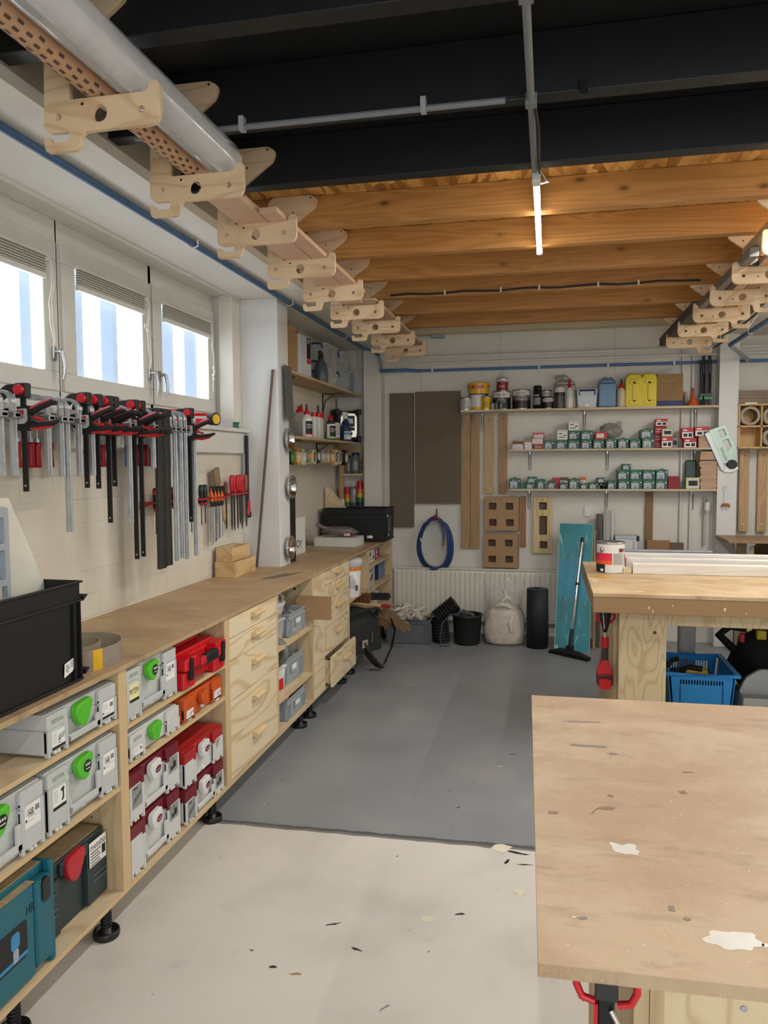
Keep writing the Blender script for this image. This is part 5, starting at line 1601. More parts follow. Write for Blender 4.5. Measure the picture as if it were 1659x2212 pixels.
def tape_roll(y, w, ro, ri, col, core, label, tw=0.0):
    MB().cyl((XL + 0.02, y, 1.83), (-1.895, y, 1.836), 0.006, 0.006, 8).build('peg', STEEL, PEGS)
    t = thing('tape_roll', label, 'tape', (-1.905 - w / 2 - 0.004 * (int(y * 100) % 7), y, 1.83 - ri + 0.006), rot=(0, R(90), R(tw)), group='tape rolls on the pegs')
    MB().lathe([(ri, -w / 2), (ro, -w / 2), (ro, w / 2), (ri, w / 2)], 30, 0, None, False).build('tape', col, t)
    MB().lathe([(ri, -w / 2 - 0.0005), (ri + 0.004, -w / 2 - 0.0005), (ri + 0.004, w / 2 + 0.0005), (ri, w / 2 + 0.0005), (ri - 0.001, 0), (ri, -w / 2 - 0.0005)], 30).build('core', core, t)
    return t


PEGS = t
TPB = solid('tape_black', '1d1d1f', 0.4); TPO = solid('tape_orange', 'd98a1e', 0.5); TPY = solid('tape_cream', 'd9d29c', 0.6); TPN = solid('tape_navy', '20263c', 0.4); TPC = solid('tape_clear', 'b9b5a4', 0.25); TPG = solid('core_green', '4c8a4a', 0.6); COREW = solid('core_pale', 'c9c3b2', 0.7); COREB = solid('core_steel', '77706a', 0.5); TPT = solid('tape_teal', '6f97a0', 0.5)
for a in ((5.665, 0.075, 0.062, 0.045, TPB, TPG, 'black tape roll with green core, nearest on the pegs'), (5.795, 0.075, 0.062, 0.045, TPO, COREW, 'orange tape roll next to the black one'),
          (5.93, 0.050, 0.064, 0.045, TPY, COREW, 'large cream masking tape roll, first of the two big cream ones'), (6.045, 0.05, 0.052, 0.036, TPT, TPO, 'teal and orange tape roll hanging lower than its neighbours'),
          (6.165, 0.085, 0.062, 0.042, TPY, COREB, 'cream masking tape roll with open spoked core'), (6.34, 0.05, 0.060, 0.035, TPN, COREW, 'dark navy tape roll with pale core in mid rail'),
          (6.50, 0.06, 0.055, 0.038, TPC, COREW, 'clear packing tape roll in mid rail'), (6.625, 0.05, 0.058, 0.038, TPC, COREW, 'second clear packing tape roll beside an orange one'),
          (6.75, 0.075, 0.062, 0.042, TPO, COREW, 'orange tape roll on the far half of the rail'), (6.90, 0.055, 0.074, 0.042, TPY, COREB, 'thick cream masking tape roll showing its dark core'),
          (7.06, 0.075, 0.066, 0.042, TPY, COREB, 'narrow cream masking tape roll near the rail end'), (7.24, 0.05, 0.075, 0.045, TPB, COREW, 'black edged tape roll with white core at the rail end')):
    tape_roll(*a)

# --- corner shelf unit with spray cans
t = thing('corner_shelf', 'small wooden shelf unit in the alcove corner holding spray cans', 'shelf', (0, 0, 0))
YU = 7.62
BATT = timber('shelf_batten', 'b8956a', '94713f', 'z', 3.0)
MB().box(-2.10, -2.055, YU, YU + 0.045, 1.0005, 1.925).build('post', BATT, t, 0.002)
MB().box(-1.845, -1.832, YU - 0.002, YU + 0.045, 1.0005, 1.925).build('post', BATT, t, 0.002)
for z in (1.632, 1.30): MB().box(-2.055, -1.846, YU, YB - 0.002, z - 0.02, z).build('shelf_plank', SHELFX, t, 0.001)
MB().box(-2.09, -1.85, YB - 0.014, YB - 0.002, 1.635, 1.92).build('back_panel', PLYV, t)
t = thing('wall_socket', 'wooden mounted wall socket in the alcove corner above the spray cans', 'socket', (-1.875, YB - 0.016, 1.72))
MB().box(-0.035, 0.035, -0.03, 0, -0.06, 0.06).build('box', solid('socket_brown', '9c8160', 0.5), t, 0.006)
for z in (-0.028, 0.028): MB().cyl((0, -0.033, z), (0, -0.029, z), 0.018, 0.018, 16).build('outlet', solid('socket_dark', '5c4c3a', 0.5), t)


def spray_can(label, x, y, z, r, h, body, cap, group=None, bands=None, dome=True):
    t = thing('spray_can', label, 'spray can', (x, y, z), R(-8), group)
    hb = h * 0.86
    if bands:
        b = MB()
        n = len(bands)
        for k in range(n): b.lathe([(r, hb * k / n), (r, hb * (k + 1) / n)], 18, k)
        b.lathe([(0, 0), (r, 0)], 18, 0).lathe([(r, hb), (0, hb)], 18, n - 1)
        b.build('can', bands, t)
        MB().lathe([(r * 0.97, hb), (r * 0.97, h - 0.004), (r * 0.9, h), (0, h)], 18).build('cap', cap, t)
    else:
        MB().lathe([(0, 0), (r, 0), (r, hb * 0.86), (r * 0.55, hb * 0.97), (r * 0.30, hb), (0, hb)] if not dome else [(0, 0), (r, 0), (r, hb), (0, hb)], 18).build('can', body, t)
        if dome: MB().lathe([(r * 0.97, hb), (r * 0.95, h - 0.006), (r * 0.8, h), (0, h)], 18).build('cap', cap, t)
        else: MB().cyl((0, 0, hb), (0, 0, h), r * 0.28, r * 0.22, 10).build('nozzle', cap, t)
        m = MB(); wrap_patch(m, r + 0.0006, hb * 0.2, hb * 0.55, -150, -40, 0); wrap_patch(m, r + 0.001, hb * 0.62, hb * 0.72, -140, -60, 0)
        m.build('label', [GREYPRINT], t)
    return t


SILV = solid('spray_silver', '8d9198', 0.35, 0.4)
spray_can('dark spray can with white print, left one on the upper corner shelf', -2.01, 7.66, 1.6325, 0.024, 0.185, SILV, BLKSTEEL)
spray_can('wide silver spray can with navy cap on the upper corner shelf', -1.935, 7.665, 1.6325, 0.040, 0.215, SILV, NAVY)
RB = [solid('band_' + n, c, 0.4, var=0.03) for n, c in (('navy', '25306e'), ('green', '2f7d3c'), ('yellow', 'dcb11c'), ('orange', 'd8701d'), ('red', 'b81f23'))]
spray_can('short rainbow striped can on the lower corner shelf', -2.02, 7.66, 1.3005, 0.030, 0.195, None, RB[4], 'rainbow cans', RB[1:5])
spray_can('grey spray can without cap between two rainbow striped cans', -1.957, 7.65, 1.3005, 0.036, 0.235, SILV, WHITEP, None, None, False)
spray_can('tall rainbow striped can on the lower corner shelf', -1.888, 7.66, 1.3005, 0.034, 0.255, None, RB[4], 'rainbow cans', RB)
m = MB().plate([(0, 0), (0.21, 0.0), (0.045, 0.20), (0.0, 0.20)], 0.018, T(-2.13, 7.22, 1.306) @ RZ(5) @ TO_XZ)
m.box(-2.14, -2.09, 7.235, 7.25, 1.0005, 1.48)
tag(m.build('plywood_gusset', PLY, None, 0.001), 'triangular plywood gusset standing behind the far black crate', 'plywood piece')
tag(MB().cyl((-2.02, 7.45, 1.0005), (-2.02, 7.45, 1.37), 0.022, 0.022, 14).cyl((-2.02, 7.45, 1.37), (-2.02, 7.45, 1.385), 0.022, 0.012, 14).build('white_roll', WHITEP), 'white roll end showing behind the far black crate', 'roll')

# --- far end of the worktop
t = euro_crate('stacking_crate', 'large black stacking crate with small stickers at the far end of the worktop', (-1.79, 6.985, 1.0005), R(0), 0.62, 0.44, 0.31, CRATE_BLK, 0.055)
m = MB().plate(rounded([(0.13, 0.035), (0.185, 0.035), (0.185, 0.055), (0.175, 0.062), (0.13, 0.058)], 0.004), 0.001, face(0, 0.0065, 0))
for k in range(3): m.quad(0.135, 0.145, 0.041 + 0.005 * k, 0.044 + 0.005 * k, face(0, 0.0055, 0), 1)
m.build('sticker', [PAPER, QRGREY], t)
m = MB().plate(rrect(0.0, 0.05, 0.22, 0.25, 0.003), 0.001, T(0.3035, 0.10, 0) @ RZ(90) @ TO_XZ)
m.plate(rrect(0.06, 0.085, 0.04, 0.07, 0.003), 0.001, T(0.3035, 0.10, 0) @ RZ(90) @ TO_XZ)
m.build('side_sticker', PAPER, t)
MB().plate(rrect(0.05, 0.22, 0.09, 0.235, 0.01), 0.004, T(0.306, 0.05, 0) @ RZ(90) @ TO_XZ).build('side_panel', solid('crate_smoke', '2c2e31', 0.3), t)
t = thing('flat_carton', 'flat white carton on the worktop in front of the far black crate', 'carton', (-1.842, 6.50, 1.004), R(-2))
MB().box(-0.185, 0.195, 0.0, 0.28, 0.0, 0.080).build('carton', solid('white_carton', 'd0cec6', 0.6, var=0.04), t, 0.002)
MB().box(-0.185, 0.195, -0.001, 0.0, 0.074, 0.0755).box(0.195, 0.196, 0.0, 0.28, 0.074, 0.0755).build('lid_seam', GREYPRINT, t)
m = MB().plate([(-0.30, 0.02), (0.22, -0.03), (0.23, 0.27), (0.0, 0.30), (-0.26, 0.20)], 0.0012, T(-1.842, 6.50, 1.0012))
m.plate([(-0.32, 0.10), (-0.12, 0.04), (-0.16, 0.22)], 0.001, T(-1.842, 6.50, 1.012) @ RY(9) @ RX(4))
tag(m.build('paper_sheets', solid('grey_paper', 'b9b6ae', 0.6), None), 'loose paper sheets lying under the flat white carton', 'paper')
t = thing('bagged_tool', 'clear bag with red and grey tools lying on the flat white carton', 'bag', (-1.82, 6.62, 1.085))
b = MB().ball((0, 0, 0.045), 0.17, 0.085, 0.042, 26, 12, 0, None, 0.5, 3.0, 14.0); b.build('film_bag', clear('grey_bag_film', '8c8482', 0.2, 0.5), t)
MB().box(0.02, 0.13, -0.05, -0.01, 0.006, 0.04).build('red_pack', solid('dark_red_pack', '7c1d2a', 0.4), t, 0.006)
MB().box(0.05, 0.105, -0.052, -0.05, 0.012, 0.034).build('label', PAPER, t)
MB().tube([(-0.22, 0.0, 0.11), (-0.15, 0.0, 0.075), (-0.05, 0.01, 0.05), (0.10, 0.0, 0.045)], [0.017, 0.018, 0.02, 0.02], 10).build('grey_tube', solid('mauve_grey', '7b7073', 0.5), t)
MB().tube([(-0.14, -0.06, 0.006), (0.0, -0.075, 0.02)], 0.006, 8).build('steel_rod', STEEL, t)

# ================================================================== things in the far cabinets
cgr = 'grey crates in the open cabinet'
t = euro_crate('small_crate', 'grey crate with label holder on the upper level of the open cabinet', (-1.575, 4.69, 0.6485), R(90), 0.33, 0.28, 0.145, CRATE_GREY, 0.035, handle=True, group=cgr)
t = euro_crate('small_crate', 'grey crate holding a bag of bolts on the middle level of the open cabinet', (-1.60, 4.675, 0.3365), R(88), 0.36, 0.29, 0.165, CRATE_GREY, 0.035, handle=True, group=cgr)
t = euro_crate('small_crate', 'grey crate with red and white packs on the bottom level of the open cabinet', (-1.555, 4.60, 0.1485), R(90), 0.36, 0.28, 0.135, CRATE_GREY, 0.035, handle=True, group=cgr)


def heap(label, name, cx, cy, z, spread, n, mats, size=0.012, hgt=0.05, cat='hardware'):
    t = thing(name, label, cat, (cx, cy, z))
    for k in range(n):
        a = random.uniform(0, 6.28)
        p = Vector((random.uniform(-spread[0], spread[0]), random.uniform(-spread[1], spread[1]), random.uniform(0.01, hgt)))
        d = Vector((math.cos(a), math.sin(a), random.uniform(-0.5, 0.5))).normalized() * size * random.uniform(1.2, 2.6)
        MB().cyl(p - d, p + d, size * 0.42, size * 0.42, 8).cyl(p + d, p + d * 1.3, size * 0.8, size * 0.8, 6).build('piece', mats[k % len(mats)], t)
    return t


random.seed(11)
heap('loose fittings heaped in the grey crate on the upper level', 'fittings', -1.71, 4.69, 0.656, (0.08, 0.11), 26, (REDPL, STEEL, COREW, solid('copper', 'b0704a', 0.35, 0.8)), 0.016, 0.15)
t = thing('bolt_bag', 'tall clear bag of pale dowels standing in the crate on the middle level', 'bag', (-1.70, 4.75, 0.345), rot=(0, R(8), R(-12)))
MB().frust((-0.055, 0.055, -0.05, 0.05), (-0.012, 0.012, -0.075, 0.075), 0.02, 0.30).build('film_bag', clear('bag_film', 'c9c4bc', 0.15, 0.3), t)
for k in range(22):
    p = Vector((random.uniform(-0.04, 0.04), random.uniform(-0.045, 0.045), random.uniform(0.10, 0.155)))
    d = Vector((random.uniform(-1, 1), random.uniform(-1, 1), random.uniform(-0.6, 0.6))).normalized() * 0.022
    MB().cyl(p - d, p + d, 0.006, 0.006, 8).build('dowel', solid('dowel_pale', 'cbb69a', 0.6), t)
heap('loose dark bolts lying in the grey crate on the middle level', 'loose_bolts', -1.75, 4.675, 0.346, (0.09, 0.14), 20, (DKSTEEL, solid('bolt_brown', '75604a', 0.5)), 0.013, 0.09)
for k, (y, z, c) in enumerate(((4.50, 0.20, PAPER), (4.56, 0.215, REDPL), (4.63, 0.20, solid('dark_tool_red', '7a2b20', 0.5)))):
    t = thing('small_pack', ['white folded pack in the bottom grey crate', 'red pack standing in the bottom grey crate', 'dark red tool in the bottom grey crate'][k], 'pack', (-1.66, y, 0.158), rot=(R(10 * k - 8), R(12), 0))
    MB().box(-0.045, 0.045, -0.018, 0.018, 0.0, 0.13).build('pack', c, t, 0.004)
t = clear_box('clear box with dark blue latch at the near side of the open cabinet', (-1.60, 4.37, 0.6485), R(90), 0.25, 0.25, 0.14)
m = MB().ball((-1.70, 4.40, 0.86), 0.11, 0.15, 0.065, 22, 12, 0, None, 0.5, 8.0, 12.0)
tag(m.build('plastic_bag', clear('white_bag_film', 'd6d6d2', 0.3, 0.75)), 'crumpled white plastic bag on top of the clear box in the open cabinet', 'bag')
t = thing('hose_loop', 'pale grey hose loop standing on the clear box under the worktop', 'hose', (0, 0, 0))
MB().tube([(-1.62, 4.36, 0.80), (-1.60, 4.34, 0.90), (-1.60, 4.40, 0.955), (-1.60, 4.47, 0.92), (-1.61, 4.48, 0.82), (-1.66, 4.44, 0.79)], 0.007, 10).build('hose', solid('hose_pale', 'aeb0ab', 0.4), t)
tag(MB().plate(rrect(0, 0.245, 0, 0.155, 0.002), 0.004, T(-1.645, 4.862, 0.70) @ TO_XZ).plate(rrect(0, 0.245, 0, 0.003, 0.001), 0.012, T(-1.645, 4.868, 0.854) @ TO_XZ).build('cardboard_flap', CARD), 'brown cardboard sheet sticking out of the open cabinet above the grey crate', 'cardboard')
t = thing('white_tub', 'white tub with red print at the near side of the middle level', 'tub', (-1.60, 4.37, 0.3365), R(80))
MB().frust((-0.07, 0.07, 0, 0.12), (-0.08, 0.08, -0.01, 0.13), 0, 0.15).build('tub', WHITEP, t, 0.01); MB().box(-0.085, 0.085, -0.015, 0.135, 0.15, 0.165).build('lid', WHITEP, t, 0.004)
MB().box(-0.02, 0.05, -0.008, -0.006, 0.02, 0.09).build('label', REDPL, t)
tag(MB().lathe([(0.05, -0.02), (0.09, -0.02), (0.09, 0.02), (0.05, 0.02), (0.05, -0.02)], 24, 0, T(-1.62, 4.36, 0.596) @ RX(90)).build('grey_disc', solid('grey_disc_mat', '70736f', 0.5)), 'grey ring standing behind the white tub in the open cabinet', 'ring')

# white bucket on the high shelf beside the drawers
t = thing('plastic_bucket', 'white plastic bucket with orange stripe and barcode label next to the drawer cabinet', 'bucket', (-1.60, 6.10, 0.6405), R(18))
MB().lathe([(0, 0), (0.082, 0), (0.085, 0.006), (0.098, 0.262), (0, 0.262)], 28).build('bucket_body', WHITEP, t)
MB().lathe([(0.100, 0.250), (0.108, 0.255), (0.112, 0.300), (0.104, 0.318), (0.06, 0.326), (0, 0.322)], 28).build('film_cover', clear('white_bag_film', 'd6d6d2', 0.3, 0.75), t)
m = MB(); wrap_patch(m, 0.0985, 0.222, 0.250, -200, 20, 0)
for k in range(12): wrap_patch(m, 0.0965, 0.075 + 0.0095 * k, 0.079 + 0.0095 * k + (0.002 if k % 3 else 0), -112, -88, 1, 4)
for k in range(3): wrap_patch(m, 0.0970, 0.08, 0.19 - 0.02 * k, -82 + 8 * k, -80 + 8 * k, 1, 2)
wrap_patch(m, 0.0960, 0.06, 0.105, -62, -46, 1, 4)
m.build('print', [solid('stripe_orange', 'dd7a1e', 0.5), QRGREY], t)

# black canvas tool bag with strap
BAG = solid('black_canvas', '232424', 0.85, var=0.35, scale=18, bmp=0.3)
t = thing('tool_bag', 'black canvas tool bag with shoulder strap bulging out of the far open cabinet', 'bag', (-1.64, 6.22, 0.1485), R(62))
b = MB()
for sgn in (0,):
    prof = [(0.0, 0.0), (0.26, 0.0), (0.30, 0.03), (0.31, 0.14), (0.285, 0.27), (0.22, 0.34), (0.10, 0.365), (0.0, 0.37)]
vs = []; n = 28
for r, z in prof:
    for i in range(n):
        a = 2 * PI * i / n
        k = 1 + 0.10 * noise.noise(Vector((math.cos(a) * 2, math.sin(a) * 2, z * 9)))
        c, s_ = math.cos(a), math.sin(a)
        e = 0.62
        vs.append((math.copysign(abs(c) ** e, c) * r * k * 0.98, math.copysign(abs(s_) ** e, s_) * r * 0.62 * k + 0.02, z + 0.02 * noise.noise(Vector((c * 3, s_ * 3, 5 + z * 4)))))
b.add(vs, [(j * n + i, j * n + (i + 1) % n, (j + 1) * n + (i + 1) % n, (j + 1) * n + i) for j in range(len(prof) - 1) for i in range(n)], 0, True)
b.build('bag_body', BAG, t)
MB().frust((-0.20, 0.20, -0.20, -0.12), (-0.19, 0.19, -0.185, -0.12), 0.015, 0.19).build('front_pocket', BAG, t, 0.012)
m = MB().box(-0.06, 0.01, -0.2045, -0.2025, 0.065, 0.13); m.plate(circle(-0.025, 0.098, 0.016), 0.002, face(0, -0.2048, 0), (), 1)
m.build('patch', [solid('patch_grey', '9b968c', 0.7), solid('patch_red', '8e3d2c', 0.7)], t)
MB().tube([(-0.16, -0.16, 0.31), (-0.15, -0.20, 0.37), (0.0, -0.21, 0.385), (0.15, -0.20, 0.37), (0.16, -0.16, 0.31)], 0.013, 10).build('handle', BAG, t)
MB().tube([(0.06, -0.207, 0.19), (0.062, -0.209, 0.13), (0.058, -0.207, 0.10)], 0.004, 6).build('zip_pull', STEEL, t)
w0 = t.matrix_basis.inverted() if False else (T(-1.64, 6.22, 0.1485) @ RZ(62)).inverted()
wp = lambda x, y, z: tuple(w0 @ Vector((x, y, z)))
MB().tube([wp(-1.36, 6.62, 0.36), wp(-1.325, 6.64, 0.25), wp(-1.335, 6.52, 0.12), wp(-1.36, 6.33, 0.03), wp(-1.375, 6.25, 0.012)], 0, flat=(0.045, 0.006)).build('strap', BAG, t)
MB().tube([wp(-1.375, 6.22, 0.03), wp(-1.40, 6.16, 0.08), wp(-1.47, 6.12, 0.19), wp(-1.50, 6.13, 0.24)], 0, flat=(0.085, 0.020)).build('shoulder_pad', solid('pad_grey_black', '2c2c2c', 0.7, var=0.1), t, 0.008)

t = thing('hand_brush', 'hand brush with brown bristles and red tipped wooden back on the black bag', 'brush', (-1.47, 6.28, 0.545), rot=(R(4), R(3), R(-4)))
MB().box(-0.17, 0.10, -0.024, 0.024, -0.012, 0.012).build('brush_back', solid('brush_wood', 'c6a27a', 0.6), t, 0.006)
MB().box(0.10, 0.185, -0.020, 0.020, -0.014, 0.010).build('red_tip', solid('brush_red', '8d1f2c', 0.4), t, 0.008)
b = MB()
for k in range(16):
    for j in range(4):
        x = -0.16 + 0.0105 * k; y = -0.018 + 0.012 * j
        b.cyl((x, y, 0.010), (x + random.uniform(-0.012, 0.006), y + random.uniform(-0.006, 0.006), 0.088 + random.uniform(-0.004, 0.004)), 0.0045, 0.0055, 5, k % 2)
b.build('bristles', [solid('bristle_brown', '8a5526', 0.8), solid('bristle_dark', '5f3a1a', 0.8)], t)
t = thing('dust_pan', 'black dust pan lying behind the hand brush', 'dust pan', (-1.45, 6.52, 0.545), R(4))
MB().frust((-0.10, 0.10, -0.05, 0.12), (-0.08, 0.09, 0.0, 0.10), 0.0, 0.045).build('pan', RUBBER, t, 0.01)
MB().tube([(0.06, 0.02, 0.03), (0.10, 0.0, 0.03)], [0.012, 0.009], 8).build('handle', RUBBER, t)
tag(MB().box(-0.15, 0.15, -0.003, 0.003, -0.045, 0.045, 0, T(-1.36, 6.80, 0.31) @ RZ(-6) @ RY(34)).box(-0.13, 0.05, -0.003, 0.003, -0.05, 0.05, 0, T(-1.44, 6.82, 0.28) @ RZ(20) @ RX(30) @ RY(16)).build('cardboard_strip', CARD_D), 'bent brown cardboard strip leaning behind the black bag', 'cardboard')
m = MB().ball((-1.74, 6.86, 0.44), 0.15, 0.20, 0.10, 26, 14, 0, None, 0.45, 4.0, 11.0).ball((-1.70, 7.12, 0.43), 0.13, 0.20, 0.12, 26, 14, 0, None, 0.45, 6.0, 11.0)
tag(m.build('plastic_bag', clear('white_bag_film', 'd6d6d2', 0.3, 0.75)), 'crumpled white plastic bag heaped under the shelves of the far cabinet', 'bag')
tag(MB().ball((-1.66, 7.08, 0.33), 0.10, 0.10, 0.07, 20, 10, 0, None, 0.5, 9.0, 12.0).build('dark_rag', solid('dark_rag', '3c3a36', 0.9, var=0.3)), 'dark crumpled rag below the white plastic bag', 'rag')
# what fills the floor under the bags
tag(MB().box(-2.05, -1.62, 6.60, 7.50, 0.0005, 0.27).build('floor_carton', CARD_D, None, 0.004), 'low brown carton on the floor under the far cabinet', 'carton')

# far cabinet shelves
t = thing('small_carton', 'white carton with black circle print on the upper far shelf', 'carton', (-1.60, 6.92, 0.8225), R(90))
MB().box(-0.12, 0.12, 0, 0.2, 0, 0.115).build('carton', solid('white_carton', 'd0cec6', 0.6), t, 0.002)
m = MB().plate(circle(-0.06, 0.075, 0.022), 0.001, face(0, -0.001, 0)); m.text('Ferm', face(-0.05, -0.001, 0.03), 0.02, 0, 0.06); m.quad(0.04, 0.09, 0.02, 0.05, face(0, -0.001, 0)); m.build('print', INK, t)
t = thing('small_carton', 'dark pink and white carton beside the white one on the upper far shelf', 'carton', (-1.60, 7.155, 0.8225), R(90))
MB().box(-0.105, 0.105, 0, 0.2, 0, 0.11).build('carton', solid('pink_carton', '9b3a57', 0.5), t, 0.002)
m = MB().plate(circle(-0.03, 0.07, 0.020), 0.001, face(0, -0.001, 0)); m.quad(-0.05, 0.0, 0.02, 0.035, face(0, -0.001, 0)); m.build('print', PAPER, t)
m = MB().ball((-1.70, 7.18, 0.945), 0.12, 0.30, 0.033, 24, 10, 0, None, 0.35, 2.0, 12.0)
tag(m.build('clear_sheet_bag', clear('sheet_bag', 'c6c6c4', 0.2, 0.6)), 'clear plastic bag squeezed above the cartons on the upper far shelf', 'bag')
t = thing('folding_crate', 'navy crate with pale lattice front on the lower far shelf', 'crate', (-1.60, 7.36, 0.6105), R(90))
MB().box(-0.15, 0.15, 0.004, 0.2, 0, 0.185).build('crate_body', solid('crate_navy', '172443', 0.5), t, 0.003)
m = MB()
for k in range(-5, 6):
    for sg in (-1, 1):
        p = [(k * 0.055 - sg * 0.0925, 0.0), (k * 0.055 + sg * 0.0925, 0.185)]
        lo, hi = -0.148, 0.148
        (x0, z0), (x1, z1) = p
        def clip(x): return max(lo, min(hi, x))
        if max(x0, x1) <= lo or min(x0, x1) >= hi: continue
        q = lambda x: z0 + (x - x0) / (x1 - x0) * (z1 - z0)
        a, b_ = clip(x0), clip(x1)
        m.tube([(a, 0.001, q(a)), (b_, 0.001, q(b_))], 0, flat=(0.004, 0.007))
m.build('lattice', solid('lattice_pale', '8f9cb4', 0.5), t)
t = thing('machine_carton', 'white carton with a dark tool picture on the lower far shelf', 'carton', (-1.59, 6.90, 0.6105), R(90))
MB().box(-0.12, 0.10, 0, 0.2, 0, 0.165).build('carton', solid('pale_grey_carton', 'aeb2b6', 0.5), t, 0.002)
m = MB().plate(rounded([(-0.10, 0.05), (0.0, 0.06), (0.03, 0.11), (-0.02, 0.10), (-0.06, 0.075), (-0.10, 0.07)], 0.006), 0.001, face(0, -0.001, 0)); m.quad(-0.1, 0.02, 0.135, 0.142, face(0, -0.001, 0)); m.build('print', INK, t)

# ================================================================== back wall


def bx(px, y=7.66):
    """x on the plane y along the back wall, from the measured bearing of a point."""
    k = (px - 829.5) / 1661.0
    return y * (k * 0.97793 - 0.20887) / (0.97793 + k * 0.20887)


def s7(x, y=7.66): return bx(970 + x / 5.027, y)
def s8(x, y=7.66): return bx(1280 + x / 4.377, y)


H7, H8 = 0.000886, 0.001018
SHZ = (2.2555, 1.8655, 1.4805)
shelf_thing('top plank shelf on the back wall holding paint cans and jerrycans', -0.852, 1.525, 7.60, 7.738, 2.255, 0.022, SHELFX, [bx(1040.6, 7.75), bx(1261, 7.75), bx(1500, 7.75)], 'x', STEEL, 'plank shelves on the back wall')
shelf_thing('middle plank shelf on the back wall holding screw boxes', -0.372, 1.525, 7.60, 7.738, 1.865, 0.017, SHELFX, [bx(1144, 7.75), bx(1311, 7.75), bx(1500, 7.75)], 'x', STEEL, 'plank shelves on the back wall')
shelf_thing('lowest plank shelf on the back wall holding screw boxes', -0.374, 1.525, 7.60, 7.738, 1.480, 0.017, SHELFX, [bx(1143, 7.75), bx(1310, 7.75), bx(1496, 7.75)], 'x', STEEL, 'plank shelves on the back wall')

YEL = solid('can_yellow', 'e0ae12', 0.35, var=0.04)
CANW = solid('can_white', 'd4d2cd', 0.35, var=0.04)
CANB = solid('can_black_label', '1d1c1e', 0.35, var=0.1)
CANR = solid('can_dark_red', '8c1d1c', 0.4, var=0.05)
WINE = solid('can_wine_print', '5a2f3c', 0.4)


def paint_can(label, x, z, r, h, bands, texts=(), y=None, handle=False, group='paint cans on the top shelf', rim=True, taper=1.0, name='paint_can'):
    """bands: [(top fraction, material)] from the bottom up; texts: (string, z fraction, height, width, material)."""
    t = thing(name, label, 'paint can', (x, (7.62 + r) if y is None else y, z), 0, group)
    mats = [b[1] for b in bands]
    m = MB(); z0 = 0.0
    rr = lambda q: r * (taper + (1 - taper) * q)
    for k, (f, _) in enumerate(bands):
        m.lathe([(rr(z0), z0 * h), (rr(f), f * h)], 24, k); z0 = f
    m.lathe([(0, 0.002), (rr(0), 0.002)], 24, 0)
    m.build('can', mats, t)
    MB().lathe([(0, h - 0.004), (r * 0.86, h - 0.004), (r * 0.90, h + 0.001), (r * 1.015, h + 0.003), (r * 1.02, h - 0.006), (r, h - 0.008)], 24).build('lid_rim', TIN if rim else bands[-1][1], t)
    for st, zf, hh, ww, mt in texts:
        m = MB(); wrap_text(m, st, rr(zf) + 0.0012, zf * h, hh, ww, 0, -92); m.build('print', mt, t)
    if handle:
        for s_ in (-1, 1): MB().ball((s_ * r * 1.01, 0, h * 0.80), 0.007, n=8, m=5).build('handle_lug', TIN, t)
        MB().tube([(-r * 1.03, -0.006, h * 0.80), (-r * 1.05, -r * 0.5, h * 0.66), (-r * 0.55, -r * 1.08, h * 0.52), (r * 0.55, -r * 1.08, h * 0.52), (r * 1.05, -r * 0.5, h * 0.66), (r * 1.03, -0.006, h * 0.80)], 0.0022, 6).build('wire_handle', TIN, t)
    return t


zt = SHZ[0]
paint_can('small dented white tin at the left end of the top shelf', s7(178), zt, 0.058, 0.120, [(0.08, TIN), (0.9, solid('grey_white_tin', 'b4b4b0', 0.4, var=0.2)), (1.0, TIN)], [('K', 0.65, 0.02, 0.02, INK)])
paint_can('yellow bottomed pail with white label under the yellow lettered pail', s7(302), zt, 0.076, 0.148, [(0.20, YEL), (1.0, CANW)], (), 7.705, False, rim=False)
paint_can('yellow pail with red lettered plate stacked on the white labelled pail', s7(315), zt + 0.152, 0.104, 0.108, [(0.05, NAVY), (0.14, YEL), (1.0, YEL)], (), 7.705, True, rim=False, taper=0.93)
t_ = bpy.data.objects['paint_can.002']
m = MB(); wrap_patch(m, 0.1045, 0.058, 0.086, -125, -58, 0); wrap_text(m, 'ADLER', 0.1055, 0.072, 0.020, 0.085, 1, -92); m.build('logo_label', [REDPL, PAPER], t_)
paint_can('small yellow tin with dark print beside the lettered yellow pail', s7(398), zt, 0.048, 0.128, [(0.05, TIN), (1.0, YEL)], [('ADLER', 0.86, 0.011, 0.03, REDPL), ('AQUA', 0.58, 0.016, 0.045, INK), ('NABAU', 0.44, 0.016, 0.055, INK), ('BASE', 0.26, 0.016, 0.045, INK)], 7.655)
paint_can('dark paint can with white top band under the red and white can', s7(562), zt, 0.088, 0.176, [(0.04, TIN), (0.66, CANB), (0.98, CANW), (1, TIN)], [('WEVED', 0.80, 0.022, 0.105, INK), ('AQUA', 0.57, 0.020, 0.07, CANW), ('TITANIUM', 0.42, 0.02, 0.09, CANW)], 7.715, True)
paint_can('red and white paint can stacked on the dark can', s7(570), zt + 0.180, 0.056, 0.128, [(0.05, TIN), (0.72, CANR), (0.92, CANW), (1, CANW)], [('OELE', 0.78, 0.014, 0.05, INK), ('WOOD', 0.36, 0.022, 0.055, CANW)], 7.715)
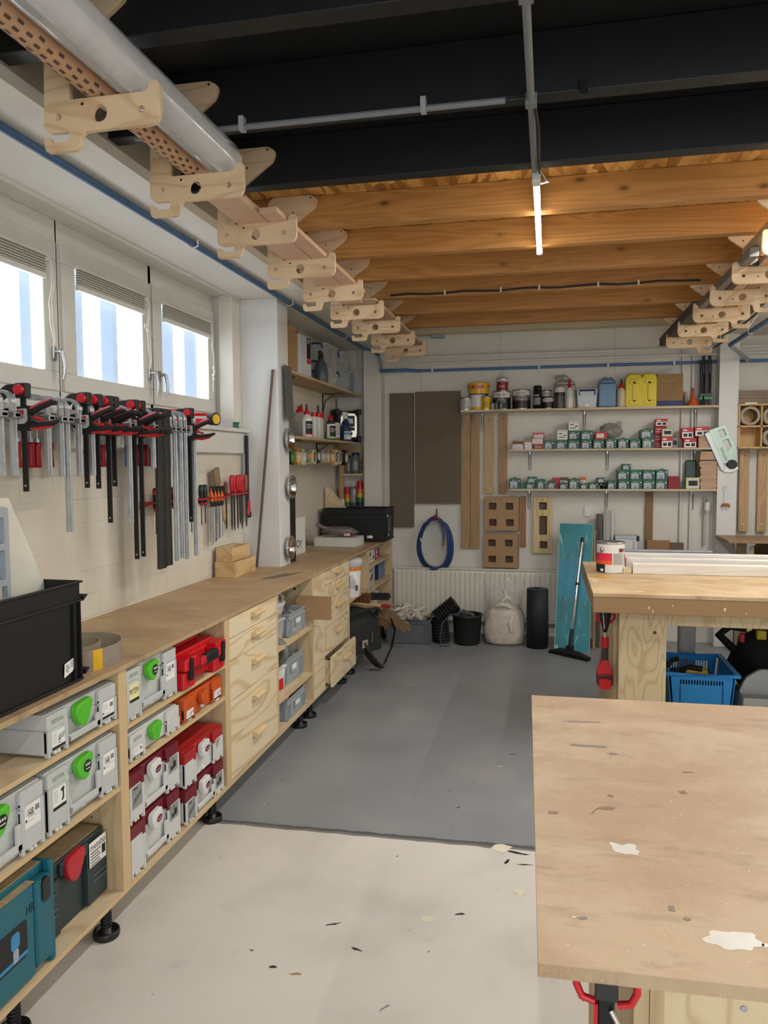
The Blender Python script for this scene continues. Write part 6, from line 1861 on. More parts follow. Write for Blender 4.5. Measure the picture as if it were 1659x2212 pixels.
for k, (x, c, lb) in enumerate(((468, solid('jar_grey', '9a9f9c', 0.35), 'tiny grey jar, left one in front of the dark can'), (508, solid('jar_slate', '5d6a70', 0.35), 'tiny slate jar, middle one in front of the dark can'), (558, solid('jar_green', '6f7a6c', 0.35), 'tiny greenish jar, right one in front of the dark can'))):
    t = thing('sample_jar', lb, 'jar', (s7(x, 7.62), 7.622, zt), group='sample jars on the top shelf')
    MB().cyl((0, 0, 0), (0, 0, 0.06), 0.017, 0.017, 12).build('jar', c, t); MB().cyl((0, 0, 0.06), (0, 0, 0.072), 0.018, 0.018, 12).build('lid', RUBBER, t)
paint_can('dark paint can with white top and big white lettering in mid row', s7(778), zt, 0.088, 0.186, [(0.04, TIN), (0.10, CANB), (0.42, CANB), (0.50, WINE), (0.72, solid('can_grey_band', '6c6563', 0.4)), (0.98, CANW), (1, TIN)], [('WEVED', 0.82, 0.022, 0.105, INK), ('AQUA', 0.66, 0.022, 0.08, CANW), ('TITANIUM', 0.50, 0.022, 0.12, CANW)], 7.715)
spray_can('black spray can with black cap on the top shelf', s7(952), 7.665, zt, 0.042, 0.222, CANB, BLKSTEEL, None)
bpy.data.objects['spray_can.005']['group'] = 'paint cans on the top shelf'
paint_can('small white lettered tin behind the front one beside the black spray can', s7(1052), zt, 0.046, 0.180, [(0.05, TIN), (0.68, CANB), (0.97, CANW), (1, TIN)], [('WEVED', 0.82, 0.018, 0.06, INK)], 7.735)
paint_can('small white lettered tin in front beside the black spray can', s7(1066, 7.64), zt, 0.052, 0.104, [(0.04, TIN), (0.5, CANB), (0.62, WINE), (0.97, CANW), (1, TIN)], [('WEVED', 0.78, 0.016, 0.07, INK)], 7.665)


def jerrycan(name, label, x0, x1, z, h, d, mat_, capm, y=7.625, group=None, shape='plain', lab=None):
    t = thing(name, label, 'jerrycan', ((x0 + x1) / 2, y, z), 0, group)
    a = (x1 - x0) / 2
    if shape == 'plain':
        b = MB().frust((-a, a, 0, d), (-a, a, 0, d), 0, h * 0.76)
        b.frust((-a, a, 0, d), (-a * 0.45, a * 0.55, d * 0.15, d * 0.85), h * 0.76, h * 0.93)
        b.build('can_body', mat_, t, 0.014)
        MB().cyl((a * 0.05, d / 2, h * 0.92), (a * 0.05, d / 2, h), 0.020, 0.018, 12).build('cap', capm, t)
    else:
        o = rounded([(-a, 0), (a, 0), (a, h * 0.80), (a * 0.72, h), (-a * 0.6, h), (-a, h * 0.9)], a * 0.30)
        b = MB().plate(o, d, T(0, d / 2, 0) @ TO_XZ, (), 0, 0.012)
        b.build('can_body', mat_, t)
        g = MB()
        g.plate(rounded([(-a * 0.16, h * 0.16), (a * 0.16, h * 0.16), (a * 0.16, h * 0.78), (-a * 0.16, h * 0.78)], 0.004), 0.012, T(0, -0.005, 0) @ TO_XZ, (), 0, 0.003)
        g.plate(rounded([(-a * 0.62, h * 0.08), (a * 0.62, h * 0.08), (a * 0.62, h * 0.20), (-a * 0.62, h * 0.20)], 0.006), 0.012, T(0, -0.005, 0) @ TO_XZ, (), 0, 0.003)
        g.plate(rounded([(-a * 0.62, h * 0.72), (a * 0.62, h * 0.72), (a * 0.5, h * 0.86), (-a * 0.5, h * 0.86)], 0.006), 0.012, T(0, -0.005, 0) @ TO_XZ, (), 0, 0.003)
        g.build('moulded_rib', mat_, t)
    if lab:
        MB().quad(-a * 0.6, a * 0.7, h * 0.14, h * 0.48, face(0, -0.0012, 0)).build('label', lab, t)
    return t


t = jerrycan('clear_jerrycan', 'brownish clear jerrycan with black label behind the white bottle', s7(1128), s7(1365), zt, 0.30, 0.12, solid('clear_brown', '8e8678', 0.3, var=0.1), WHITEP, 7.65, 'jerrycans on the top shelf')
MB().tube([(-0.08, 0.06, 0.285), (-0.085, 0.06, 0.31), (0.0, 0.06, 0.315), (0.03, 0.06, 0.29)], 0.011, 8).build('grip', solid('clear_brown', '8e8678', 0.3), t)
paint_can('dark labelled round jar in front of the clear brown jerrycan', s7(1192, 7.63), zt, 0.050, 0.205, [(0.05, CANB), (0.58, solid('jar_dark_glass', '45433f', 0.25)), (0.74, CANB), (0.95, CANW), (1, CANW)], [('VEVED', 0.86, 0.012, 0.05, REDPL)], 7.655, name='dark_jar', group=None)
nozzle_bottle('white bottle with long red nozzle on the top shelf in front of the brown jerrycan', (s7(1297, 7.63), 7.645, zt), 0.036, 0.285, WHITEP, REDPL, REDPL, None, 1.0, 0, 'nozzle_bottle', 'bottles on the top shelf')
t = clear_box('clear box with blue latch on the top shelf of the back wall', (s7(1485), 7.625, zt), 0, 0.19, 0.13, 0.178)
MB().tube([(-0.07, -0.004, 0.12), (-0.072, -0.014, 0.162), (0.072, -0.014, 0.162), (0.07, -0.004, 0.12)], 0, flat=(0.010, 0.014)).build('front_latch', BLUELATCH, t)
MB().box(-0.02, 0.02, -0.002, 0.0, 0.008, 0.035).build('label', PAPER, t)
jerrycan('fluid_jerrycan', 'translucent blue jerrycan with white top on the top shelf', s8(42), s8(208), zt, 0.305, 0.13, solid('blue_fluid', '5a7fa3', 0.3, var=0.08), WHITEP, 7.625, 'jerrycans on the top shelf')
nozzle_bottle('cream bottle with red cap between the blue and the yellow jerrycans', (s8(258), 7.665, zt), 0.043, 0.265, solid('cream_bottle', 'c9bba5', 0.4), REDPL, RUBBER, None, 1.0, 0, 'nozzle_bottle', 'bottles on the top shelf')
YJ = solid('jerrycan_yellow', 'dcc400', 0.35, var=0.05)
jerrycan('yellow_jerrycan', 'yellow jerrycan, left one of the pair on the top shelf', s8(305), s8(447), zt, 0.297, 0.13, YJ, YJ, 7.625, 'yellow jerrycans', 'moulded')
jerrycan('yellow_jerrycan', 'yellow jerrycan, right one of the pair beside the brown carton', s8(450), s8(583), zt, 0.298, 0.13, YJ, YJ, 7.625, 'yellow jerrycans', 'moulded')
t = thing('brown_carton', 'brown carton with a blue bottom band on the top shelf', 'carton', ((s8(586) + s8(830)) / 2, 7.622, zt))
a = (s8(830) - s8(586)) / 2
m = MB().box(-a, a, 0, 0.14, 0, 0.298)
m.box(-a, a, -0.0008, 0, 0.0, 0.05, 1)
for k in range(2): m.quad(-0.07 + 0.015 * k, 0.06 - 0.03 * k, 0.238 - 0.012 * k, 0.241 - 0.012 * k, face(0, -0.0012, 0), 2)
m.quad(-0.04, 0.06, 0.082, 0.084, face(0, -0.0012, 0), 2)
m.build('carton', [solid('carton_tan', '8f7047', 0.7, var=0.06), solid('carton_blue', '2b3766', 0.6), solid('carton_print', 'b79a6d', 0.6)], t, 0.001)
t = thing('red_clip', 'small red clip sticking out behind the brown carton', 'clip', (s8(850), 7.70, zt + 0.10))
MB().box(-0.02, 0.018, 0, 0.02, 0, 0.035).build('jaw', REDPL, t, 0.006); MB().box(-0.014, 0.012, 0.004, 0.016, -0.10, 0.0).build('stem', RUBBER, t, 0.003)
t = thing('funnel', 'orange funnel standing upside down on the top shelf', 'funnel', (s8(932), 7.67, zt))
MB().lathe([(0.060, 0.0), (0.058, 0.006), (0.014, 0.085), (0.007, 0.17), (0.005, 0.17), (0.011, 0.085), (0.054, 0.004), (0.060, 0.0)], 22).build('cone', solid('funnel_orange', 'd0552a', 0.4), t)

TRI = solid('tripod_black', '17191a', 0.4)
for k, (x, lb, w) in enumerate(((1028, 'black tripod with green clips, left one standing on the top shelf', 0.022), (1086, 'thin black tripod with green clips at the right end of the top shelf', 0.013))):
    t = thing('tripod', lb, 'tripod', (s8(x, 7.66), 7.68, zt), group='tripods on the top shelf')
    for dx, dy in ((-w, -0.008), (w * 0.9, -0.012), (0.0, 0.02)):
        MB().cyl((dx, dy, 0.0), (dx * 0.8, dy * 0.6, 0.42), 0.007 if k else 0.010, 0.010 if k else 0.013, 10).build('leg', TRI, t)
    MB().cyl((0, 0, 0.30), (0, 0, 0.46), 0.014, 0.014, 12).build('centre_column', TRI, t)
    for dx in (-w, w * 0.9): MB().box(dx - 0.014, dx + 0.014, -0.028, 0.004, 0.055, 0.085).build('leg_clip', solid('clip_green', '1f7a4c', 0.4), t, 0.003)
    MB().box(-w - 0.014, w + 0.012, -0.020, 0.012, 0.085, 0.115).build('spider', TRI, t, 0.004)

# --- boxes of screws
SPG = solid('screw_box_green', '0f5a38', 0.45, var=0.06)
SPL = solid('screw_box_label', 'b9bec6', 0.4, var=0.02)
BXW = solid('box_white', 'd0cbc2', 0.5, var=0.03)
BXR = solid('box_red', 'b91e2b', 0.45, var=0.05)
BXB = solid('box_brown', '6f4a34', 0.6, var=0.08)


def screw_box(label, x0, x1, z, h, size, peak=False, y=7.618, d=0.13, body=None, side=True):
    w = x1 - x0
    t = thing('screw_box', label, 'box', ((x0 + x1) / 2, y, z), 0, 'green screw boxes on the back wall shelves')
    a = w / 2
    m = MB()
    if peak:
        m.plate([(-a, 0), (a, 0), (a, h * 0.86), (a * 0.5, h * 0.90), (0.0, h), (-a * 0.5, h * 0.90), (-a, h * 0.86)], 0.004, T(0, 0.002, 0) @ TO_XZ)
        m.box(-a, a, 0.004, d, 0, h * 0.85)
    else:
        m.box(-a, a, 0, d, 0, h)
    m.build('carton', SPG, t, 0.001)
    m = MB().quad(-a * 0.80, a * 0.42, h * 0.06, h * 0.62, face(0, -0.0008, 0))
    m.text(size, face(-a * 0.10, -0.0016, h * 0.36), h * 0.16, 1, w * 0.34)
    m.quad(-a * 0.45, a * 0.2, h * 0.12, h * 0.19, face(0, -0.0014, 0), 1)
    m.quad(-a * 0.72, -a * 0.62, h * 0.12, h * 0.18, face(0, -0.0014, 0), 1); m.quad(-a * 0.72, -a * 0.62, h * 0.32, h * 0.38, face(0, -0.0014, 0), 1)
    m.build('label', [SPL, INK], t)
    m = MB().text('SPAX', face(-a * 0.18, -0.0012, h * (0.74 if not peak else 0.72)), h * 0.12, 0, w * 0.34)
    m.plate(rrect(a * 0.52, a * 0.90, h * 0.10, h * 0.78, a * 0.08), 0.0006, face(0, -0.0006, 0), (), 1)
    m.plate(circle(a * 0.72, h * 0.66, a * 0.13, 10), 0.0006, face(0, -0.0012, 0), (), 0)
    m.build('print', [PAPER, solid('print_slate', '39506a', 0.5)], t)
    return t


def plain_box(label, x0, x1, z, h, mats, y=7.62, d=0.10, kind='w', name='fixings_box'):
    """mats: body, label panel, ink. kinds: w (text lines), rw (red top over white), r (red with white panel), p (window), plain"""
    w = x1 - x0; a = w / 2
    t = thing(name, label, 'box', ((x0 + x1) / 2, y, z), 0, 'assorted fixings boxes on the back wall shelves')
    m = MB().box(-a, a, 0, d, 0, h)
    m.build('carton', mats[0], t, 0.001)
    if kind == 'plain': return t
    m = MB()
    q = lambda a0, a1, b0, b1, i: m.quad(-a + w * a0, -a + w * a1, h * b0, h * b1, face(0, -0.0008 - 0.0004 * i, 0), i)
    if kind == 'w':
        q(0.08, 0.92, 0.10, 0.72, 0); q(0.15, 0.5, 0.55, 0.64, 1); q(0.15, 0.75, 0.22, 0.30, 1); q(0.6, 0.85, 0.4, 0.5, 1)
    elif kind == 'rw':
        q(0.04, 0.96, 0.05, 0.60, 0); q(0.12, 0.45, 0.70, 0.85, 0); q(0.15, 0.48, 0.18, 0.45, 1); q(0.58, 0.88, 0.15, 0.50, 1)
    elif kind == 'r':
        q(0.15, 0.75, 0.2, 0.75, 0); q(0.22, 0.5, 0.5, 0.62, 1); q(0.22, 0.6, 0.3, 0.36, 1)
    elif kind == 'p':
        q(0.06, 0.94, 0.06, 0.94, 0); q(0.2, 0.85, 0.28, 0.72, 1)
    m.build('print', mats[1:], t)
    return t


W3 = (BXW, PAPER, INK)
GR3 = (BXR, PAPER, INK)
zm = SHZ[1]
plain_box('white box with brown flap at the left end of the middle shelf', s7(686), s7(800), zm, 0.050, (BXW, PAPER, CANR))
plain_box('brown open top box lying on the leftmost white box', s7(690), s7(798), zm + 0.0503, 0.028, (BXB, BXB, BXB), 7.622, 0.08, 'plain')
plain_box('small pink edged white box behind the brown topped box', s7(738), s7(812), zm, 0.105, (BXW, PAPER, CANR), 7.705, 0.06)
plain_box('plain white box second from the left on the middle shelf', s7(816), s7(896), zm, 0.070, (BXW, PAPER, GREYPRINT))
plain_box('brown box lying on the plain white box', s7(816), s7(892), zm + 0.0703, 0.022, (CARD, CARD, CARD), 7.63, 0.08, 'plain')
plain_box('white box, middle one of the small three box pile', s7(900), s7(1012), zm + 0.0503, 0.050, (BXW, PAPER, CANR))
plain_box('red box at the bottom of the small three box pile', s7(914), s7(1016), zm, 0.050, (BXR, BXB, PAPER), 7.622, 0.1, 'w')
plain_box('red edged white box on top of the small three box pile', s7(906), s7(1028), zm + 0.1006, 0.056, (BXR, PAPER, CANR), 7.622, 0.1, 'w')
for x0, x1, h, st, lb in ((1028, 1138, 0.086, '4.20', 'green screw box, first at the left of the middle shelf row'), (1160, 1274, 0.086, '4.35', 'green screw box under the white box on the middle shelf'), (1287, 1405, 0.084, '4.60', 'green screw box at the foot of the three high stack on the middle shelf'), (1427, 1540, 0.088, '4.45', 'green screw box under another one right of the three high stack'), (1556, 1668, 0.088, '4.50', 'green screw box under the small red box on the middle shelf')):
    screw_box(lb, s7(x0), s7(x1), zm, h, st)
screw_box('green screw box in the middle of the three high stack', s7(1290), s7(1408), zm + 0.0885, 0.086, '4.40')
screw_box('green screw box lying upper right beside the three high stack', s7(1422), s7(1554), zm + 0.0885, 0.084, '4.45')
plain_box('white box on the second green box of the middle shelf', s7(1166), s7(1280), zm + 0.0865, 0.096, W3)
plain_box('white box on top of the three high stack', s7(1287), s7(1404), zm + 0.175, 0.094, W3)
plain_box('small red box with yellow dot on the green boxes', s8(14), s8(125), zm + 0.0885, 0.070, (BXR, PAPER, YEL), 7.622, 0.10, 'r')
for x0, x1, h, pk, st, lb in ((116, 216, 0.104, True, '4.80', 'peaked green screw box in front of the clear bag'), (229, 329, 0.104, True, '4.70', 'peaked green screw box right of the clear bag'), (341, 440, 0.086, False, '5.60', 'flat topped green screw box between two peaked ones'), (456, 570, 0.106, True, '5.60', 'peaked green screw box under another peaked one')):
    screw_box(lb, s8(x0), s8(x1), zm, h, st, pk)
screw_box('peaked green screw box on top of another at the end of the row', s8(442), s8(566), zm + 0.0925, 0.094, '5.70', True, 7.63)
m = MB().ball((0, 0.0, 0.075), 0.10, 0.05, 0.075, 20, 12, 0, T(s8(165), 7.70, zm + 0.09), 0.35, 5.0, 12.0)
m.frust((-0.02, 0.09, -0.02, 0.03), (0.06, 0.105, -0.01, 0.01), 0.08, 0.19, 0, T(s8(165), 7.70, zm + 0.07))
tag(m.build('clear_parts_bag', clear('parts_bag_film', '9d9a90', 0.15, 0.5)), 'clear plastic bag standing behind the peaked green boxes on the middle shelf', 'bag')
plain_box('red and white box at the top of the tall red stack', s8(579), s8(692), zm + 0.204, 0.068, GR3, 7.62, 0.1, 'rw')
plain_box('red box, third from the bottom of the tall red stack', s8(580), s8(690), zm + 0.136, 0.0675, (BXR, BXR, PAPER), 7.66, 0.1, 'w')
plain_box('red box, second from the bottom of the tall red stack', s8(580), s8(680), zm + 0.068, 0.0675, (BXR, BXR, PAPER), 7.70, 0.07, 'w')
plain_box('red box at the bottom of the tall red stack', s8(582), s8(680), zm, 0.0675, (BXR, BXR, PAPER), 7.70, 0.07, 'w')
plain_box('white and green window box on the red and white box', s8(638), s8(742), zm + 0.1065, 0.072, (solid('window_box_green', '8ba04a', 0.5), BXW, INK), 7.612, 0.045, 'p')
plain_box('red and white box below the window box', s8(636), s8(740), zm, 0.106, GR3, 7.612, 0.08, 'rw')
plain_box('grey window box half behind the red and white box', s8(742), s8(796), zm, 0.096, (solid('grey_box', '8f8d88', 0.5), GREYPRINT, INK), 7.66, 0.08, 'p')
plain_box('red and white box lower left beside the wooden blocks', s8(846), s8(966), zm, 0.086, GR3, 7.62, 0.1, 'rw')
plain_box('red and white box on top beside the hanging square tool, left one', s8(826), s8(936), zm + 0.0865, 0.098, GR3, 7.62, 0.1, 'rw')
plain_box('red and white box lying on the wooden blocks', s8(949), s8(1090), zm + 0.105, 0.088, (BXR, PAPER, INK), 7.62, 0.1, 'rw')
BLOCK = plywood('beech_block', 'c3a184', 'a5805f', 'x', 5.0, 1.2, False)
for k in range(5):
    z0 = zm + 0.0208 * k
    tag(MB().box(s8(986 - (k % 2) * 4), s8(1146 + (k % 3) * 2), 7.615, 7.72, z0, z0 + 0.0203).build('beech_block', BLOCK, None, 0.001), 'pale brown wooden plate, %s of the pile on the middle shelf' % ('lowest', 'second from the bottom', 'third from the bottom', 'fourth from the bottom', 'topmost')[k], 'wooden block', 'wooden plates on the shelves')
zl = SHZ[2]
for x0, x1, h, pk, st, lb in ((653, 775, 0.115, True, '6x70', 'peaked green screw box at the left end of the lowest shelf'), (838, 928, 0.058, False, '3.5', 'low green screw box under a small one near the left end'), (958, 1044, 0.092, False, '3.20', 'narrow green screw box right of the small stacked pair'), (1072, 1160, 0.074, False, '3.0', 'green screw box in front of the dark red box'), (1200, 1288, 0.056, False, '3.30', 'low green screw box in front of the white box on the lowest shelf'), (1300, 1410, 0.110, True, '3.40', 'peaked green screw box in the middle of the lowest shelf'), (1426, 1504, 0.052, False, '3.5', 'low green screw box in front of the orange and white box'), (1515, 1612, 0.060, False, '3.5', 'low green screw box right of the orange and white one'), (1622, 1700, 0.058, False, '3.0', 'low green screw box at the foot of a small pair')):
    screw_box(lb, s7(x0), s7(x1), zl, h, st, pk)
screw_box('small green screw box on top of the low one near the left end', s7(852), s7(952), zl + 0.0585, 0.056, '2.5')
plain_box('green end box at the left of the low green box', s7(796), s7(836), zl, 0.058, (SPG, PAPER, PAPER), 7.63, 0.1, 'plain')
plain_box('dark red box behind the green boxes on the lowest shelf', s7(1120), s7(1198), zl, 0.106, (BXR, BXR, BXB), 7.70, 0.06, 'w')
plain_box('white and brown box behind the low green box', s7(1199), s7(1300), zl, 0.108, (BXB, PAPER, INK), 7.70, 0.06, 'w')
plain_box('orange and white box behind the low green box', s7(1420), s7(1488), zl, 0.112, (solid('box_orange', 'd0762a', 0.5), PAPER, INK), 7.70, 0.06, 'w')
screw_box('low green screw box beside the small pair on the lowest shelf', s8(50), s8(124), zl, 0.056, '3.0')
screw_box('small green screw box topping the low pair on the lowest shelf', s8(42), s8(118), zl + 0.0585, 0.048, '2.5', False, 7.63)
screw_box('green screw box left of the double row on the lowest shelf', s8(137), s8(217), zl, 0.076, '3.5')
for k, (x0, x1, st) in enumerate(((235, 345, '3x40'), (350, 463, '3x45'), (468, 582, '3x40'), (588, 700, '3x50'))):
    screw_box('green screw box, %s in the bottom row of the double stack' % ('first', 'second', 'third', 'last')[k], s8(x0), s8(x1), zl, 0.090, st)
for k, (x0, x1, st, pk) in enumerate(((229, 342, '3x30', False), (347, 458, '3x35', False), (464, 582, '3x40', False), (590, 702, '3x50', True))):
    screw_box('green screw box, %s in the upper row of the double stack' % ('first', 'second', 'third', 'peaked last')[k], s8(x0), s8(x1), zl + 0.0905, 0.090 if not pk else 0.104, st, pk)
screw_box('small green screw box topping the double stack', s8(274), s8(354), zl + 0.181, 0.056, '3x20')
plain_box('plain dark red box right of the double stack of green boxes', s8(707), s8(816), zl, 0.118, (solid('plain_red_box', '8a1f2c', 0.6), BXR, BXR), 7.615, 0.12, 'plain')
plain_box('yellow green window box in front of the dark green bag', s8(870), s8(1002), zl, 0.110, (solid('window_box_green', '8ba04a', 0.5), BXW, INK), 7.612, 0.07, 'p')
m = MB().frust((-0.055, 0.055, -0.02, 0.03), (-0.05, 0.05, -0.01, 0.02), 0.0, 0.27, 0, T(s8(936), 7.73, zl))
tag(m.build('dark_green_bag', solid('green_foil', '1f3a2c', 0.25, var=0.3, scale=20, bmp=0.3), None, 0.012), 'dark green shiny bag standing behind the yellow green box', 'bag')
for k in range(13):
    z0 = zl + 0.0208 * k
    if k < 13: tag(MB().box(s8(1012 - (k % 3) * 5 - (10 if k > 9 else 0)), s8(1158 + (k % 2) * 5), 7.612, 7.735, z0, z0 + 0.0203).build('beech_block', BLOCK, None, 0.001), 'pale brown wooden plate, one of the tall pile on the lowest shelf', 'wooden block', 'wooden plates in the tall pile')
for k in range(3):
    z0 = zl + 0.2725 + 0.0255 * k
    tag(MB().box(s8(1000 + k * 3), s8(1164 - k * 2), 7.612, 7.73, z0 + (0.022 if False else 0), z0 + 0.0250).build('beech_block', BLOCK, None, 0.001), 'thicker pale wooden plate, %s of three on top of the tall pile' % ('lowest', 'middle one', 'topmost')[k], 'wooden block', 'thick wooden plates')
tag(MB().box(s8(985), s8(1168), 7.6105, 7.6118, zl + 0.262, zl + 0.272).build('black_strap', RUBBER), 'thin black strap across the wooden plates on the lowest shelf', 'strap')

# --- things hung on the wall
YW = YB - 0.001
FELT = solid('brown_felt', '6d6254', 0.95, var=0.08, scale=30)
tag(MB().box(-1.59, -1.345, YW - 0.045, YW, 1.08, 2.445).build('felt_board', FELT, None, 0.004), 'tall narrow dark brown felt panel hung at the left of the back wall', 'panel')
tag(MB().box(-1.325, -0.868, YW - 0.045, YW, 1.325, 2.455).build('felt_board', FELT, None, 0.004), 'wide dark brown felt panel hung left of the planks', 'panel')
PLANK = timber('oak_plank', 'ab8a62', '8b6c48', 'z', 1.2, 0.55)
PLANK2 = timber('oak_plank_pale', 'c4a67c', '9f7f55', 'z', 0, 0.55)
for x0, x1, z0, z1, mt, lb in ((-0.858, -0.770, 0.872, 2.222, PLANK, 'long brown plank with a dark knot, leftmost on the back wall'), (-0.765, -0.678, 0.872, 2.222, PLANK, 'long brown plank second from the left on the back wall'), (-0.630, -0.536, 1.425, 2.215, PLANK2, 'shorter pale plank, third from the left on the back wall'), (-0.490, -0.402, 1.425, 2.222, PLANK, 'shorter brown plank, right of the pale one on the back wall')):
    t = thing('hanging_plank', lb, 'plank', (0, 0, 0), group='planks hung on the back wall')
    MB().box(x0, x1, YW - 0.032, YW - 0.004, z0, z1).build('plank', mt, t, 0.001)
    MB().cyl(((x0 + x1) / 2, YW - 0.034, z1 - 0.05), ((x0 + x1) / 2, YW - 0.031, z1 - 0.05), 0.006, 0.006, 8).build('peg_hole', BLKSTEEL, t)
if True:
    pale = bpy.data.objects['hanging_plank.002']
    MB().cyl((-0.57, YW - 0.0335, 1.48), (-0.57, YW - 0.031, 1.48), 0.006, 0.006, 8).build('screw_hole', PAPER, pale)

HOSE = solid('hose_blue', '1c3c74', 0.45, var=0.08)
t = thing('air_hose', 'coiled dark blue air hose hanging on the back wall above the radiator', 'hose', (0, YW - 0.07, 0))
b = MB()
for k in range(7):
    w = 0.142 + 0.007 * k; hh = 0.252 + 0.004 * k
    cx = -1.122 + 0.005 * math.sin(k * 1.7)
    pts = []
    for i in range(40):
        a = 2 * PI * i / 40
        zz = 1.180 - hh + hh * math.cos(a)
        ww = w * (1 + 0.10 * math.cos(a + PI)) * (0.86 if math.cos(a) > 0.8 else 1)
        pts.append((cx + ww * math.sin(a), 0.012 * (k - 3) + 0.006 * math.sin(3 * a + k), zz + 0.012 * math.sin(2 * a + k)))
    b.tube(pts, 0.0085, 8, 0, True)
b.tube([(-1.09, -0.03, 1.175), (-1.055, -0.035, 1.12), (-1.03, -0.035, 1.03), (-1.028, -0.035, 0.95)], 0.0085, 8)
b.build('hose_coil', HOSE, t)
MB().cyl((-1.028, -0.035, 0.955), (-1.028, -0.035, 0.90), 0.011, 0.009, 10).build('brass_fitting', solid('brass', 'b08a3c', 0.3, 0.9), t)
MB().tube([(-1.265, -0.03, 0.98), (-1.26, -0.035, 0.955), (-1.255, -0.035, 0.94)], 0.009, 8).build('end_fitting', STEEL, t)
t = thing('wall_hook', 'black hook with red tip that carries the blue hose', 'hook', (-1.112, YW, 0))
MB().tube([(0, -0.004, 1.27), (0, -0.006, 1.20), (0, -0.05, 1.165), (0, -0.105, 1.165), (0, -0.12, 1.20)], 0.006, 8).build('hook_bar', BLKSTEEL, t)
MB().tube([(0, -0.10, 1.160), (0, -0.118, 1.170), (0, -0.125, 1.215)], 0.011, 8).build('red_tip', REDPL, t)

HB = fibreboard('holed_board', 'a98864', None, 0.7)


def holed(label, x0, x1, z0, z1, hl, mat_, y, th=0.018, r=0.015, name='holed_board', nail=True):
    t = thing(name, label, 'board', (0, 0, 0), group='boards with square holes on the back wall' if name == 'holed_board' else None)
    MB().plate(rrect(x0, x1, z0, z1, r), th, T(0, y, 0) @ TO_XZ, [rrect(a, b, c, d, 0.008) for a, b, c, d in hl], 0, 0.001).build('board', mat_, t)
    if nail: MB().cyl(((x0 + x1) / 2, y - th / 2 - 0.001, z1 - 0.028), ((x0 + x1) / 2, y, z1 - 0.028), 0.005, 0.005, 8).build('peg_hole', BLKSTEEL, t)
    return t


def sq(x0, x1, z0, z1):
    w, h = x1 - x0, z1 - z0
    return [(x0 + w * a, x0 + w * (a + 0.225), z0 + h * b, z0 + h * (b + 0.205)) for a, b in ((0.135, 0.62), (0.62, 0.62), (0.145, 0.14), (0.635, 0.14))]


HOLE_SHADE = solid('hole_shade_brown', '5f4d3a', 0.8, var=0.1)  # dark brown on the rear boards stands in for shade inside the holes
for up, z0, z1 in (('upper', 1.058, 1.398), ('lower', 0.690, 1.030)):
    x0 = -0.628 if up == 'upper' else -0.633
    holed('brown board with four square holes, %s one of the two' % up, x0, x0 + 0.343, z0, z1, sq(x0, x0 + 0.343, z0, z1), HB, YW - 0.052, 0.03)
    tag(MB().plate(rrect(x0 + 0.006, x0 + 0.350, z0 - 0.008, z1 - 0.004, 0.015), 0.016, T(0, YW - 0.012, 0) @ TO_XZ).build('backing_board', HOLE_SHADE, None, 0.001), 'backing board toned dark as shade in the holes, behind the %s board with square holes' % up, 'board', 'backing boards on the wall')
tag(MB().plate(rrect(-0.136, 0.036, 0.85, 1.385, 0.015), 0.006, T(0, YW - 0.006, 0) @ TO_XZ).build('backing_board', HOLE_SHADE, None, 0.001), 'backing board toned dark as shade in the openings, behind the plywood piece with three openings', 'board', 'backing boards on the wall')
t = thing('knotty_strip', 'narrow brown wooden strip hanging beside the holed boards', 'wood strip', (0, 0, 0))
MB().box(-0.270, -0.215, YW - 0.020, YW - 0.004, 0.895, 1.400).build('strip', timber('knotty_strip', 'a5744a', '7c5230', 'z', 5.0), t, 0.001)
holed('pale plywood piece with three openings hanging below the lowest shelf', -0.142, 0.040, 0.838, 1.395, [(-0.090, -0.012, 1.270, 1.345), (-0.086, -0.008, 1.020, 1.210), (-0.080, -0.004, 0.885, 0.958)], plywood('pale_ply_piece', 'd8c294', 'b4925e', 'z', 8.0, 1.6), YW - 0.030, 0.022, 0.02, 'plywood_template')

# --- radiator and pipes
RADW = solid('radiator_enamel', 'dbd8cc', 0.35, var=0.03)
t = thing('radiator', 'long cream panel radiator on the back wall behind bags and buckets', 'radiator', (0, 0, 0))
rx0, rx1, ry, rz0, rz1 = -1.545, 0.30, 7.70, 0.14, 0.672
b = MB().box(rx0, rx1, ry + 0.012, ry + 0.05, rz0, rz1)
b.box(rx0, rx1, ry - 0.004, ry + 0.055, rz1 - 0.012, rz1 + 0.002); b.box(rx0, rx0 + 0.02, ry, ry + 0.055, rz0, rz1); b.box(rx0, rx1, ry, ry + 0.03, rz0, rz0 + 0.02)
b.build('panel', RADW, t, 0.003)
b = MB()
n = 36
for k in range(n):
    x = rx0 + 0.035 + (rx1 - rx0 - 0.05) * k / n
    b.plate(rrect(x, x + 0.034, rz0 + 0.035, rz1 - 0.042, 0.014, 3), 0.026, T(0, ry + 0.012, 0) @ TO_XZ, (), 0, 0.008)
b.build('flutes', RADW, t)
MB().box(rx0 + 0.05, rx1 - 0.05, ry + 0.052, YW, rz0 + 0.05, rz0 + 0.08).build('wall_bracket', RADW, t)
WPIPE = solid('white_pipe', 'd6d4cd', 0.4, var=0.04)
BPIPE = solid('blue_pipe', '4a6f9e', 0.45, var=0.06)
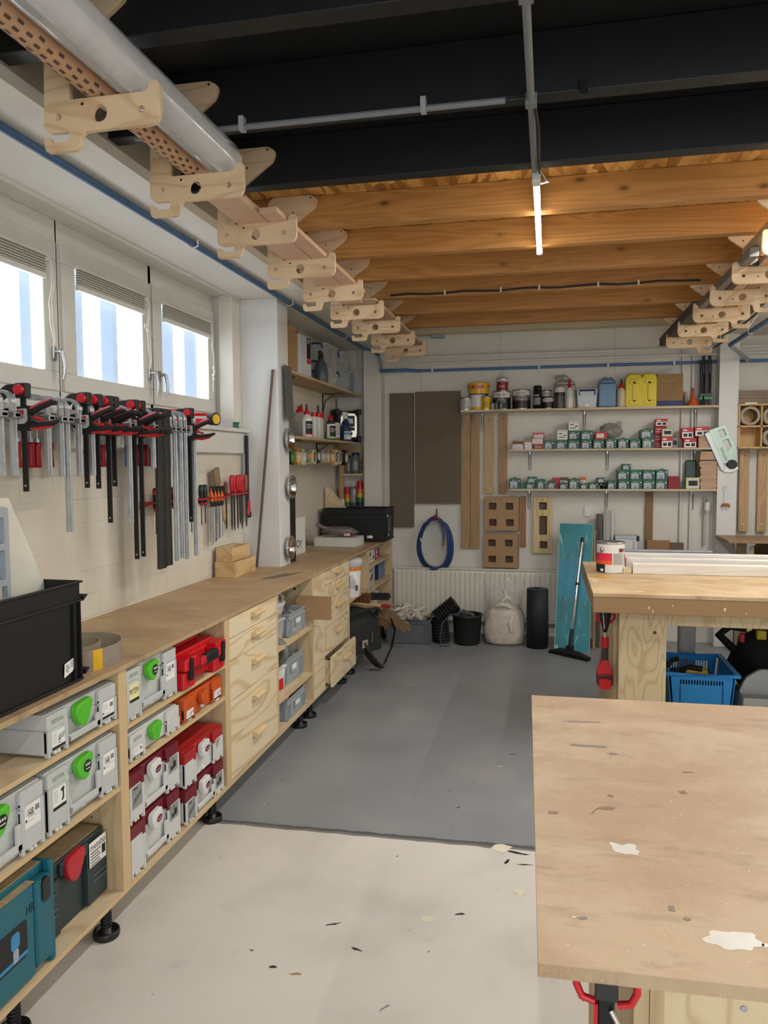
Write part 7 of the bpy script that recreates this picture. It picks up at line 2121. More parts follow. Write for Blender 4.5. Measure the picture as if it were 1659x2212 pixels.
for z, x0, lb in ((2.80, -1.28, 'upper white pipe running along the top of the back wall'), (2.735, -1.30, 'lower white pipe running along the top of the back wall')):
    t = thing('heating_pipe', lb, 'pipe', (0, 0, 0), group='white pipes on the back wall')
    MB().cyl((x0, YW - 0.05, z), (XR - 0.01, YW - 0.05, z), 0.011, 0.011, 10).build('pipe', WPIPE, t)
    for x in (-1.0, -0.2, 0.55, 1.25): MB().cyl((x - 0.012, YW - 0.05, z), (x + 0.012, YW - 0.05, z), 0.015, 0.015, 10).cyl((x, YW - 0.05, z), (x, YW, z), 0.005, 0.005, 8).build('pipe_clip', WPIPE, t)
for x, zt_, lb in ((1.235, 2.79, 'left thin white pipe dropping down the back wall by the tripods'), (1.325, 2.725, 'right thin white pipe dropping down the back wall by the tripods')):
    t = thing('drop_pipe', lb, 'pipe', (0, 0, 0), group='white pipes on the back wall')
    MB().cyl((x, 7.759, 0.40), (x, 7.759, zt_), 0.013, 0.013, 10).build('pipe', WPIPE, t)
    MB().ball((x, 7.765, 0.98), 0.016, 0.016, 0.014, 10, 6).build('valve', STEEL, t)
t = thing('air_pipe', 'blue air pipe running high along the back wall to the corner pillar', 'pipe', (0, 0, 0))
MB().cyl((-1.27, YW - 0.035, 2.665), (1.53, YW - 0.035, 2.665), 0.014, 0.014, 12).build('pipe', BPIPE, t)
for x in (-1.15, -0.1, 0.55, 1.15): MB().box(x - 0.008, x + 0.008, YW - 0.055, YW, 2.646, 2.684).build('pipe_clip', WHITEP, t)
MB().cyl((-1.62, 7.575, 2.655), (-1.50, 7.575, 2.655), 0.018, 0.018, 12).ball((-1.635, 7.575, 2.655), 0.022, n=12, m=8).build('elbow', BPIPE, t)
MB().tube([(-1.50, 7.575, 2.655), (-1.40, 7.60, 2.66), (-1.32, YW - 0.05, 2.665), (-1.27, YW - 0.035, 2.665)], 0.017, 10).build('coupling', BPIPE, t)
MB().tube([(-1.635, 7.575, 2.655), (-1.64, 7.575, 2.70), (-1.66, 7.56, 2.80)], 0.015, 10).build('riser', solid('grey_coupling', '8b96a0', 0.4), t)
t = thing('air_pipe', 'blue air pipe running the length of the left soffit', 'pipe', (0, 0, 0))
MB().cyl((-1.815, 0.0, 2.880), (-1.815, 7.50, 2.880), 0.016, 0.016, 12).build('pipe', solid('blue_pipe_left', '3f6188', 0.45), t)
for y in (3.78, 5.30, 6.80, 2.0):
    MB().tube([(-1.79, y, 2.90), (-1.79, y, 2.868), (-1.815, y, 2.860), (-1.835, y, 2.868), (-1.837, y, 2.885)], 0, flat=(0.014, 0.004)).build('pipe_clip', WHITEP, t)
MB().tube([(-1.815, 7.48, 2.880), (-1.80, 7.55, 2.875), (-1.72, 7.575, 2.86), (-1.66, 7.57, 2.80)], 0.016, 10).build('elbow', BPIPE, t)
t = thing('air_pipe', 'blue air pipe slanting along the right soffit', 'pipe', (0, 0, 0))
MB().cyl((1.485, 3.0, 2.715), (1.485, 7.0, 2.715), 0.018, 0.018, 12).build('pipe', BPIPE, t)
MB().tube([(1.485, 6.98, 2.715), (1.50, 7.05, 2.712), (1.66, 7.40, 2.685), (1.76, 7.62, 2.668), (1.79, 7.74, 2.665)], 0.018, 10).build('riser', solid('grey_coupling', '8b96a0', 0.4), t)
MB().cyl((1.72, YW - 0.035, 2.665), (XR - 0.01, YW - 0.035, 2.665), 0.014, 0.014, 12).build('branch', BPIPE, t)
for y in (5.1, 6.3): MB().tube([(1.57, y, 2.905), (1.50, y, 2.80), (1.46, y, 2.735), (1.462, y, 2.695), (1.49, y, 2.692)], 0, flat=(0.014, 0.004)).build('pipe_clip', WHITEP, t)
t = thing('junction_box', 'grey junction box under the last beam on the back wall', 'junction box', (0, 0, 0))
MB().box(-1.165, -1.030, YW - 0.05, YW, 2.985, 3.03).build('box', solid('junction_grey', '8f9794', 0.5), t, 0.004)
MB().tube([(-1.165, YW - 0.02, 2.998), (-1.30, YW - 0.02, 3.0), (-1.36, YW - 0.03, 3.03), (-1.42, YW - 0.05, 3.11)], 0.012, 8).build('cable', WPIPE, t)
MB().tube([(-1.26, YW - 0.004, 2.98), (-1.26, YW - 0.004, 2.45)], 0.003, 6).build('drop_cable', WPIPE, t)
for x in (-0.47, 0.62):
    tag(MB().cyl((x, YW - 0.004, 2.56), (x, YW - 0.004, 3.02), 0.004, 0.004, 6).build('thin_cable', WPIPE), 'thin white cable running down the back wall %s' % ('left of the paint cans' if x < 0 else 'above the blue jerrycan'), 'cable')
t = thing('alcove_conduit', 'pair of white curved conduits in the upper alcove corner', 'conduit', (0, 0, 0))
MB().tube([(-2.02, YW - 0.02, 2.89), (-2.02, YW - 0.02, 2.76), (-1.99, YW - 0.02, 2.70), (-1.93, YW - 0.02, 2.69), (-1.835, YW - 0.02, 2.69)], 0.010, 8).build('conduit', WPIPE, t)
MB().tube([(-1.93, YW - 0.03, 2.89), (-1.925, YW - 0.03, 2.72), (-1.90, YW - 0.03, 2.62), (-1.84, YW - 0.03, 2.60)], 0.008, 8).build('conduit', WPIPE, t)

# ================================================================== on the floor along the back wall
t = euro_crate('rag_crate', 'dark grey crate full of white rags on the floor by the radiator', (-1.305, 7.19, 0.0005), R(4), 0.44, 0.36, 0.235, CRATE_DGREY, 0.045)


def cloth_heap(label, name, c, sx, sy, sz, n, mats, cat='rags', seed=1):
    """Crumpled cloth: many folded lobes."""
    random.seed(seed)
    t = thing(name, label, cat, c)
    for k in range(n):
        b = MB()
        a = random.uniform(0, 6.28); r = random.uniform(0, 1) ** 0.6
        x, y = sx * r * math.cos(a), sy * r * math.sin(a)
        z = sz * (1 - r * r) * random.uniform(0.55, 1.0)
        pts = [(x, y, z)]
        d = random.uniform(0, 6.28)
        for j in range(7):
            d += random.uniform(-1.1, 1.1)
            s_ = 0.026
            pts.append((pts[-1][0] + s_ * math.cos(d), pts[-1][1] + s_ * math.sin(d), max(0.008, pts[-1][2] + random.uniform(-0.018, 0.014))))
        b.tube(pts, [0.006, 0.014, 0.018, 0.020, 0.019, 0.017, 0.012, 0.005], 9)
        b.build('cloth_fold', mats[k % len(mats)], t)
    return t


RAG = solid('rag_white', 'cfcabd', 0.9, var=0.12, scale=20)
RAG2 = solid('rag_cream', 'bdb3a0', 0.9, var=0.15, scale=20)
tr = cloth_heap('heap of white rags spilling over the dark grey crate', 'rag_heap', (-1.345, 7.33, 0.215), 0.17, 0.13, 0.16, 46, (RAG, RAG, RAG2), seed=5)
tag(MB().ball((-1.345, 7.33, 0.19), 0.18, 0.14, 0.11, 24, 12, 0, None, 0.3, 2.0, 12.0).build('inner_bundle', RAG2, None), '', '')
o = bpy.data.objects['inner_bundle']; o.parent = tr; o.location = (1.345, -7.33, -0.215)
for k_ in ('label', 'category'): del o[k_]
# corrugated black ducting and boots of rubber
t = thing('rubber_boot', 'pair of black ribbed rubber ducts leaning beside the bucket', 'duct', (0, 0, 0))
b = MB()
def ribbed(b, p0, p1, r, n):
    p0 = Vector(p0); p1 = Vector(p1)
    for k in range(n):
        q = p0.lerp(p1, k / n); q2 = p0.lerp(p1, (k + 0.55) / n); q3 = p0.lerp(p1, (k + 1) / n)
        b.cyl(q, q2, r * 0.86, r * 1.05, 16, 0, False); b.cyl(q2, q3, r * 1.05, r * 0.86, 16, 0, False)
ribbed(b, (-1.05, 7.26, 0.25), (-0.90, 7.30, 0.37), 0.075, 7)
b.build('upper_bellows', RUBBER, t)
b = MB(); b.lathe([(0.075, 0.0), (0.08, 0.05), (0.088, 0.055), (0.082, 0.06), (0.068, 0.055), (0.066, 0.0)], 18, 0, T(-0.91, 7.297, 0.355) @ RY(52) @ RX(-6)); b.build('cuff', RUBBER, t)
b = MB(); ribbed(b, (-1.0, 7.33, 0.002), (-1.02, 7.30, 0.24), 0.082, 8); b.build('lower_bellows', RUBBER, t)
t = thing('bucket', 'black rubber bucket with looped grey cable on the floor by the radiator', 'bucket', (-0.755, 7.33, 0.0005))
MB().lathe([(0, 0), (0.118, 0), (0.122, 0.01), (0.140, 0.262), (0.150, 0.268), (0.150, 0.285), (0.143, 0.287), (0.136, 0.262), (0.117, 0.014), (0, 0.014)], 30).build('bucket_body', solid('bucket_black', '1a1b1b', 0.5, var=0.15), t)
tc = thing('grey_cable', 'thick grey cable looping out of the black bucket to the floor', 'cable', (0, 0, 0))
MB().tube([(-0.78, 7.34, 0.10), (-0.80, 7.30, 0.27), (-0.90, 7.20, 0.30), (-0.975, 7.16, 0.22), (-0.995, 7.15, 0.08), (-0.985, 7.15, 0.008), (-0.90, 7.165, 0.008)], 0.007, 8).build('cable', solid('cable_grey', '46484a', 0.5), tc)
for k in range(4): MB().tube([(-0.88 + 0.02 * k, 7.25 + 0.03 * k, 0.27), (-0.80, 7.27 + 0.03 * k, 0.315), (-0.70, 7.30 + 0.02 * k, 0.28), (-0.66, 7.33, 0.20)], 0.010, 8).build('coil', solid('cable_grey', '46484a', 0.5), tc)

# sack of rags
t = thing('rag_sack', 'big clear sack stuffed with white rags in front of the radiator', 'sack', (-0.405, 7.42, 0.0005))
prof = [(0.0, 0.0), (0.16, 0.0), (0.185, 0.02), (0.20, 0.12), (0.195, 0.24), (0.17, 0.32), (0.12, 0.37), (0.0, 0.39)]
vs = []; n = 40; mth = 22
for j in range(mth + 1):
    q = j / mth * (len(prof) - 1); i0 = min(int(q), len(prof) - 2); f = q - i0
    r = prof[i0][0] * (1 - f) + prof[i0 + 1][0] * f; z = prof[i0][1] * (1 - f) + prof[i0 + 1][1] * f
    for i in range(n):
        a = 2 * PI * i / n; c, s_ = math.cos(a), math.sin(a)
        k = 1 + 0.08 * noise.noise(Vector((c * 2.5, s_ * 2.5, z * 14))) + 0.04 * noise.noise(Vector((c * 7, s_ * 7, z * 40)))
        e = 0.75
        vs.append((math.copysign(abs(c) ** e, c) * r * k, math.copysign(abs(s_) ** e, s_) * r * 0.80 * k, max(0, z + 0.012 * noise.noise(Vector((c * 5, s_ * 5, z * 20 + 3))))))
b = MB().add(vs, [(j * n + i, j * n + (i + 1) % n, (j + 1) * n + (i + 1) % n, (j + 1) * n + i) for j in range(mth) for i in range(n)], 0, True)
b.build('rag_filling', solid('rag_packed', 'c6bfb1', 0.85, var=0.16, scale=22, bmp=0.5), t)
for k, pts in enumerate(([(-0.05, -0.10, 0.36), (0.0, -0.115, 0.44), (0.04, -0.10, 0.46), (0.07, -0.09, 0.42)], [(0.06, -0.10, 0.33), (0.08, -0.12, 0.27), (0.06, -0.15, 0.22), (0.075, -0.165, 0.14)], [(-0.10, -0.09, 0.36), (-0.03, -0.12, 0.39), (0.04, -0.12, 0.38), (0.10, -0.09, 0.34)], [(-0.02, -0.09, 0.40), (0.02, -0.09, 0.48), (0.0, -0.07, 0.52)])):
    MB().tube(pts, [0.012, 0.022, 0.022, 0.010][:len(pts)], 10).build('loose_rag', RAG, t)
fv = []; nn = 28; rows = 9
for j in range(rows):
    q = j / (rows - 1); z = 0.34 + 0.27 * q
    for i in range(nn):
        a = 2 * PI * i / nn; c, s_ = math.cos(a), math.sin(a)
        rx_ = 0.175 + 0.015 * q; ry_ = 0.13 * (1 - 0.75 * q) + 0.01
        fv.append((c * rx_ * (1 + 0.10 * noise.noise(Vector((c * 3, s_ * 3, z * 9)))) - 0.005, s_ * ry_ - 0.03 * q, z + (0.05 * noise.noise(Vector((c * 2, s_ * 2, 7))) if j == rows - 1 else 0)))
MB().add(fv, [(j * nn + i, j * nn + (i + 1) % nn, (j + 1) * nn + (i + 1) % nn, (j + 1) * nn + i) for j in range(rows - 1) for i in range(nn)], 0, True).build('film_top', clear('sack_film', 'd4d3ce', 0.1, 0.30), t)

t = thing('felt_roll', 'upright dark navy roll standing in front of the radiator', 'roll', (-0.092, 7.30, 0.0005))
MB().lathe([(0.030, 0.0), (0.100, 0.0), (0.100, 0.552), (0.034, 0.556), (0.030, 0.50), (0.030, 0.0)], 32, 0, None, True).build('rolled_sheet', solid('navy_felt', '14181f', 0.7, var=0.15, scale=12), t)
MB().lathe([(0.034, 0.557), (0.099, 0.5535)], 32).build('cut_end', solid('navy_felt_end', '3c4046', 0.8, var=0.2, scale=50), t)

TEALB = solid('teal_film', '127a88', 0.42, 0.1, var=0.22, scale=3.0)
LEAN = T(0.07, 7.225, 0.0015) @ RZ(-21) @ RX(-0.1)
t = thing('teal_board', 'tall teal metallic board leaning on the back wall behind the squeegee', 'board', (0.065, 7.19, 0.002), rot=(R(-19.5), R(0.8), R(-4)))
MB().box(0, 0.315, 0, 0.012, 0, 1.22).build('sheet', TEALB, t, 0.001)
m = MB().box(0.0, 0.315, -0.0015, 0.0135, 1.215, 1.222).box(-0.001, 0.004, -0.0012, 0.0132, 0, 1.22).box(0.312, 0.316, -0.0012, 0.0132, 0, 1.22)
m.build('bare_edge', solid('bare_edge', '9fb3b4', 0.4), t)
m = MB()
random.seed(3)
for k in range(26):
    x = random.uniform(0.03, 0.29); z = random.uniform(0.06, 1.1); l_ = random.uniform(0.012, 0.05)
    m.plate(ragged(x, z, 0.0018, l_, 10, k, 0.4, random.uniform(-0.3, 0.3)), 0.0004, face(0, -0.0004, 0))
m.plate(ragged(0.02, 1.06, 0.006, 0.06, 16, 4, 0.3, 0.2), 0.0004, face(0, -0.0004, 0))
m.plate([(0.0, 0.0), (0.035, 0.0), (0.03, 0.05), (0.0, 0.055)], 0.0004, face(0, -0.0004, 0))
m.build('scratches', solid('scratch_pale', 'a9c3c8', 0.5), t)
MB().box(0.015, 0.30, -0.0006, -0.0002, 0.50, 0.86).build('blue_patch', solid('bluer_film', '0f7d9c', 0.42, 0.1, var=0.1), t)

t = thing('floor_squeegee', 'floor squeegee with chrome pole leaning on the teal board', 'squeegee', (0, 0, 0))
p0, p1 = Vector((0.205, 7.03, 0.10)), Vector((0.335, 7.47, 1.06))
# the pole runs in front of the leaning board
p1 = Vector((0.315, 7.38, 1.02))
MB().cyl(p0.lerp(p1, 0.10), p1, 0.0135, 0.0135, 14).build('pole', CHROME, t)
MB().cyl(p1.lerp(p0, 0.03), p1.lerp(p0, -0.012), 0.0165, 0.0165, 14).build('end_cap', RUBBER, t)
MB().cyl(p0.lerp(p1, 0.55), p0.lerp(p1, 0.575), 0.0175, 0.0175, 14).build('pole_joint', RUBBER, t)
MB().cyl(p0.lerp(p1, -0.04), p0.lerp(p1, 0.14), 0.018, 0.017, 12).build('socket', RUBBER, t)
d = RZ(-38)
hm = T(0.195, 6.98, 0) @ d
MB().frust((-0.205, 0.205, -0.035, 0.035), (-0.10, 0.10, -0.02, 0.02), 0.028, 0.062, 0, hm).box(-0.03, 0.03, -0.02, 0.03, 0.05, 0.10, 0, hm).build('head', RUBBER, t, 0.006)
MB().box(-0.21, 0.21, -0.028, 0.028, 0.001, 0.028, 0, hm).build('foam_blade', solid('foam_black', '0e0e0f', 0.9), t, 0.004)

# battens, profiles and boards leaning right of the teal board
ALP = solid('grey_profile', '83827c', 0.4, 0.6, var=0.1)
for x, y0, w, d_, h, mt, nm, lb in ((0.412, 7.32, 0.026, 0.05, 1.12, PLANK, 'leaning_batten', 'brown batten leaning right behind the teal board'), (0.445, 7.38, 0.055, 0.06, 1.27, solid('dark_profile', '4b4843', 0.5, 0.3), 'dark_profile', 'dark aluminium profile leaning beside the teal board'), (0.512, 7.40, 0.060, 0.05, 1.30, ALP, 'grey_profile', 'grey aluminium profile leaning between dark profile and white pack')):
    t = thing(nm, lb, 'profile' if 'profile' in nm else 'batten', (x, y0, 0.002), rot=(R(-13), 0, R(-2)))
    MB().box(0, w, 0, d_, 0, h).box(w * 0.3, w * 0.45, -0.006, 0, 0, h).build('bar', mt, t, 0.002)
    if 'dark' in nm:
        MB().box(w * 0.45, w * 0.65, -0.010, -0.004, h * 0.80, h * 0.89).build('slot', BLKSTEEL, t)
tag(MB().frust((0.577, 0.598, 7.38, 7.42), (0.598, 0.618, 7.70, 7.735), 0.002, 1.28).build('film_wrapped_bar', clear('shiny_wrap', 'd6d8d8', 0.08, 0.8), None, 0.003), 'shiny film wrapped white bar leaning beside the grey profile', 'bar')
tag(MB().box(0.345, 0.415, YW - 0.012, YW, 1.205, 1.30).build('white_plate', WHITEP, None, 0.002), 'small white plate on the wall just above the teal board', 'plate')
t = thing('aluminium_case', 'silver edged white case standing behind the paint can', 'case', (0.735, 7.60, 0.0005))
MB().box(-0.105, 0.105, 0, 0.15, 0, 1.03).build('case_body', WHITEP, t, 0.004)
m = MB().box(-0.108, 0.108, -0.004, 0.154, 1.005, 1.035).box(0.055, 0.068, -0.003, 0, 0, 1.0).box(0.096, 0.108, -0.003, 0.15, 0, 1.0)
m.build('metal_edge', ALU, t, 0.002)
MB().box(0.085, 0.112, -0.006, 0.02, 0.985, 1.035).build('corner_cap', RUBBER, t, 0.004)
tag(MB().box(0.915, 0.985, YW - 0.03, YW - 0.002, 0.80, 1.445).build('brown_strip', CARD_D, None, 0.002), 'brown fibre strip standing upright on the back wall behind the rear bench', 'strip')
tag(MB().box(0.93, 1.14, YW - 0.06, YW - 0.031, 0.70, 0.985).build('brown_offcut', solid('offcut_brown', '9a7450', 0.7), None, 0.002), 'brown wooden offcut in front of the upright strip', 'offcut')
tag(MB().box(1.142, 1.265, YW - 0.06, YW - 0.031, 0.70, 0.965).build('dark_offcut', solid('offcut_dark', '6c5a48', 0.7), None, 0.002), 'darker wooden offcut right of the brown one', 'offcut')
tag(MB().cyl((1.45, YW - 0.03, 0.95), (1.45, YW - 0.03, 1.40), 0.013, 0.013, 12).build('grey_spirit_tube', solid('pale_tube', 'b5b6b0', 0.4)), 'thin pale vertical tube by the right pillar', 'tube')
t = thing('white_flask_small', 'small white flask hanging by the right pillar below the shelf', 'flask', (1.462, 7.70, 1.28))
MB().cyl((0, 0, 0), (0, 0, 0.075), 0.026, 0.026, 14).build('flask', WHITEP, t, 0.004); MB().cyl((0, 0, 0.075), (0, 0, 0.10), 0.012, 0.012, 10).build('cap', GREYPRINT, t)

# ================================================================== right pillar and what hangs round it
YP = YB - 0.161
t = thing('square_tool', 'pale green metal carpenter square with black knob hanging on the right pillar', 'square', (1.575, YP - 0.012, 1.90), rot=(0, R(-24), 0))
MB().plate(rounded([(-0.075, -0.17), (0.02, -0.19), (0.085, -0.09), (0.075, 0.155), (-0.07, 0.165)], 0.012), 0.010, TO_XZ, [rounded([(0.0, 0.06), (0.055, 0.06), (0.055, 0.13), (0.0, 0.13)], 0.006), rounded([(0.0, -0.08), (0.055, -0.05), (0.055, 0.03), (0.0, 0.03)], 0.006)], 0, 0.001).build('plate', solid('pale_green_metal', 'b7cdbf', 0.3, 0.4), t)
MB().box(-0.115, -0.072, -0.012, 0.010, -0.22, 0.155).build('fence', solid('pale_steel', 'c6ccd0', 0.3, 0.5), t, 0.003)
MB().text('FESTOOL', T(-0.035, -0.0068, -0.085) @ TO_XZ @ RZ(90), 0.024, 0, 0.13).build('lettering', INK, t)
MB().cyl((-0.01, -0.035, -0.205), (-0.01, 0.005, -0.205), 0.042, 0.046, 18).build('knob', RUBBER, t, 0.004)
MB().plate(rounded([(-0.115, -0.20), (-0.02, -0.20), (0.04, -0.262), (-0.03, -0.275), (-0.09, -0.25)], 0.02), 0.008, TO_XZ).build('base_lip', CHROME, t)
t = thing('wrench', 'combination wrench hanging on the right pillar below the square', 'wrench', (1.60, YP - 0.006, 0))
MB().plate([(-0.008, 1.47), (0.008, 1.47), (0.010, 1.33), (-0.010, 1.33)], 0.006, TO_XZ).build('shank', STEEL, t, 0.001)
MB().plate(circle(0, 1.49, 0.020, 14), 0.008, TO_XZ, [circle(0, 1.49, 0.010, 6)]).build('ring_end', STEEL, t)
MB().plate(rounded([(-0.012, 1.34), (0.012, 1.34), (0.026, 1.305), (0.016, 1.28), (0.010, 1.305), (-0.010, 1.305), (-0.016, 1.28), (-0.026, 1.305)], 0.004), 0.008, TO_XZ).build('open_end', STEEL, t)
tag(MB().plate(rounded([(-0.045, 0), (0.045, 0), (0.03, 0.035), (-0.03, 0.035)], 0.012), 0.012, T(1.605, YP - 0.0065, 1.315) @ TO_XZ).build('leather_tab', solid('brown_tab', '9b5f3a', 0.6)), 'small brown tab behind the wrench on the right pillar', 'tab')

# cubby shelf with card tubes
CUBW = plywood('cubby_pine', 'd2ae78', 'a97f49', 'z', 7.0, 1.2, False)
t = thing('cubby_shelf', 'pine cubby shelf with four openings right of the pillar', 'shelf', (0, 0, 0))
cx = [1.705, 1.895, 2.085, 2.28]; cz = [1.862, 2.055, 2.252]; cy0 = 7.60
for x in cx: MB().box(x - 0.007, x + 0.007, cy0, YW, cz[0], cz[2]).build('upright', CUBW, t, 0.001)
for z in cz: MB().box(1.69, 2.30, cy0, YW, z - 0.008, z + 0.008).build('shelf_plank', CUBW, t, 0.001)
MB().box(1.70, 2.29, YW - 0.008, YW - 0.001, cz[0], cz[2]).build('back_panel', CUBW, t)
for x0, z in ((1.75, 2.262), (1.95, 2.262), (1.95, 2.064)): MB().box(x0, x0 + 0.10, cy0 - 0.001, cy0 + 0.02, z - 0.002, z + 0.010).build('label_strip', PAPER, t)
for x, z, r, lb in ((1.80, 1.983 + 0.168, 0.086, 'pale card tube in the upper left opening of the cubby shelf'), (1.99, 2.063 + 0.081, 0.080, 'card tube in the upper right opening of the cubby shelf'), (1.99, 1.8705 + 0.080, 0.079, 'card tube in the lower right opening of the cubby shelf')):
    t = thing('card_tube', lb, 'tube', (x, cy0 + 0.01, z), rot=(R(-90), 0, 0), group='card tubes in the cubby shelf')
    MB().lathe([(r * 0.74, 0), (r, 0), (r, 0.15), (r * 0.74, 0.15), (r * 0.74, 0)], 28, 0, None, True).build('tube', solid('tube_card', 'b0a596', 0.7), t)
DKPLANK = timber('walnut_offcut', '8d7864', '6b5748', 'x', 3.0)
for k, (z, h, w) in enumerate(((2.261, 0.048, 0.30), (2.310, 0.028, 0.34), (2.339, 0.042, 0.32))):
    tag(MB().box(1.70, 1.70 + w, 7.61, 7.74, z, z + h).build('stacked_plank', DKPLANK, None, 0.002), 'grey brown plank, %s of three stacked on the cubby shelf' % ('lowest', 'middle one', 'topmost')[k], 'plank', 'planks on the cubby shelf')
tag(MB().box(2.03, 2.08, 7.62, 7.70, 2.261, 2.44).build('dark_block', DKPLANK, None, 0.002), 'dark block standing at the right end of the stacked planks', 'block')
for x0, w, z0, lb in ((1.745, 0.085, 1.08, 'long pale plank with peg hole below the cubby shelf, left one'), (1.905, 0.085, 1.08, 'long pale plank with peg hole below the cubby shelf, right one')):
    t = thing('hanging_plank', lb, 'plank', (0, 0, 0), group='planks hung below the cubby shelf')
    MB().box(x0, x0 + w, YW - 0.05, YW - 0.02, z0, 1.84).build('plank', timber('ash_plank', 'c2a27a', '9b7a52', 'z', 1.5), t, 0.001)
    MB().cyl((x0 + w / 2, YW - 0.052, 1.79), (x0 + w / 2, YW - 0.049, 1.79), 0.006, 0.006, 8).build('peg_hole', BLKSTEEL, t)
    MB().cyl((x0 + w / 2, YW - 0.052, 1.15), (x0 + w / 2, YW - 0.049, 1.15), 0.006, 0.006, 8).build('screw_hole', PAPER, t)
t = thing('side_table', 'small plywood side shelf at the right edge below the hanging planks', 'shelf', (0, 0, 0))
MB().box(1.52, 2.40, 7.05, 7.60, 1.035, 1.055).build('table_top', solid('brown_board', '97785a', 0.5, var=0.1), t, 0.002)
MB().box(1.70, 1.74, 7.12, 7.58, 0.0, 1.034).build('side_panel', PLYV, t, 0.001)
MB().box(1.76, 2.35, 7.50, 7.56, 0.85, 1.034).build('apron', CARD_D, t)
MB().plate([(0, 0), (0.07, 0), (0.07, -0.012), (0.02, -0.03), (0.012, -0.12), (0, -0.12)], 0.03, T(1.675, 7.10, 1.034) @ TO_XZ).build('bracket', STEEL, t)
tag(MB().box(1.78, 2.3, 7.10, 7.45, 0.0005, 0.90).build('dark_carton', CARD_D, None, 0.004), 'dark brown carton under the side shelf at the right edge', 'carton')

# ================================================================== timber racks hung from the beams
RACK = plywood('rack_plywood', 'dbc3a1', 'b48e63', 'x', 7.0, 2.2, False)
OUT = [(-1.445, 2.72), (-1.434, 3.09), (-1.41, 3.112), (-1.20, 3.112), (-1.168, 3.09), (-1.182, 3.05), (-1.362, 2.925, 0.02), (-1.362, 2.79, 0.006), (-1.114, 2.79), (-1.108, 2.818), (-1.080, 2.818), (-1.078, 2.70, 0.04), (-1.325, 2.70, 0.02), (-1.335, 2.650, 0.02), (-1.443, 2.650, 0.015), (-1.446, 2.690, 0.006), (-1.428, 2.690, 0.006), (-1.424, 2.674, 0.006), (-1.364, 2.674, 0.012), (-1.364, 2.704, 0.012), (-1.43, 2.704, 0.012)]
HOL = [circle(-1.399, 2.746, 0.0115, 12), circle(-1.267, 2.745, 0.0255, 20), circle(-1.136, 2.744, 0.0115, 12)]


OUTR = [(1.337, 2.72), (1.326, 3.09), (1.30, 3.112), (0.975, 3.112), (0.945, 3.085), (0.945, 2.95, 0.02), (1.075, 2.85, 0.03), (1.254, 2.85, 0.01), (1.254, 2.79, 0.006), (1.006, 2.79), (1.0, 2.818), (0.972, 2.818), (0.97, 2.70, 0.04), (1.217, 2.70, 0.02), (1.227, 2.65, 0.02), (1.335, 2.65, 0.015), (1.338, 2.69, 0.006), (1.32, 2.69, 0.006), (1.316, 2.674, 0.006), (1.256, 2.674, 0.012), (1.256, 2.704, 0.012), (1.322, 2.704, 0.012)]


def flip(pts): return [(-p[0] - 0.108,) + tuple(p[1:]) for p in pts]


nth = ('first', 'second', 'third', 'fourth', 'fifth', 'sixth', 'seventh', 'eighth', 'ninth')
for i, y in enumerate((2.07, 2.68, 3.27) + BEAMY):
    t = thing('rack_bracket', 'hooked plywood rack bracket on the left side, %s one going into the room' % nth[i], 'bracket', (0, 0, 0), group='plywood rack brackets along the left soffit')
    MB().plate(rounded(OUT, 0.014), 0.018, T(0, y - 0.0095, 0) @ TO_XZ, HOL, 0, 0.0015).build('bracket_plate', RACK, t)
    for sx, sz in ((-1.205, 3.10), (-1.30, 3.03), (-1.40, 3.06), (-1.32, 2.775)): MB().cyl((sx, y - 0.0192, sz), (sx, y - 0.018, sz), 0.0045, 0.0045, 8).build('screw_head', BLKSTEEL, t)
for i, y in enumerate(BEAMY):
    t = thing('rack_bracket', 'hooked plywood rack bracket on the right side, %s one going into the room' % nth[i], 'bracket', (0, 0, 0), group='plywood rack brackets along the right soffit')
    MB().plate(rounded(OUTR, 0.014), 0.018, T(0, y + 0.08, 0) @ TO_XZ, [flip(h) for h in HOL], 0, 0.0015).build('bracket_plate', RACK, t)
    for sx, sz in ((1.02, 2.93), (1.10, 2.90), (1.10, 2.735)): MB().cyl((sx, y + 0.0703, sz), (sx, y + 0.0715, sz), 0.0045, 0.0045, 8).build('screw_head', BLKSTEEL, t)

t = thing('film_roll', 'roll of clear plastic film lying on the nearest left rack brackets', 'film roll', (0, 0, 0))
b = MB()
n = 28; rows = 30
vs = []
for j in range(rows + 1):
    y = 0.6 + 2.14 * j / rows
    for i in range(n):
        a = 2 * PI * i / n
        r = 0.066 * (1 + 0.09 * noise.noise(Vector((math.cos(a) * 2.2, math.sin(a) * 2.2, y * 1.6))) + 0.02 * math.sin(9 * a))
        vs.append((-1.178 + r * math.cos(a), y, 2.857 + r * math.sin(a)))
b.add(vs, [(j * n + i, j * n + (i + 1) % n, (j + 1) * n + (i + 1) % n, (j + 1) * n + i) for j in range(rows) for i in range(n)], 0, True)
b.build('outer_film', clear('roll_film', 'e4e5e8', 0.04, 0.5), t)
MB().cyl((-1.178, 0.6, 2.857), (-1.178, 2.73, 2.857), 0.045, 0.045, 20).build('inner_film', solid('film_core', 'b3b3b6', 0.25, 0.0, var=0.2, scale=18), t)
MB().box(-1.245, -1.236, 1.62, 1.66, 2.83, 2.87).build('tape_tab', solid('amber_tape', 'c9944a', 0.5), t)
PAT = solid('printed_card', 'c39a78', 0.7, var=0.1)
t = thing('card_roll', 'long brown card roll with dark printed marks beside the clear film roll', 'card roll', (0, 0, 0))
b = MB().cyl((-1.292, 0.6, 2.829), (-1.292, 3.22, 2.829), 0.036, 0.036, 20, 0)
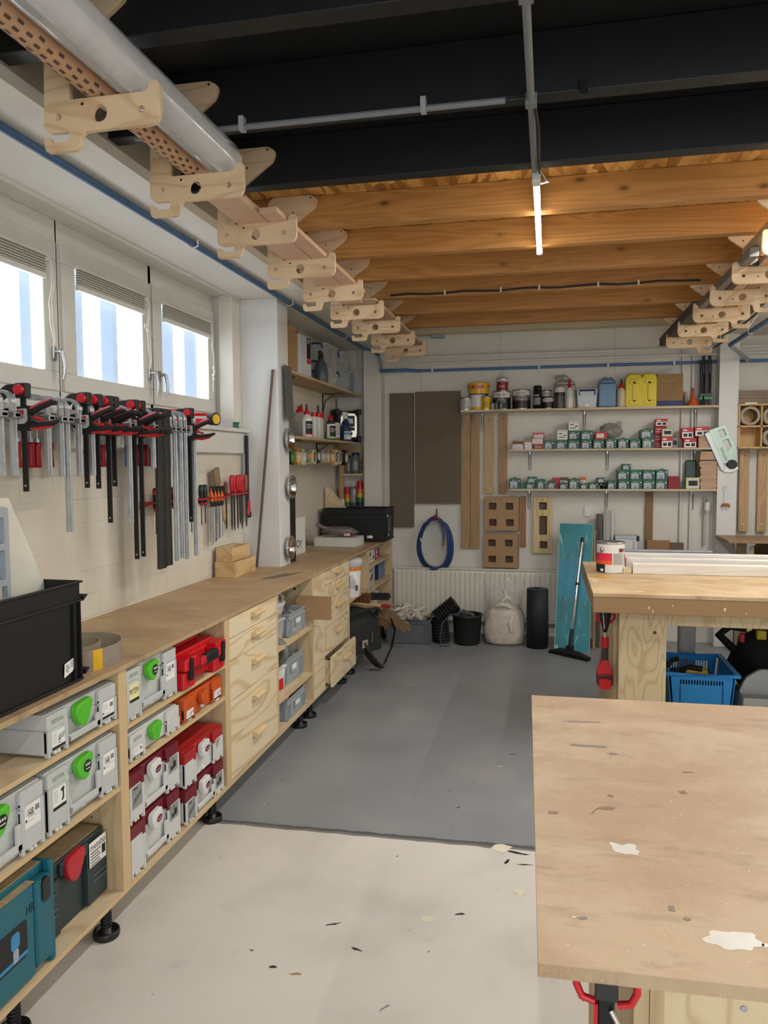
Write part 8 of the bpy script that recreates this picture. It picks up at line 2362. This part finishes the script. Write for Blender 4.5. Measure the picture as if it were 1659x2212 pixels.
for k in range(62):
    y = 0.7 + 0.04 * k
    for a in (200, 236, 272, 308):
        a2 = a + (18 if k % 2 else 0)
        b.add([(-1.292 + 0.0365 * math.cos(R(q)), yy, 2.829 + 0.0365 * math.sin(R(q))) for q, yy in ((a2, y), (a2 + 14, y), (a2 + 14, y + 0.022), (a2, y + 0.022))], [(0, 1, 2, 3)], 1)
b.build('card_tube', [PAT, solid('card_print', '54443a', 0.7)], t)
PINK = solid('pinkish_board', 'c9a58a', 0.6, var=0.08, scale=9)
tag(MB().box(-1.345, -1.205, 2.86, 4.05, 2.791, 2.812).build('rack_board', PINK, None, 0.002), 'wide pinkish board on the third left bracket', 'board', 'boards on the left rack')
tag(MB().box(-1.200, -1.120, 3.12, 4.72, 2.791, 2.812).build('rack_board', PINK, None, 0.002), 'narrow pinkish board beside the wide one on the left rack', 'board', 'boards on the left rack')
tag(MB().box(-1.26, -1.23, 3.05, 4.2, 2.813, 2.845).build('rack_batten', PINK, None, 0.002), 'thin pale batten lying on the pinkish boards of the left rack', 'batten')
tag(MB().box(-1.350, -1.205, 4.12, 5.0, 2.791, 2.811).build('rack_board', PINK, None, 0.002), 'pinkish board on the fourth and fifth left brackets', 'board', 'boards on the left rack')
LONG = solid('brown_rack_board', '9d8062', 0.6, var=0.08)
tag(MB().box(-1.345, -1.125, 4.98 + 0.03, 7.25, 2.791, 2.809).build('rack_board', LONG, None, 0.002), 'long brown board on the far left brackets', 'board', 'boards on the left rack')
tag(MB().box(-1.30, -1.122, 5.02, 7.2, 2.8095, 2.826).build('rack_board', solid('pale_rack_board', 'c7b596', 0.6), None, 0.002), 'paler board on top of the long brown one', 'board', 'boards on the left rack')
GAL = solid('grey_channel', '77797a', 0.4, 0.6, var=0.15)
for k, (x, w, h, y0, y1, mt, lb) in enumerate(((1.005, 0.045, 0.050, 4.35, 5.82, GAL, 'grey metal channel, inner one on the right rack'), (1.055, 0.040, 0.042, 4.55, 7.18, DKSTEEL, 'dark metal channel, second one on the right rack'), (1.10, 0.06, 0.030, 4.25, 7.15, PINK, 'pale wooden strip beside the dark channel on the right rack'), (1.165, 0.07, 0.020, 4.3, 7.2, LONG, 'brown strip, outermost on the right rack'))):
    tag(MB().box(x, x + w, y0, y1, 2.7915, 2.7915 + h).build('metal_channel' if k < 2 else 'wooden_strip', mt, None, 0.002), lb, 'profile' if k < 2 else 'strip', 'stock on the right rack')
t = thing('long_carton', 'long dark carton with white end at the far right rack brackets', 'carton', (0, 0, 0))
MB().box(0.985, 1.050, 5.85, 7.5, 2.7925, 2.866).build('carton', solid('carton_dark_grey', '4d4d4b', 0.7), t, 0.002)
MB().box(0.99, 1.045, 5.846, 5.8495, 2.797, 2.850).build('white_end', WHITEP, t)
t = thing('silver_wrap', 'silver wrapped pack on the nearest right rack bracket', 'pack', (0, 0, 0))
MB().box(1.01, 1.12, 3.9, 4.55, 2.843, 2.885).build('pack', solid('gold_foil', 'b7a27a', 0.3, 0.6, var=0.3), t, 0.012)

# ================================================================== conduits and cables under the beams
COND = solid('grey_conduit', '777b7d', 0.45, var=0.05)
t = thing('ceiling_conduit', 'grey conduit running under the black beams towards the lit lamp', 'conduit', (0, 0, 0))
MB().cyl((-0.068, -0.5, 2.936), (-0.066, 3.30, 2.936), 0.0125, 0.0125, 12).build('pipe', COND, t)
for y in (2.06, 2.66): MB().box(-0.085, -0.047, y, y + 0.04, 2.92, 2.956).build('pipe_clip', COND, t)
t = thing('ceiling_conduit', 'grey conduit running sideways along the second black beam', 'conduit', (0, 0, 0))
MB().cyl((-1.50, 2.665, 2.941), (-0.150, 2.665, 2.941), 0.011, 0.011, 12).build('pipe', COND, t)
for x in (-1.08, -0.425): MB().box(x - 0.009, x + 0.009, 2.648, 2.679, 2.926, 2.975).build('pipe_clip', solid('clip_pale', 'a6a8a8', 0.5), t)
t = thing('lamp_cable', 'black cable looping from the conduit to the lit lamp', 'cable', (0, 0, 0))
MB().tube([(-0.15, 2.665, 2.941), (-0.09, 2.67, 2.945), (-0.055, 2.70, 2.93), (-0.045, 2.80, 2.905), (-0.043, 2.95, 2.90), (-0.045, 3.10, 2.915), (-0.045, 3.30, 2.925)], 0.006, 8).build('cable', RUBBER, t)
MB().tube([(-0.045, 3.26, 2.92), (-0.02, 3.36, 2.915), (-0.005, 3.40, 2.92), (-0.03, 3.44, 2.93), (-0.05, 3.46, 2.935)], 0.004, 6).build('hook_wire', ALU, t)
tag(MB().box(0.09, 0.115, 2.650, 2.679, 2.93, 2.975).build('empty_clip', BLKSTEEL), 'small empty black clip on the black beam right of the conduit', 'clip')
t = thing('beam_cable', 'black cable sagging along the fourth amber beam', 'cable', (0, 0, 0))
pts = [(-1.15 + 2.15 * k / 16, BEAMY[3] - 0.012, 2.972 + 0.006 * math.sin(k * 1.9)) for k in range(17)]
MB().tube(pts, 0.007, 8).build('cable', RUBBER, t)
for k in (3, 6, 8, 11, 13): MB().box(pts[k][0] - 0.006, pts[k][0] + 0.006, BEAMY[3] - 0.024, BEAMY[3] - 0.0005, 2.958, 2.990).build('cable_clip', WHITEP, t)
t = thing('rack_cable', 'black cable hooked through the right rack brackets', 'cable', (0, 0, 0))
MB().tube([(1.30, 5.25, 2.69), (1.32, 5.5, 2.70), (1.31, 5.9, 2.683), (1.28, 6.3, 2.69), (1.40, 6.9, 2.72), (1.45, 7.5, 2.76)], 0.007, 8).build('cable', RUBBER, t)

# ================================================================== rear workbench
BTOP = fibreboard('bench_top_board', 'ae906a', 'c6b08e', 0.5)
BEDGE = fibreboard('bench_edge_board', '9a7a54', None, 0.6)
BLEG = plywood('bench_leg_ply', 'e0cfaa', 'ba9763', 'z', 11.0, 2.2, True, 0.6, 0.6)
PAINTW = solid('white_paint_spill', 'cfc9bf', 0.35, var=0.08, scale=30)
t = thing('rear_workbench', 'rear workbench with thick brown top carrying the paint can and white boards', 'workbench', (0, 0, 0))
MB().box(0.252, 2.1, 4.46, 5.875, 0.978, 1.0).build('bench_top', BTOP, t, 0.002)
MB().box(0.254, 2.1, 4.462, 4.50, 0.888, 0.9775).box(0.254, 0.272, 4.50, 5.87, 0.888, 0.9775).build('edge_band', BEDGE, t, 0.002)
o = bpy.data.objects['edge_band']
for k, (x, z, r) in enumerate(((0.555, 0.925, 0.006), (0.575, 0.905, 0.005), (0.68, 0.94, 0.004), (0.95, 0.928, 0.008), (1.06, 0.91, 0.004))):
    MB().plate(ragged(x, z, r * 0.8, r * 1.3, 14, k, 0.4), 0.0006, face(0, 4.4615, 0)).build('paint_drip', PAINTW, o)
MB().box(0.405, 0.440, 4.60, 5.80, 0.0, 0.887).build('side_panel', [BLEG], t, 0.001)
MB().box(0.380, 0.404, 4.66, 5.80, 0.0, 0.887).build('side_panel', [BLEG], t, 0.001)
MB().box(0.405, 0.664, 4.555, 4.598, 0.0, 0.887).build('leg', BLEG, t, 0.002)
MB().cyl((0.600, 4.5535, 0.766), (0.600, 4.556, 0.766), 0.010, 0.010, 10).build('plug', CANR, t)
MB().box(0.665, 2.1, 4.575, 4.60, 0.805, 0.887).build('apron', BLEG, t, 0.002)
MB().box(0.445, 2.1, 4.60, 5.80, 0.12, 0.14).build('lower_shelf', BLEG, t, 0.002)
MB().box(1.95, 2.08, 4.6, 5.8, 0.0, 0.887).build('leg', BLEG, t, 0.002)
for k, (x, y, rx_, ry_) in enumerate(((0.51, 4.56, 0.030, 0.012), (0.33, 5.32, 0.012, 0.03), (0.29, 4.92, 0.02, 0.02))):
    MB().plate(ragged(x, y, rx_, ry_, 20, k + 3, 0.4), 0.0005, T(0, 0, 1.0004)).build('paint_blot', PAINTW, t)
MB().plate(ragged(0.36, 5.1, 0.10, 0.09, 24, 9, 0.3), 0.0004, T(0, 0, 1.0003)).build('glue_blot', solid('dried_glue', 'b08f4c', 0.4, var=0.1), t)

zc = 1.0008
t = paint_can('white, red and black paint can standing on the rear workbench', 0.412, zc, 0.091, 0.203, [(0.03, TIN), (0.95, CANW), (1, TIN)], (), 5.335, group=None)
m = MB(); wrap_patch(m, 0.0918, 0.072, 0.135, -190, -88, 0); wrap_patch(m, 0.0920, 0.060, 0.085, -190, -88, 1); wrap_patch(m, 0.0918, 0.006, 0.062, -190, -117, 2); wrap_patch(m, 0.0918, 0.07, 0.13, -20, 10, 0)
wrap_patch(m, 0.0922, 0.014, 0.030, -138, -124, 3)
for k in range(14): wrap_patch(m, 0.0922, 0.060 + 0.0055 * k, 0.0625 + 0.0055 * k, -84, -28 - 6 * (k % 3), 4)
for k in range(3): wrap_patch(m, 0.0922, 0.142 , 0.166, -58 + 9 * k, -51 + 9 * k, 2 if k < 2 else 0)
wrap_text(m, 'WEVE', 0.0924, 0.154, 0.020, 0.05, 2, -20)
wrap_patch(m, 0.0922, 0.012, 0.032, -36, -26, 4)
m.build('label', [solid('can_pink_red', 'd42a45', 0.4), solid('can_orange_red', 'e0572a', 0.4), INK, PAPER, GREYPRINT], t)
for a in (-130,): MB().ball((0.093 * math.cos(R(a)), 0.093 * math.sin(R(a)), 0.160), 0.016, n=12, m=8).build('handle_lug', TIN, t)
MB().tube([(0.095 * math.cos(R(a)), 0.095 * math.sin(R(a)), z) for a, z in ((-130, 0.158), (-142, 0.135), (-156, 0.118), (-172, 0.098))], 0.002, 6).build('wire_handle', TIN, t)
WB = timber('white_washed_board', 'dcd8d2', 'c6bdb2', 'x', 1.6, 0.5, 0.75)
tag(MB().box(0.550, 2.05, 5.27, 5.36, zc, 1.066).build('white_board', WB, None, 0.002), 'white washed board lying on the rear workbench, front one', 'board', 'white boards on the rear workbench')
tag(MB().box(0.520, 2.05, 5.42, 5.50, zc, 1.085).build('white_board', WB, None, 0.002), 'white washed board behind the front one on the rear workbench', 'board', 'white boards on the rear workbench')
tag(MB().box(0.515, 1.90, 5.53, 5.60, zc, 1.106).build('white_board', WB, None, 0.002), 'tallest white washed board at the back of the rear workbench', 'board', 'white boards on the rear workbench')
tag(MB().box(0.44, 1.12, 5.66, 5.70, zc, 1.118).build('grey_bar', solid('grey_bar_paint', '8c8f93', 0.4, 0.3), None, 0.006), 'grey metal bar lying behind the white boards', 'bar')
tag(MB().box(0.49, 0.545, 5.29, 5.36, zc, 1.035).build('wood_offcut', PLY, None, 0.002), 'small wooden offcut at the end of the front white board', 'offcut')

# hanging caulking gun at the bench side
t = thing('caulking_gun', 'red and black cordless caulking gun hanging nose up at the rear workbench', 'power tool', (0.335, 4.66, 0.0))
for s_ in (-1, 1): MB().tube([(s_ * 0.030, 0, 0.880), (s_ * 0.050, 0, 0.865), (s_ * 0.050, 0, 0.815), (s_ * 0.022, 0, 0.790)], 0.008, 8).build('red_loop', REDKNOB, t)
MB().lathe([(0, 0.880), (0.034, 0.880), (0.036, 0.855), (0.020, 0.770), (0.010, 0.735), (0, 0.735)], 16).build('nose_cone', RUBBER, t)
MB().tube([(-0.018, -0.030, 0.875), (-0.006, -0.020, 0.76)], 0.004, 6).build('wire_clip', CHROME, t)
MB().cyl((0, 0, 0.70), (0, 0, 0.745), 0.011, 0.009, 12).build('rod', CHROME, t)
MB().cyl((0, 0, 0.645), (0, 0, 0.705), 0.023, 0.022, 18).build('collar', REDPL, t, 0.003)
MB().lathe([(0.019, 0.645), (0.021, 0.60), (0.020, 0.555), (0.024, 0.540), (0, 0.540)], 16).build('rubber_grip', solid('grip_grey', '45443f', 0.7, var=0.2, scale=60), t)
MB().frust((-0.044, 0.044, -0.040, 0.045), (-0.022, 0.022, -0.025, 0.03), 0.49, 0.575).build('battery_mount', REDPL, t, 0.005)
b = MB().box(-0.046, 0.046, -0.046, 0.05, 0.425, 0.492)
b.build('battery', solid('battery_dark', '5a1820', 0.45), t, 0.008)
MB().plate(rrect(-0.034, 0.034, 0.405, 0.466, 0.012), 0.004, face(0, -0.0475, 0)).build('battery_face', REDPL, t, 0.001)
for k in (-1, 0, 1): MB().box(k * 0.018 - 0.005, k * 0.018 + 0.005, -0.049, -0.045, 0.474, 0.484).build('slot', BLKSTEEL, t)
MB().tube([(0, 0.0, 0.885), (0, 0.02, 0.895), (0, 0.02, 0.93)], 0.004, 6).build('hanging_hook', STEEL, t)

# blue shopping basket and tools on the lower shelf
BLUEB = solid('basket_blue', '22a2fb', 0.35, var=0.04)
t = thing('shopping_basket', 'bright blue plastic shopping basket on the lower shelf of the rear workbench', 'basket', (0.945, 5.0, 0.1405))
W, D, H = 0.185, 0.52, 0.275
def slots(x0, x1, z0, z1, n): return [rrect(x0 + (x1 - x0) * (k + 0.2) / n, x0 + (x1 - x0) * (k + 0.75) / n, z0, z1, 0.002, 2) for k in range(n)]
MB().plate([(-W * 0.86, 0), (W * 0.86, 0), (W, H), (-W, H)], 0.005, T(0, 0.03, 0) @ TO_XZ, slots(-0.13, 0.13, 0.205, 0.235, 16)).build('front_wall', BLUEB, t, 0.001)
MB().plate([(-W * 0.86, 0), (W * 0.86, 0), (W, H), (-W, H)], 0.005, T(0, D, 0) @ TO_XZ, slots(-0.13, 0.13, 0.16, 0.24, 16)).build('back_wall', BLUEB, t, 0.001)
for s_ in (-1, 1): MB().plate([(0.03, 0), (D, 0), (D, H), (0.03, H)], 0.005, T(s_ * W * 0.93, 0, 0) @ RY(s_ * 5.5) @ RZ(90) @ TO_XZ, slots(0.08, D - 0.05, 0.16, 0.24, 20)).build('side_wall', BLUEB, t)
MB().box(-W * 0.86, W * 0.86, 0.03, D, 0, 0.006).build('bottom', BLUEB, t)
MB().tube([(-W - 0.02, 0.0, H), (W + 0.02, 0.0, H), (W + 0.02, D + 0.02, H), (-W - 0.02, D + 0.02, H)], 0, 8, 0, True, None, True, (0.042, 0.026)).build('rim', BLUEB, t, 0.006)
for x in (-0.125, 0.125): MB().box(x - 0.003, x + 0.003, 0.020, 0.028, 0.0, 0.20).build('front_rib', solid('basket_blue_dark', '0f62a5', 0.4), t)
MB().tube([(-W - 0.01, 0.10, H + 0.02), (-W + 0.02, 0.12, H + 0.055), (-W + 0.06, 0.16, H + 0.055)], 0.016, 8).build('handle_grip', RUBBER, t)
MB().tube([(-W + 0.06, 0.16, H + 0.055), (-W + 0.12, 0.22, H + 0.05), (-W + 0.15, 0.27, H - 0.02)], 0.004, 6).build('handle_wire', ALU, t)
t = thing('yellow_tool', 'yellow and black tool lying in the blue basket', 'power tool', (0.96, 5.24, 0.345))
MB().box(-0.08, 0.06, -0.04, 0.05, 0, 0.05).build('tool_body', solid('tool_yellow', 'd9b51c', 0.4), t, 0.014)
MB().tube([(-0.11, 0, 0.03), (-0.05, -0.02, 0.06), (0.02, -0.03, 0.055)], 0.02, 8).build('grip', RUBBER, t)
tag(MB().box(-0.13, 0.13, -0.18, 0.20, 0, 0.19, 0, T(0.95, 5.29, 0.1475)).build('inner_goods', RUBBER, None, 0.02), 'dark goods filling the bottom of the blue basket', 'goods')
t = thing('tool_bag', 'black tool bag with yellow tag and red pull on the lower shelf behind the basket', 'bag', (1.50, 5.56, 0.165))
MB().ball((0, 0, 0.22), 0.27, 0.20, 0.24, 26, 14, 0, None, 0.22, 3.0, 9.0).build('bag_body', BAG, t)
MB().tube([(-0.26, -0.02, 0.30), (-0.36, -0.05, 0.40), (-0.30, -0.08, 0.47), (-0.20, -0.10, 0.46)], 0.028, 10).build('handle', RUBBER, t)
MB().box(-0.15, -0.09, -0.165, -0.12, 0.40, 0.46).build('yellow_tag', solid('tag_yellow', 'e0c520', 0.5), t, 0.008)
MB().box(-0.245, -0.215, -0.13, -0.09, 0.37, 0.43).build('red_pull', REDPL, t, 0.006)
tag(MB().box(0.91, 1.02, 5.66, 5.76, 0.1405, 0.80).build('white_post', solid('post_white', 'c9c9c8', 0.4), None, 0.012), 'white vertical post standing under the rear workbench', 'post')
t = thing('saw_case', 'light grey case with green latch under the rear workbench at the right edge', 'tool case', (1.36, 4.95, 0.1405))
MB().box(-0.19, 0.19, 0, 0.28, 0, 0.16).build('case_body', LGREY, t, 0.006); MB().box(0.02, 0.11, -0.012, 0, 0.06, 0.14).build('latch', GREEN, t, 0.006)
t = thing('track_saw', 'grey and black saw lying on the grey case under the rear workbench', 'power tool', (1.33, 5.05, 0.301))
MB().plate(rounded([(-0.17, 0), (0.17, 0), (0.16, 0.08), (0.06, 0.15), (-0.04, 0.16), (-0.13, 0.10)], 0.03), 0.03, TO_XZ).build('guard', solid('saw_grey', 'a6a9ab', 0.35, 0.4), t, 0.003)
MB().box(-0.16, 0.14, 0.02, 0.14, 0, 0.02).build('base_plate', DKSTEEL, t, 0.002)
MB().cyl((0.0, 0.02, 0.07), (0.0, 0.16, 0.07), 0.055, 0.05, 18).build('motor', RUBBER, t, 0.006)

# ================================================================== front workbench
t = thing('front_workbench', 'front workbench with worn stained brown board top at the lower right', 'workbench', (0, 0, 0))
MB().plate([(-0.009, 1.116), (1.30, 1.150), (1.262, 2.475), (-0.047, 2.449)], 0.021, T(0, 0, 0.9895)).build('bench_top', fibreboard('worn_bench_top', 'ab8c6c', 'baa183', 0.55), t, 0.0015)
FB = lambda nm, cx, cy, rx_, ry_, mt, sd, rot=0.0, k=0.35: MB().plate(ragged(cx, cy, rx_, ry_, 30, sd, k, rot), 0.0005, T(0, 0, 1.00035)).build(nm, mt, t)
FB('paint_blot', 0.150, 1.492, 0.028, 0.020, PAINTW, 2.0, -0.3)
FB('paint_blot', 0.288, 1.232, 0.040, 0.024, PAINTW, 5.0, 0.1)
FB('paint_blot', 0.335, 1.228, 0.010, 0.005, PAINTW, 6.0)
BRN = solid('brown_smear', '7d5f43', 0.5, var=0.1); GRN = solid('grey_smear', '7b6f62', 0.5, var=0.1)
FB('brown_smear', 0.128, 1.665, 0.018, 0.008, BRN, 3.0, 0.2)
MB().tube([(0.118, 1.667, 1.0003), (0.105, 1.655, 1.0003), (0.094, 1.630, 1.0003)], 0, flat=(0.003, 0.0006)).build('brown_smear', BRN, t)
for k, (x, y, a, b_, mt) in enumerate(((0.10, 2.03, 0.05, 0.008, GRN), (0.165, 1.985, 0.012, 0.006, GRN), (0.14, 1.73, 0.006, 0.008, BRN), (0.205, 1.30, 0.006, 0.008, GRN), (0.225, 1.275, 0.006, 0.004, GRN), (0.06, 1.245, 0.008, 0.004, GRN), (0.40, 1.36, 0.02, 0.012, GRN), (0.33, 1.90, 0.012, 0.003, BRN), (0.015, 1.62, 0.010, 0.006, BRN), (0.30, 1.78, 0.008, 0.008, BRN), (0.10, 2.22, 0.05, 0.004, GRN))):
    FB('dark_smear', x, y, a, b_, mt, k + 11.0, 0.1 * (k % 3), 0.5)
MB().box(0.135, 0.158, 1.19, 2.36, 0.0, 0.9785).build('side_panel', [PLYV], t, 0.001)
MB().box(0.160, 0.182, 1.20, 2.36, 0.0, 0.9785).build('side_panel', [PLYV], t, 0.001)
MB().box(0.183, 1.22, 1.22, 1.245, 0.0, 0.9785).build('front_panel', BLEG, t, 0.001)
MB().box(1.18, 1.22, 1.246, 2.36, 0.0, 0.9785).build('side_panel', BLEG, t, 0.001)
for x, z in ((0.235, 0.935), (0.30, 0.900)): MB().cyl((x, 1.218, z), (x, 1.2205, z), 0.005, 0.005, 10).build('screw_head', STEEL, t)
t = thing('bar_clamp', 'red and black bar clamp hanging at the end of the front workbench', 'clamp', (0.092, 1.16, 0.0), R(-4))
MB().box(-0.012, 0.012, -0.008, 0.008, 0.45, 0.975).build('bar', BLKSTEEL, t, 0.002)
MB().box(-0.017, 0.017, -0.022, 0.012, 0.938, 0.972).build('slide_block', solid('block_dark_grey', '3a3a39', 0.45, 0.4), t, 0.003)
MB().tube([(-0.017, -0.005, 0.925), (-0.036, -0.005, 0.930), (-0.044, -0.005, 0.948), (-0.044, -0.005, 0.975)], 0.006, 10).build('red_loop', REDKNOB, t)
MB().tube([(0.017, -0.005, 0.925), (0.036, -0.005, 0.930), (0.044, -0.005, 0.948), (0.044, -0.005, 0.975)], 0.006, 10).build('red_loop', REDKNOB, t)
MB().box(-0.018, -0.012, -0.012, 0.010, 0.80, 0.925).build('red_strip', REDPL, t)
MB().tube([(0.006, -0.012, 0.92), (0.03, -0.015, 0.88), (0.035, -0.012, 0.80)], 0.004, 8).build('steel_lever', CHROME, t)

# ================================================================== scraps on the floor
SCR = solid('scrap_cream', 'd3ccb4', 0.7, var=0.06)
for (x, y, a, sd, lb) in ((-0.195, 3.40, 0.045, 1, 'cream paper scrap on the floor seam beside black smears'), (-0.105, 3.06, 0.030, 2, 'small cream scrap on the pale floor near the front workbench'), (-0.44, 2.80, 0.028, 3, 'beige scrap on the pale floor in front of the cabinets')):
    tag(MB().plate(ragged(x, y, a, a * 0.7, 9, sd, 0.5, sd), 0.001, T(0, 0, 0.0008)).build('paper_scrap', SCR), lb, 'scrap', 'scraps on the floor')
TARM = solid('tar_smear', '26262a', 0.5, var=0.2)
TARG = solid('grey_floor_smear', '8b877e', 0.6, var=0.2)
fl = bpy.data.objects['floor']
for k, (x, y, a, b_, mt, r_) in enumerate(((-0.115, 3.375, 0.06, 0.016, TARM, -0.2), (-0.165, 3.29, 0.030, 0.012, TARM, 1.2), (-0.09, 3.28, 0.04, 0.006, TARM, 0.1), (-0.32, 2.86, 0.022, 0.010, TARM, 0.2), (-0.235, 2.05, 0.035, 0.05, TARG, 0.5), (-0.78, 2.70, 0.035, 0.007, TARM, 0.5), (-0.92, 2.42, 0.02, 0.01, TARM, 0.3), (-0.83, 2.40, 0.025, 0.01, solid('ochre_smear', '9a835f', 0.6), 0.2), (-0.66, 2.57, 0.025, 0.008, TARM, -0.3), (-0.66, 2.02, 0.008, 0.02, TARM, 0.3), (-0.50, 2.30, 0.03, 0.006, TARG, 0.9), (-1.32, 3.36, 0.03, 0.012, SCR, 0.1), (-0.25, 4.35, 0.03, 0.006, SCR, 0.2), (-0.20, 4.55, 0.02, 0.006, TARM, 0.4), (-1.05, 5.85, 0.03, 0.008, SCR, 0.1), (-1.07, 7.0, 0.025, 0.008, SCR, 0.1))):
    struct('floor_stain', MB().plate(ragged(x, y, a * 0.75, b_ * 0.6, 20, k + 1.5, 0.55, r_), 0.0005, T(0, 0, 0.0004)), mt, fl)
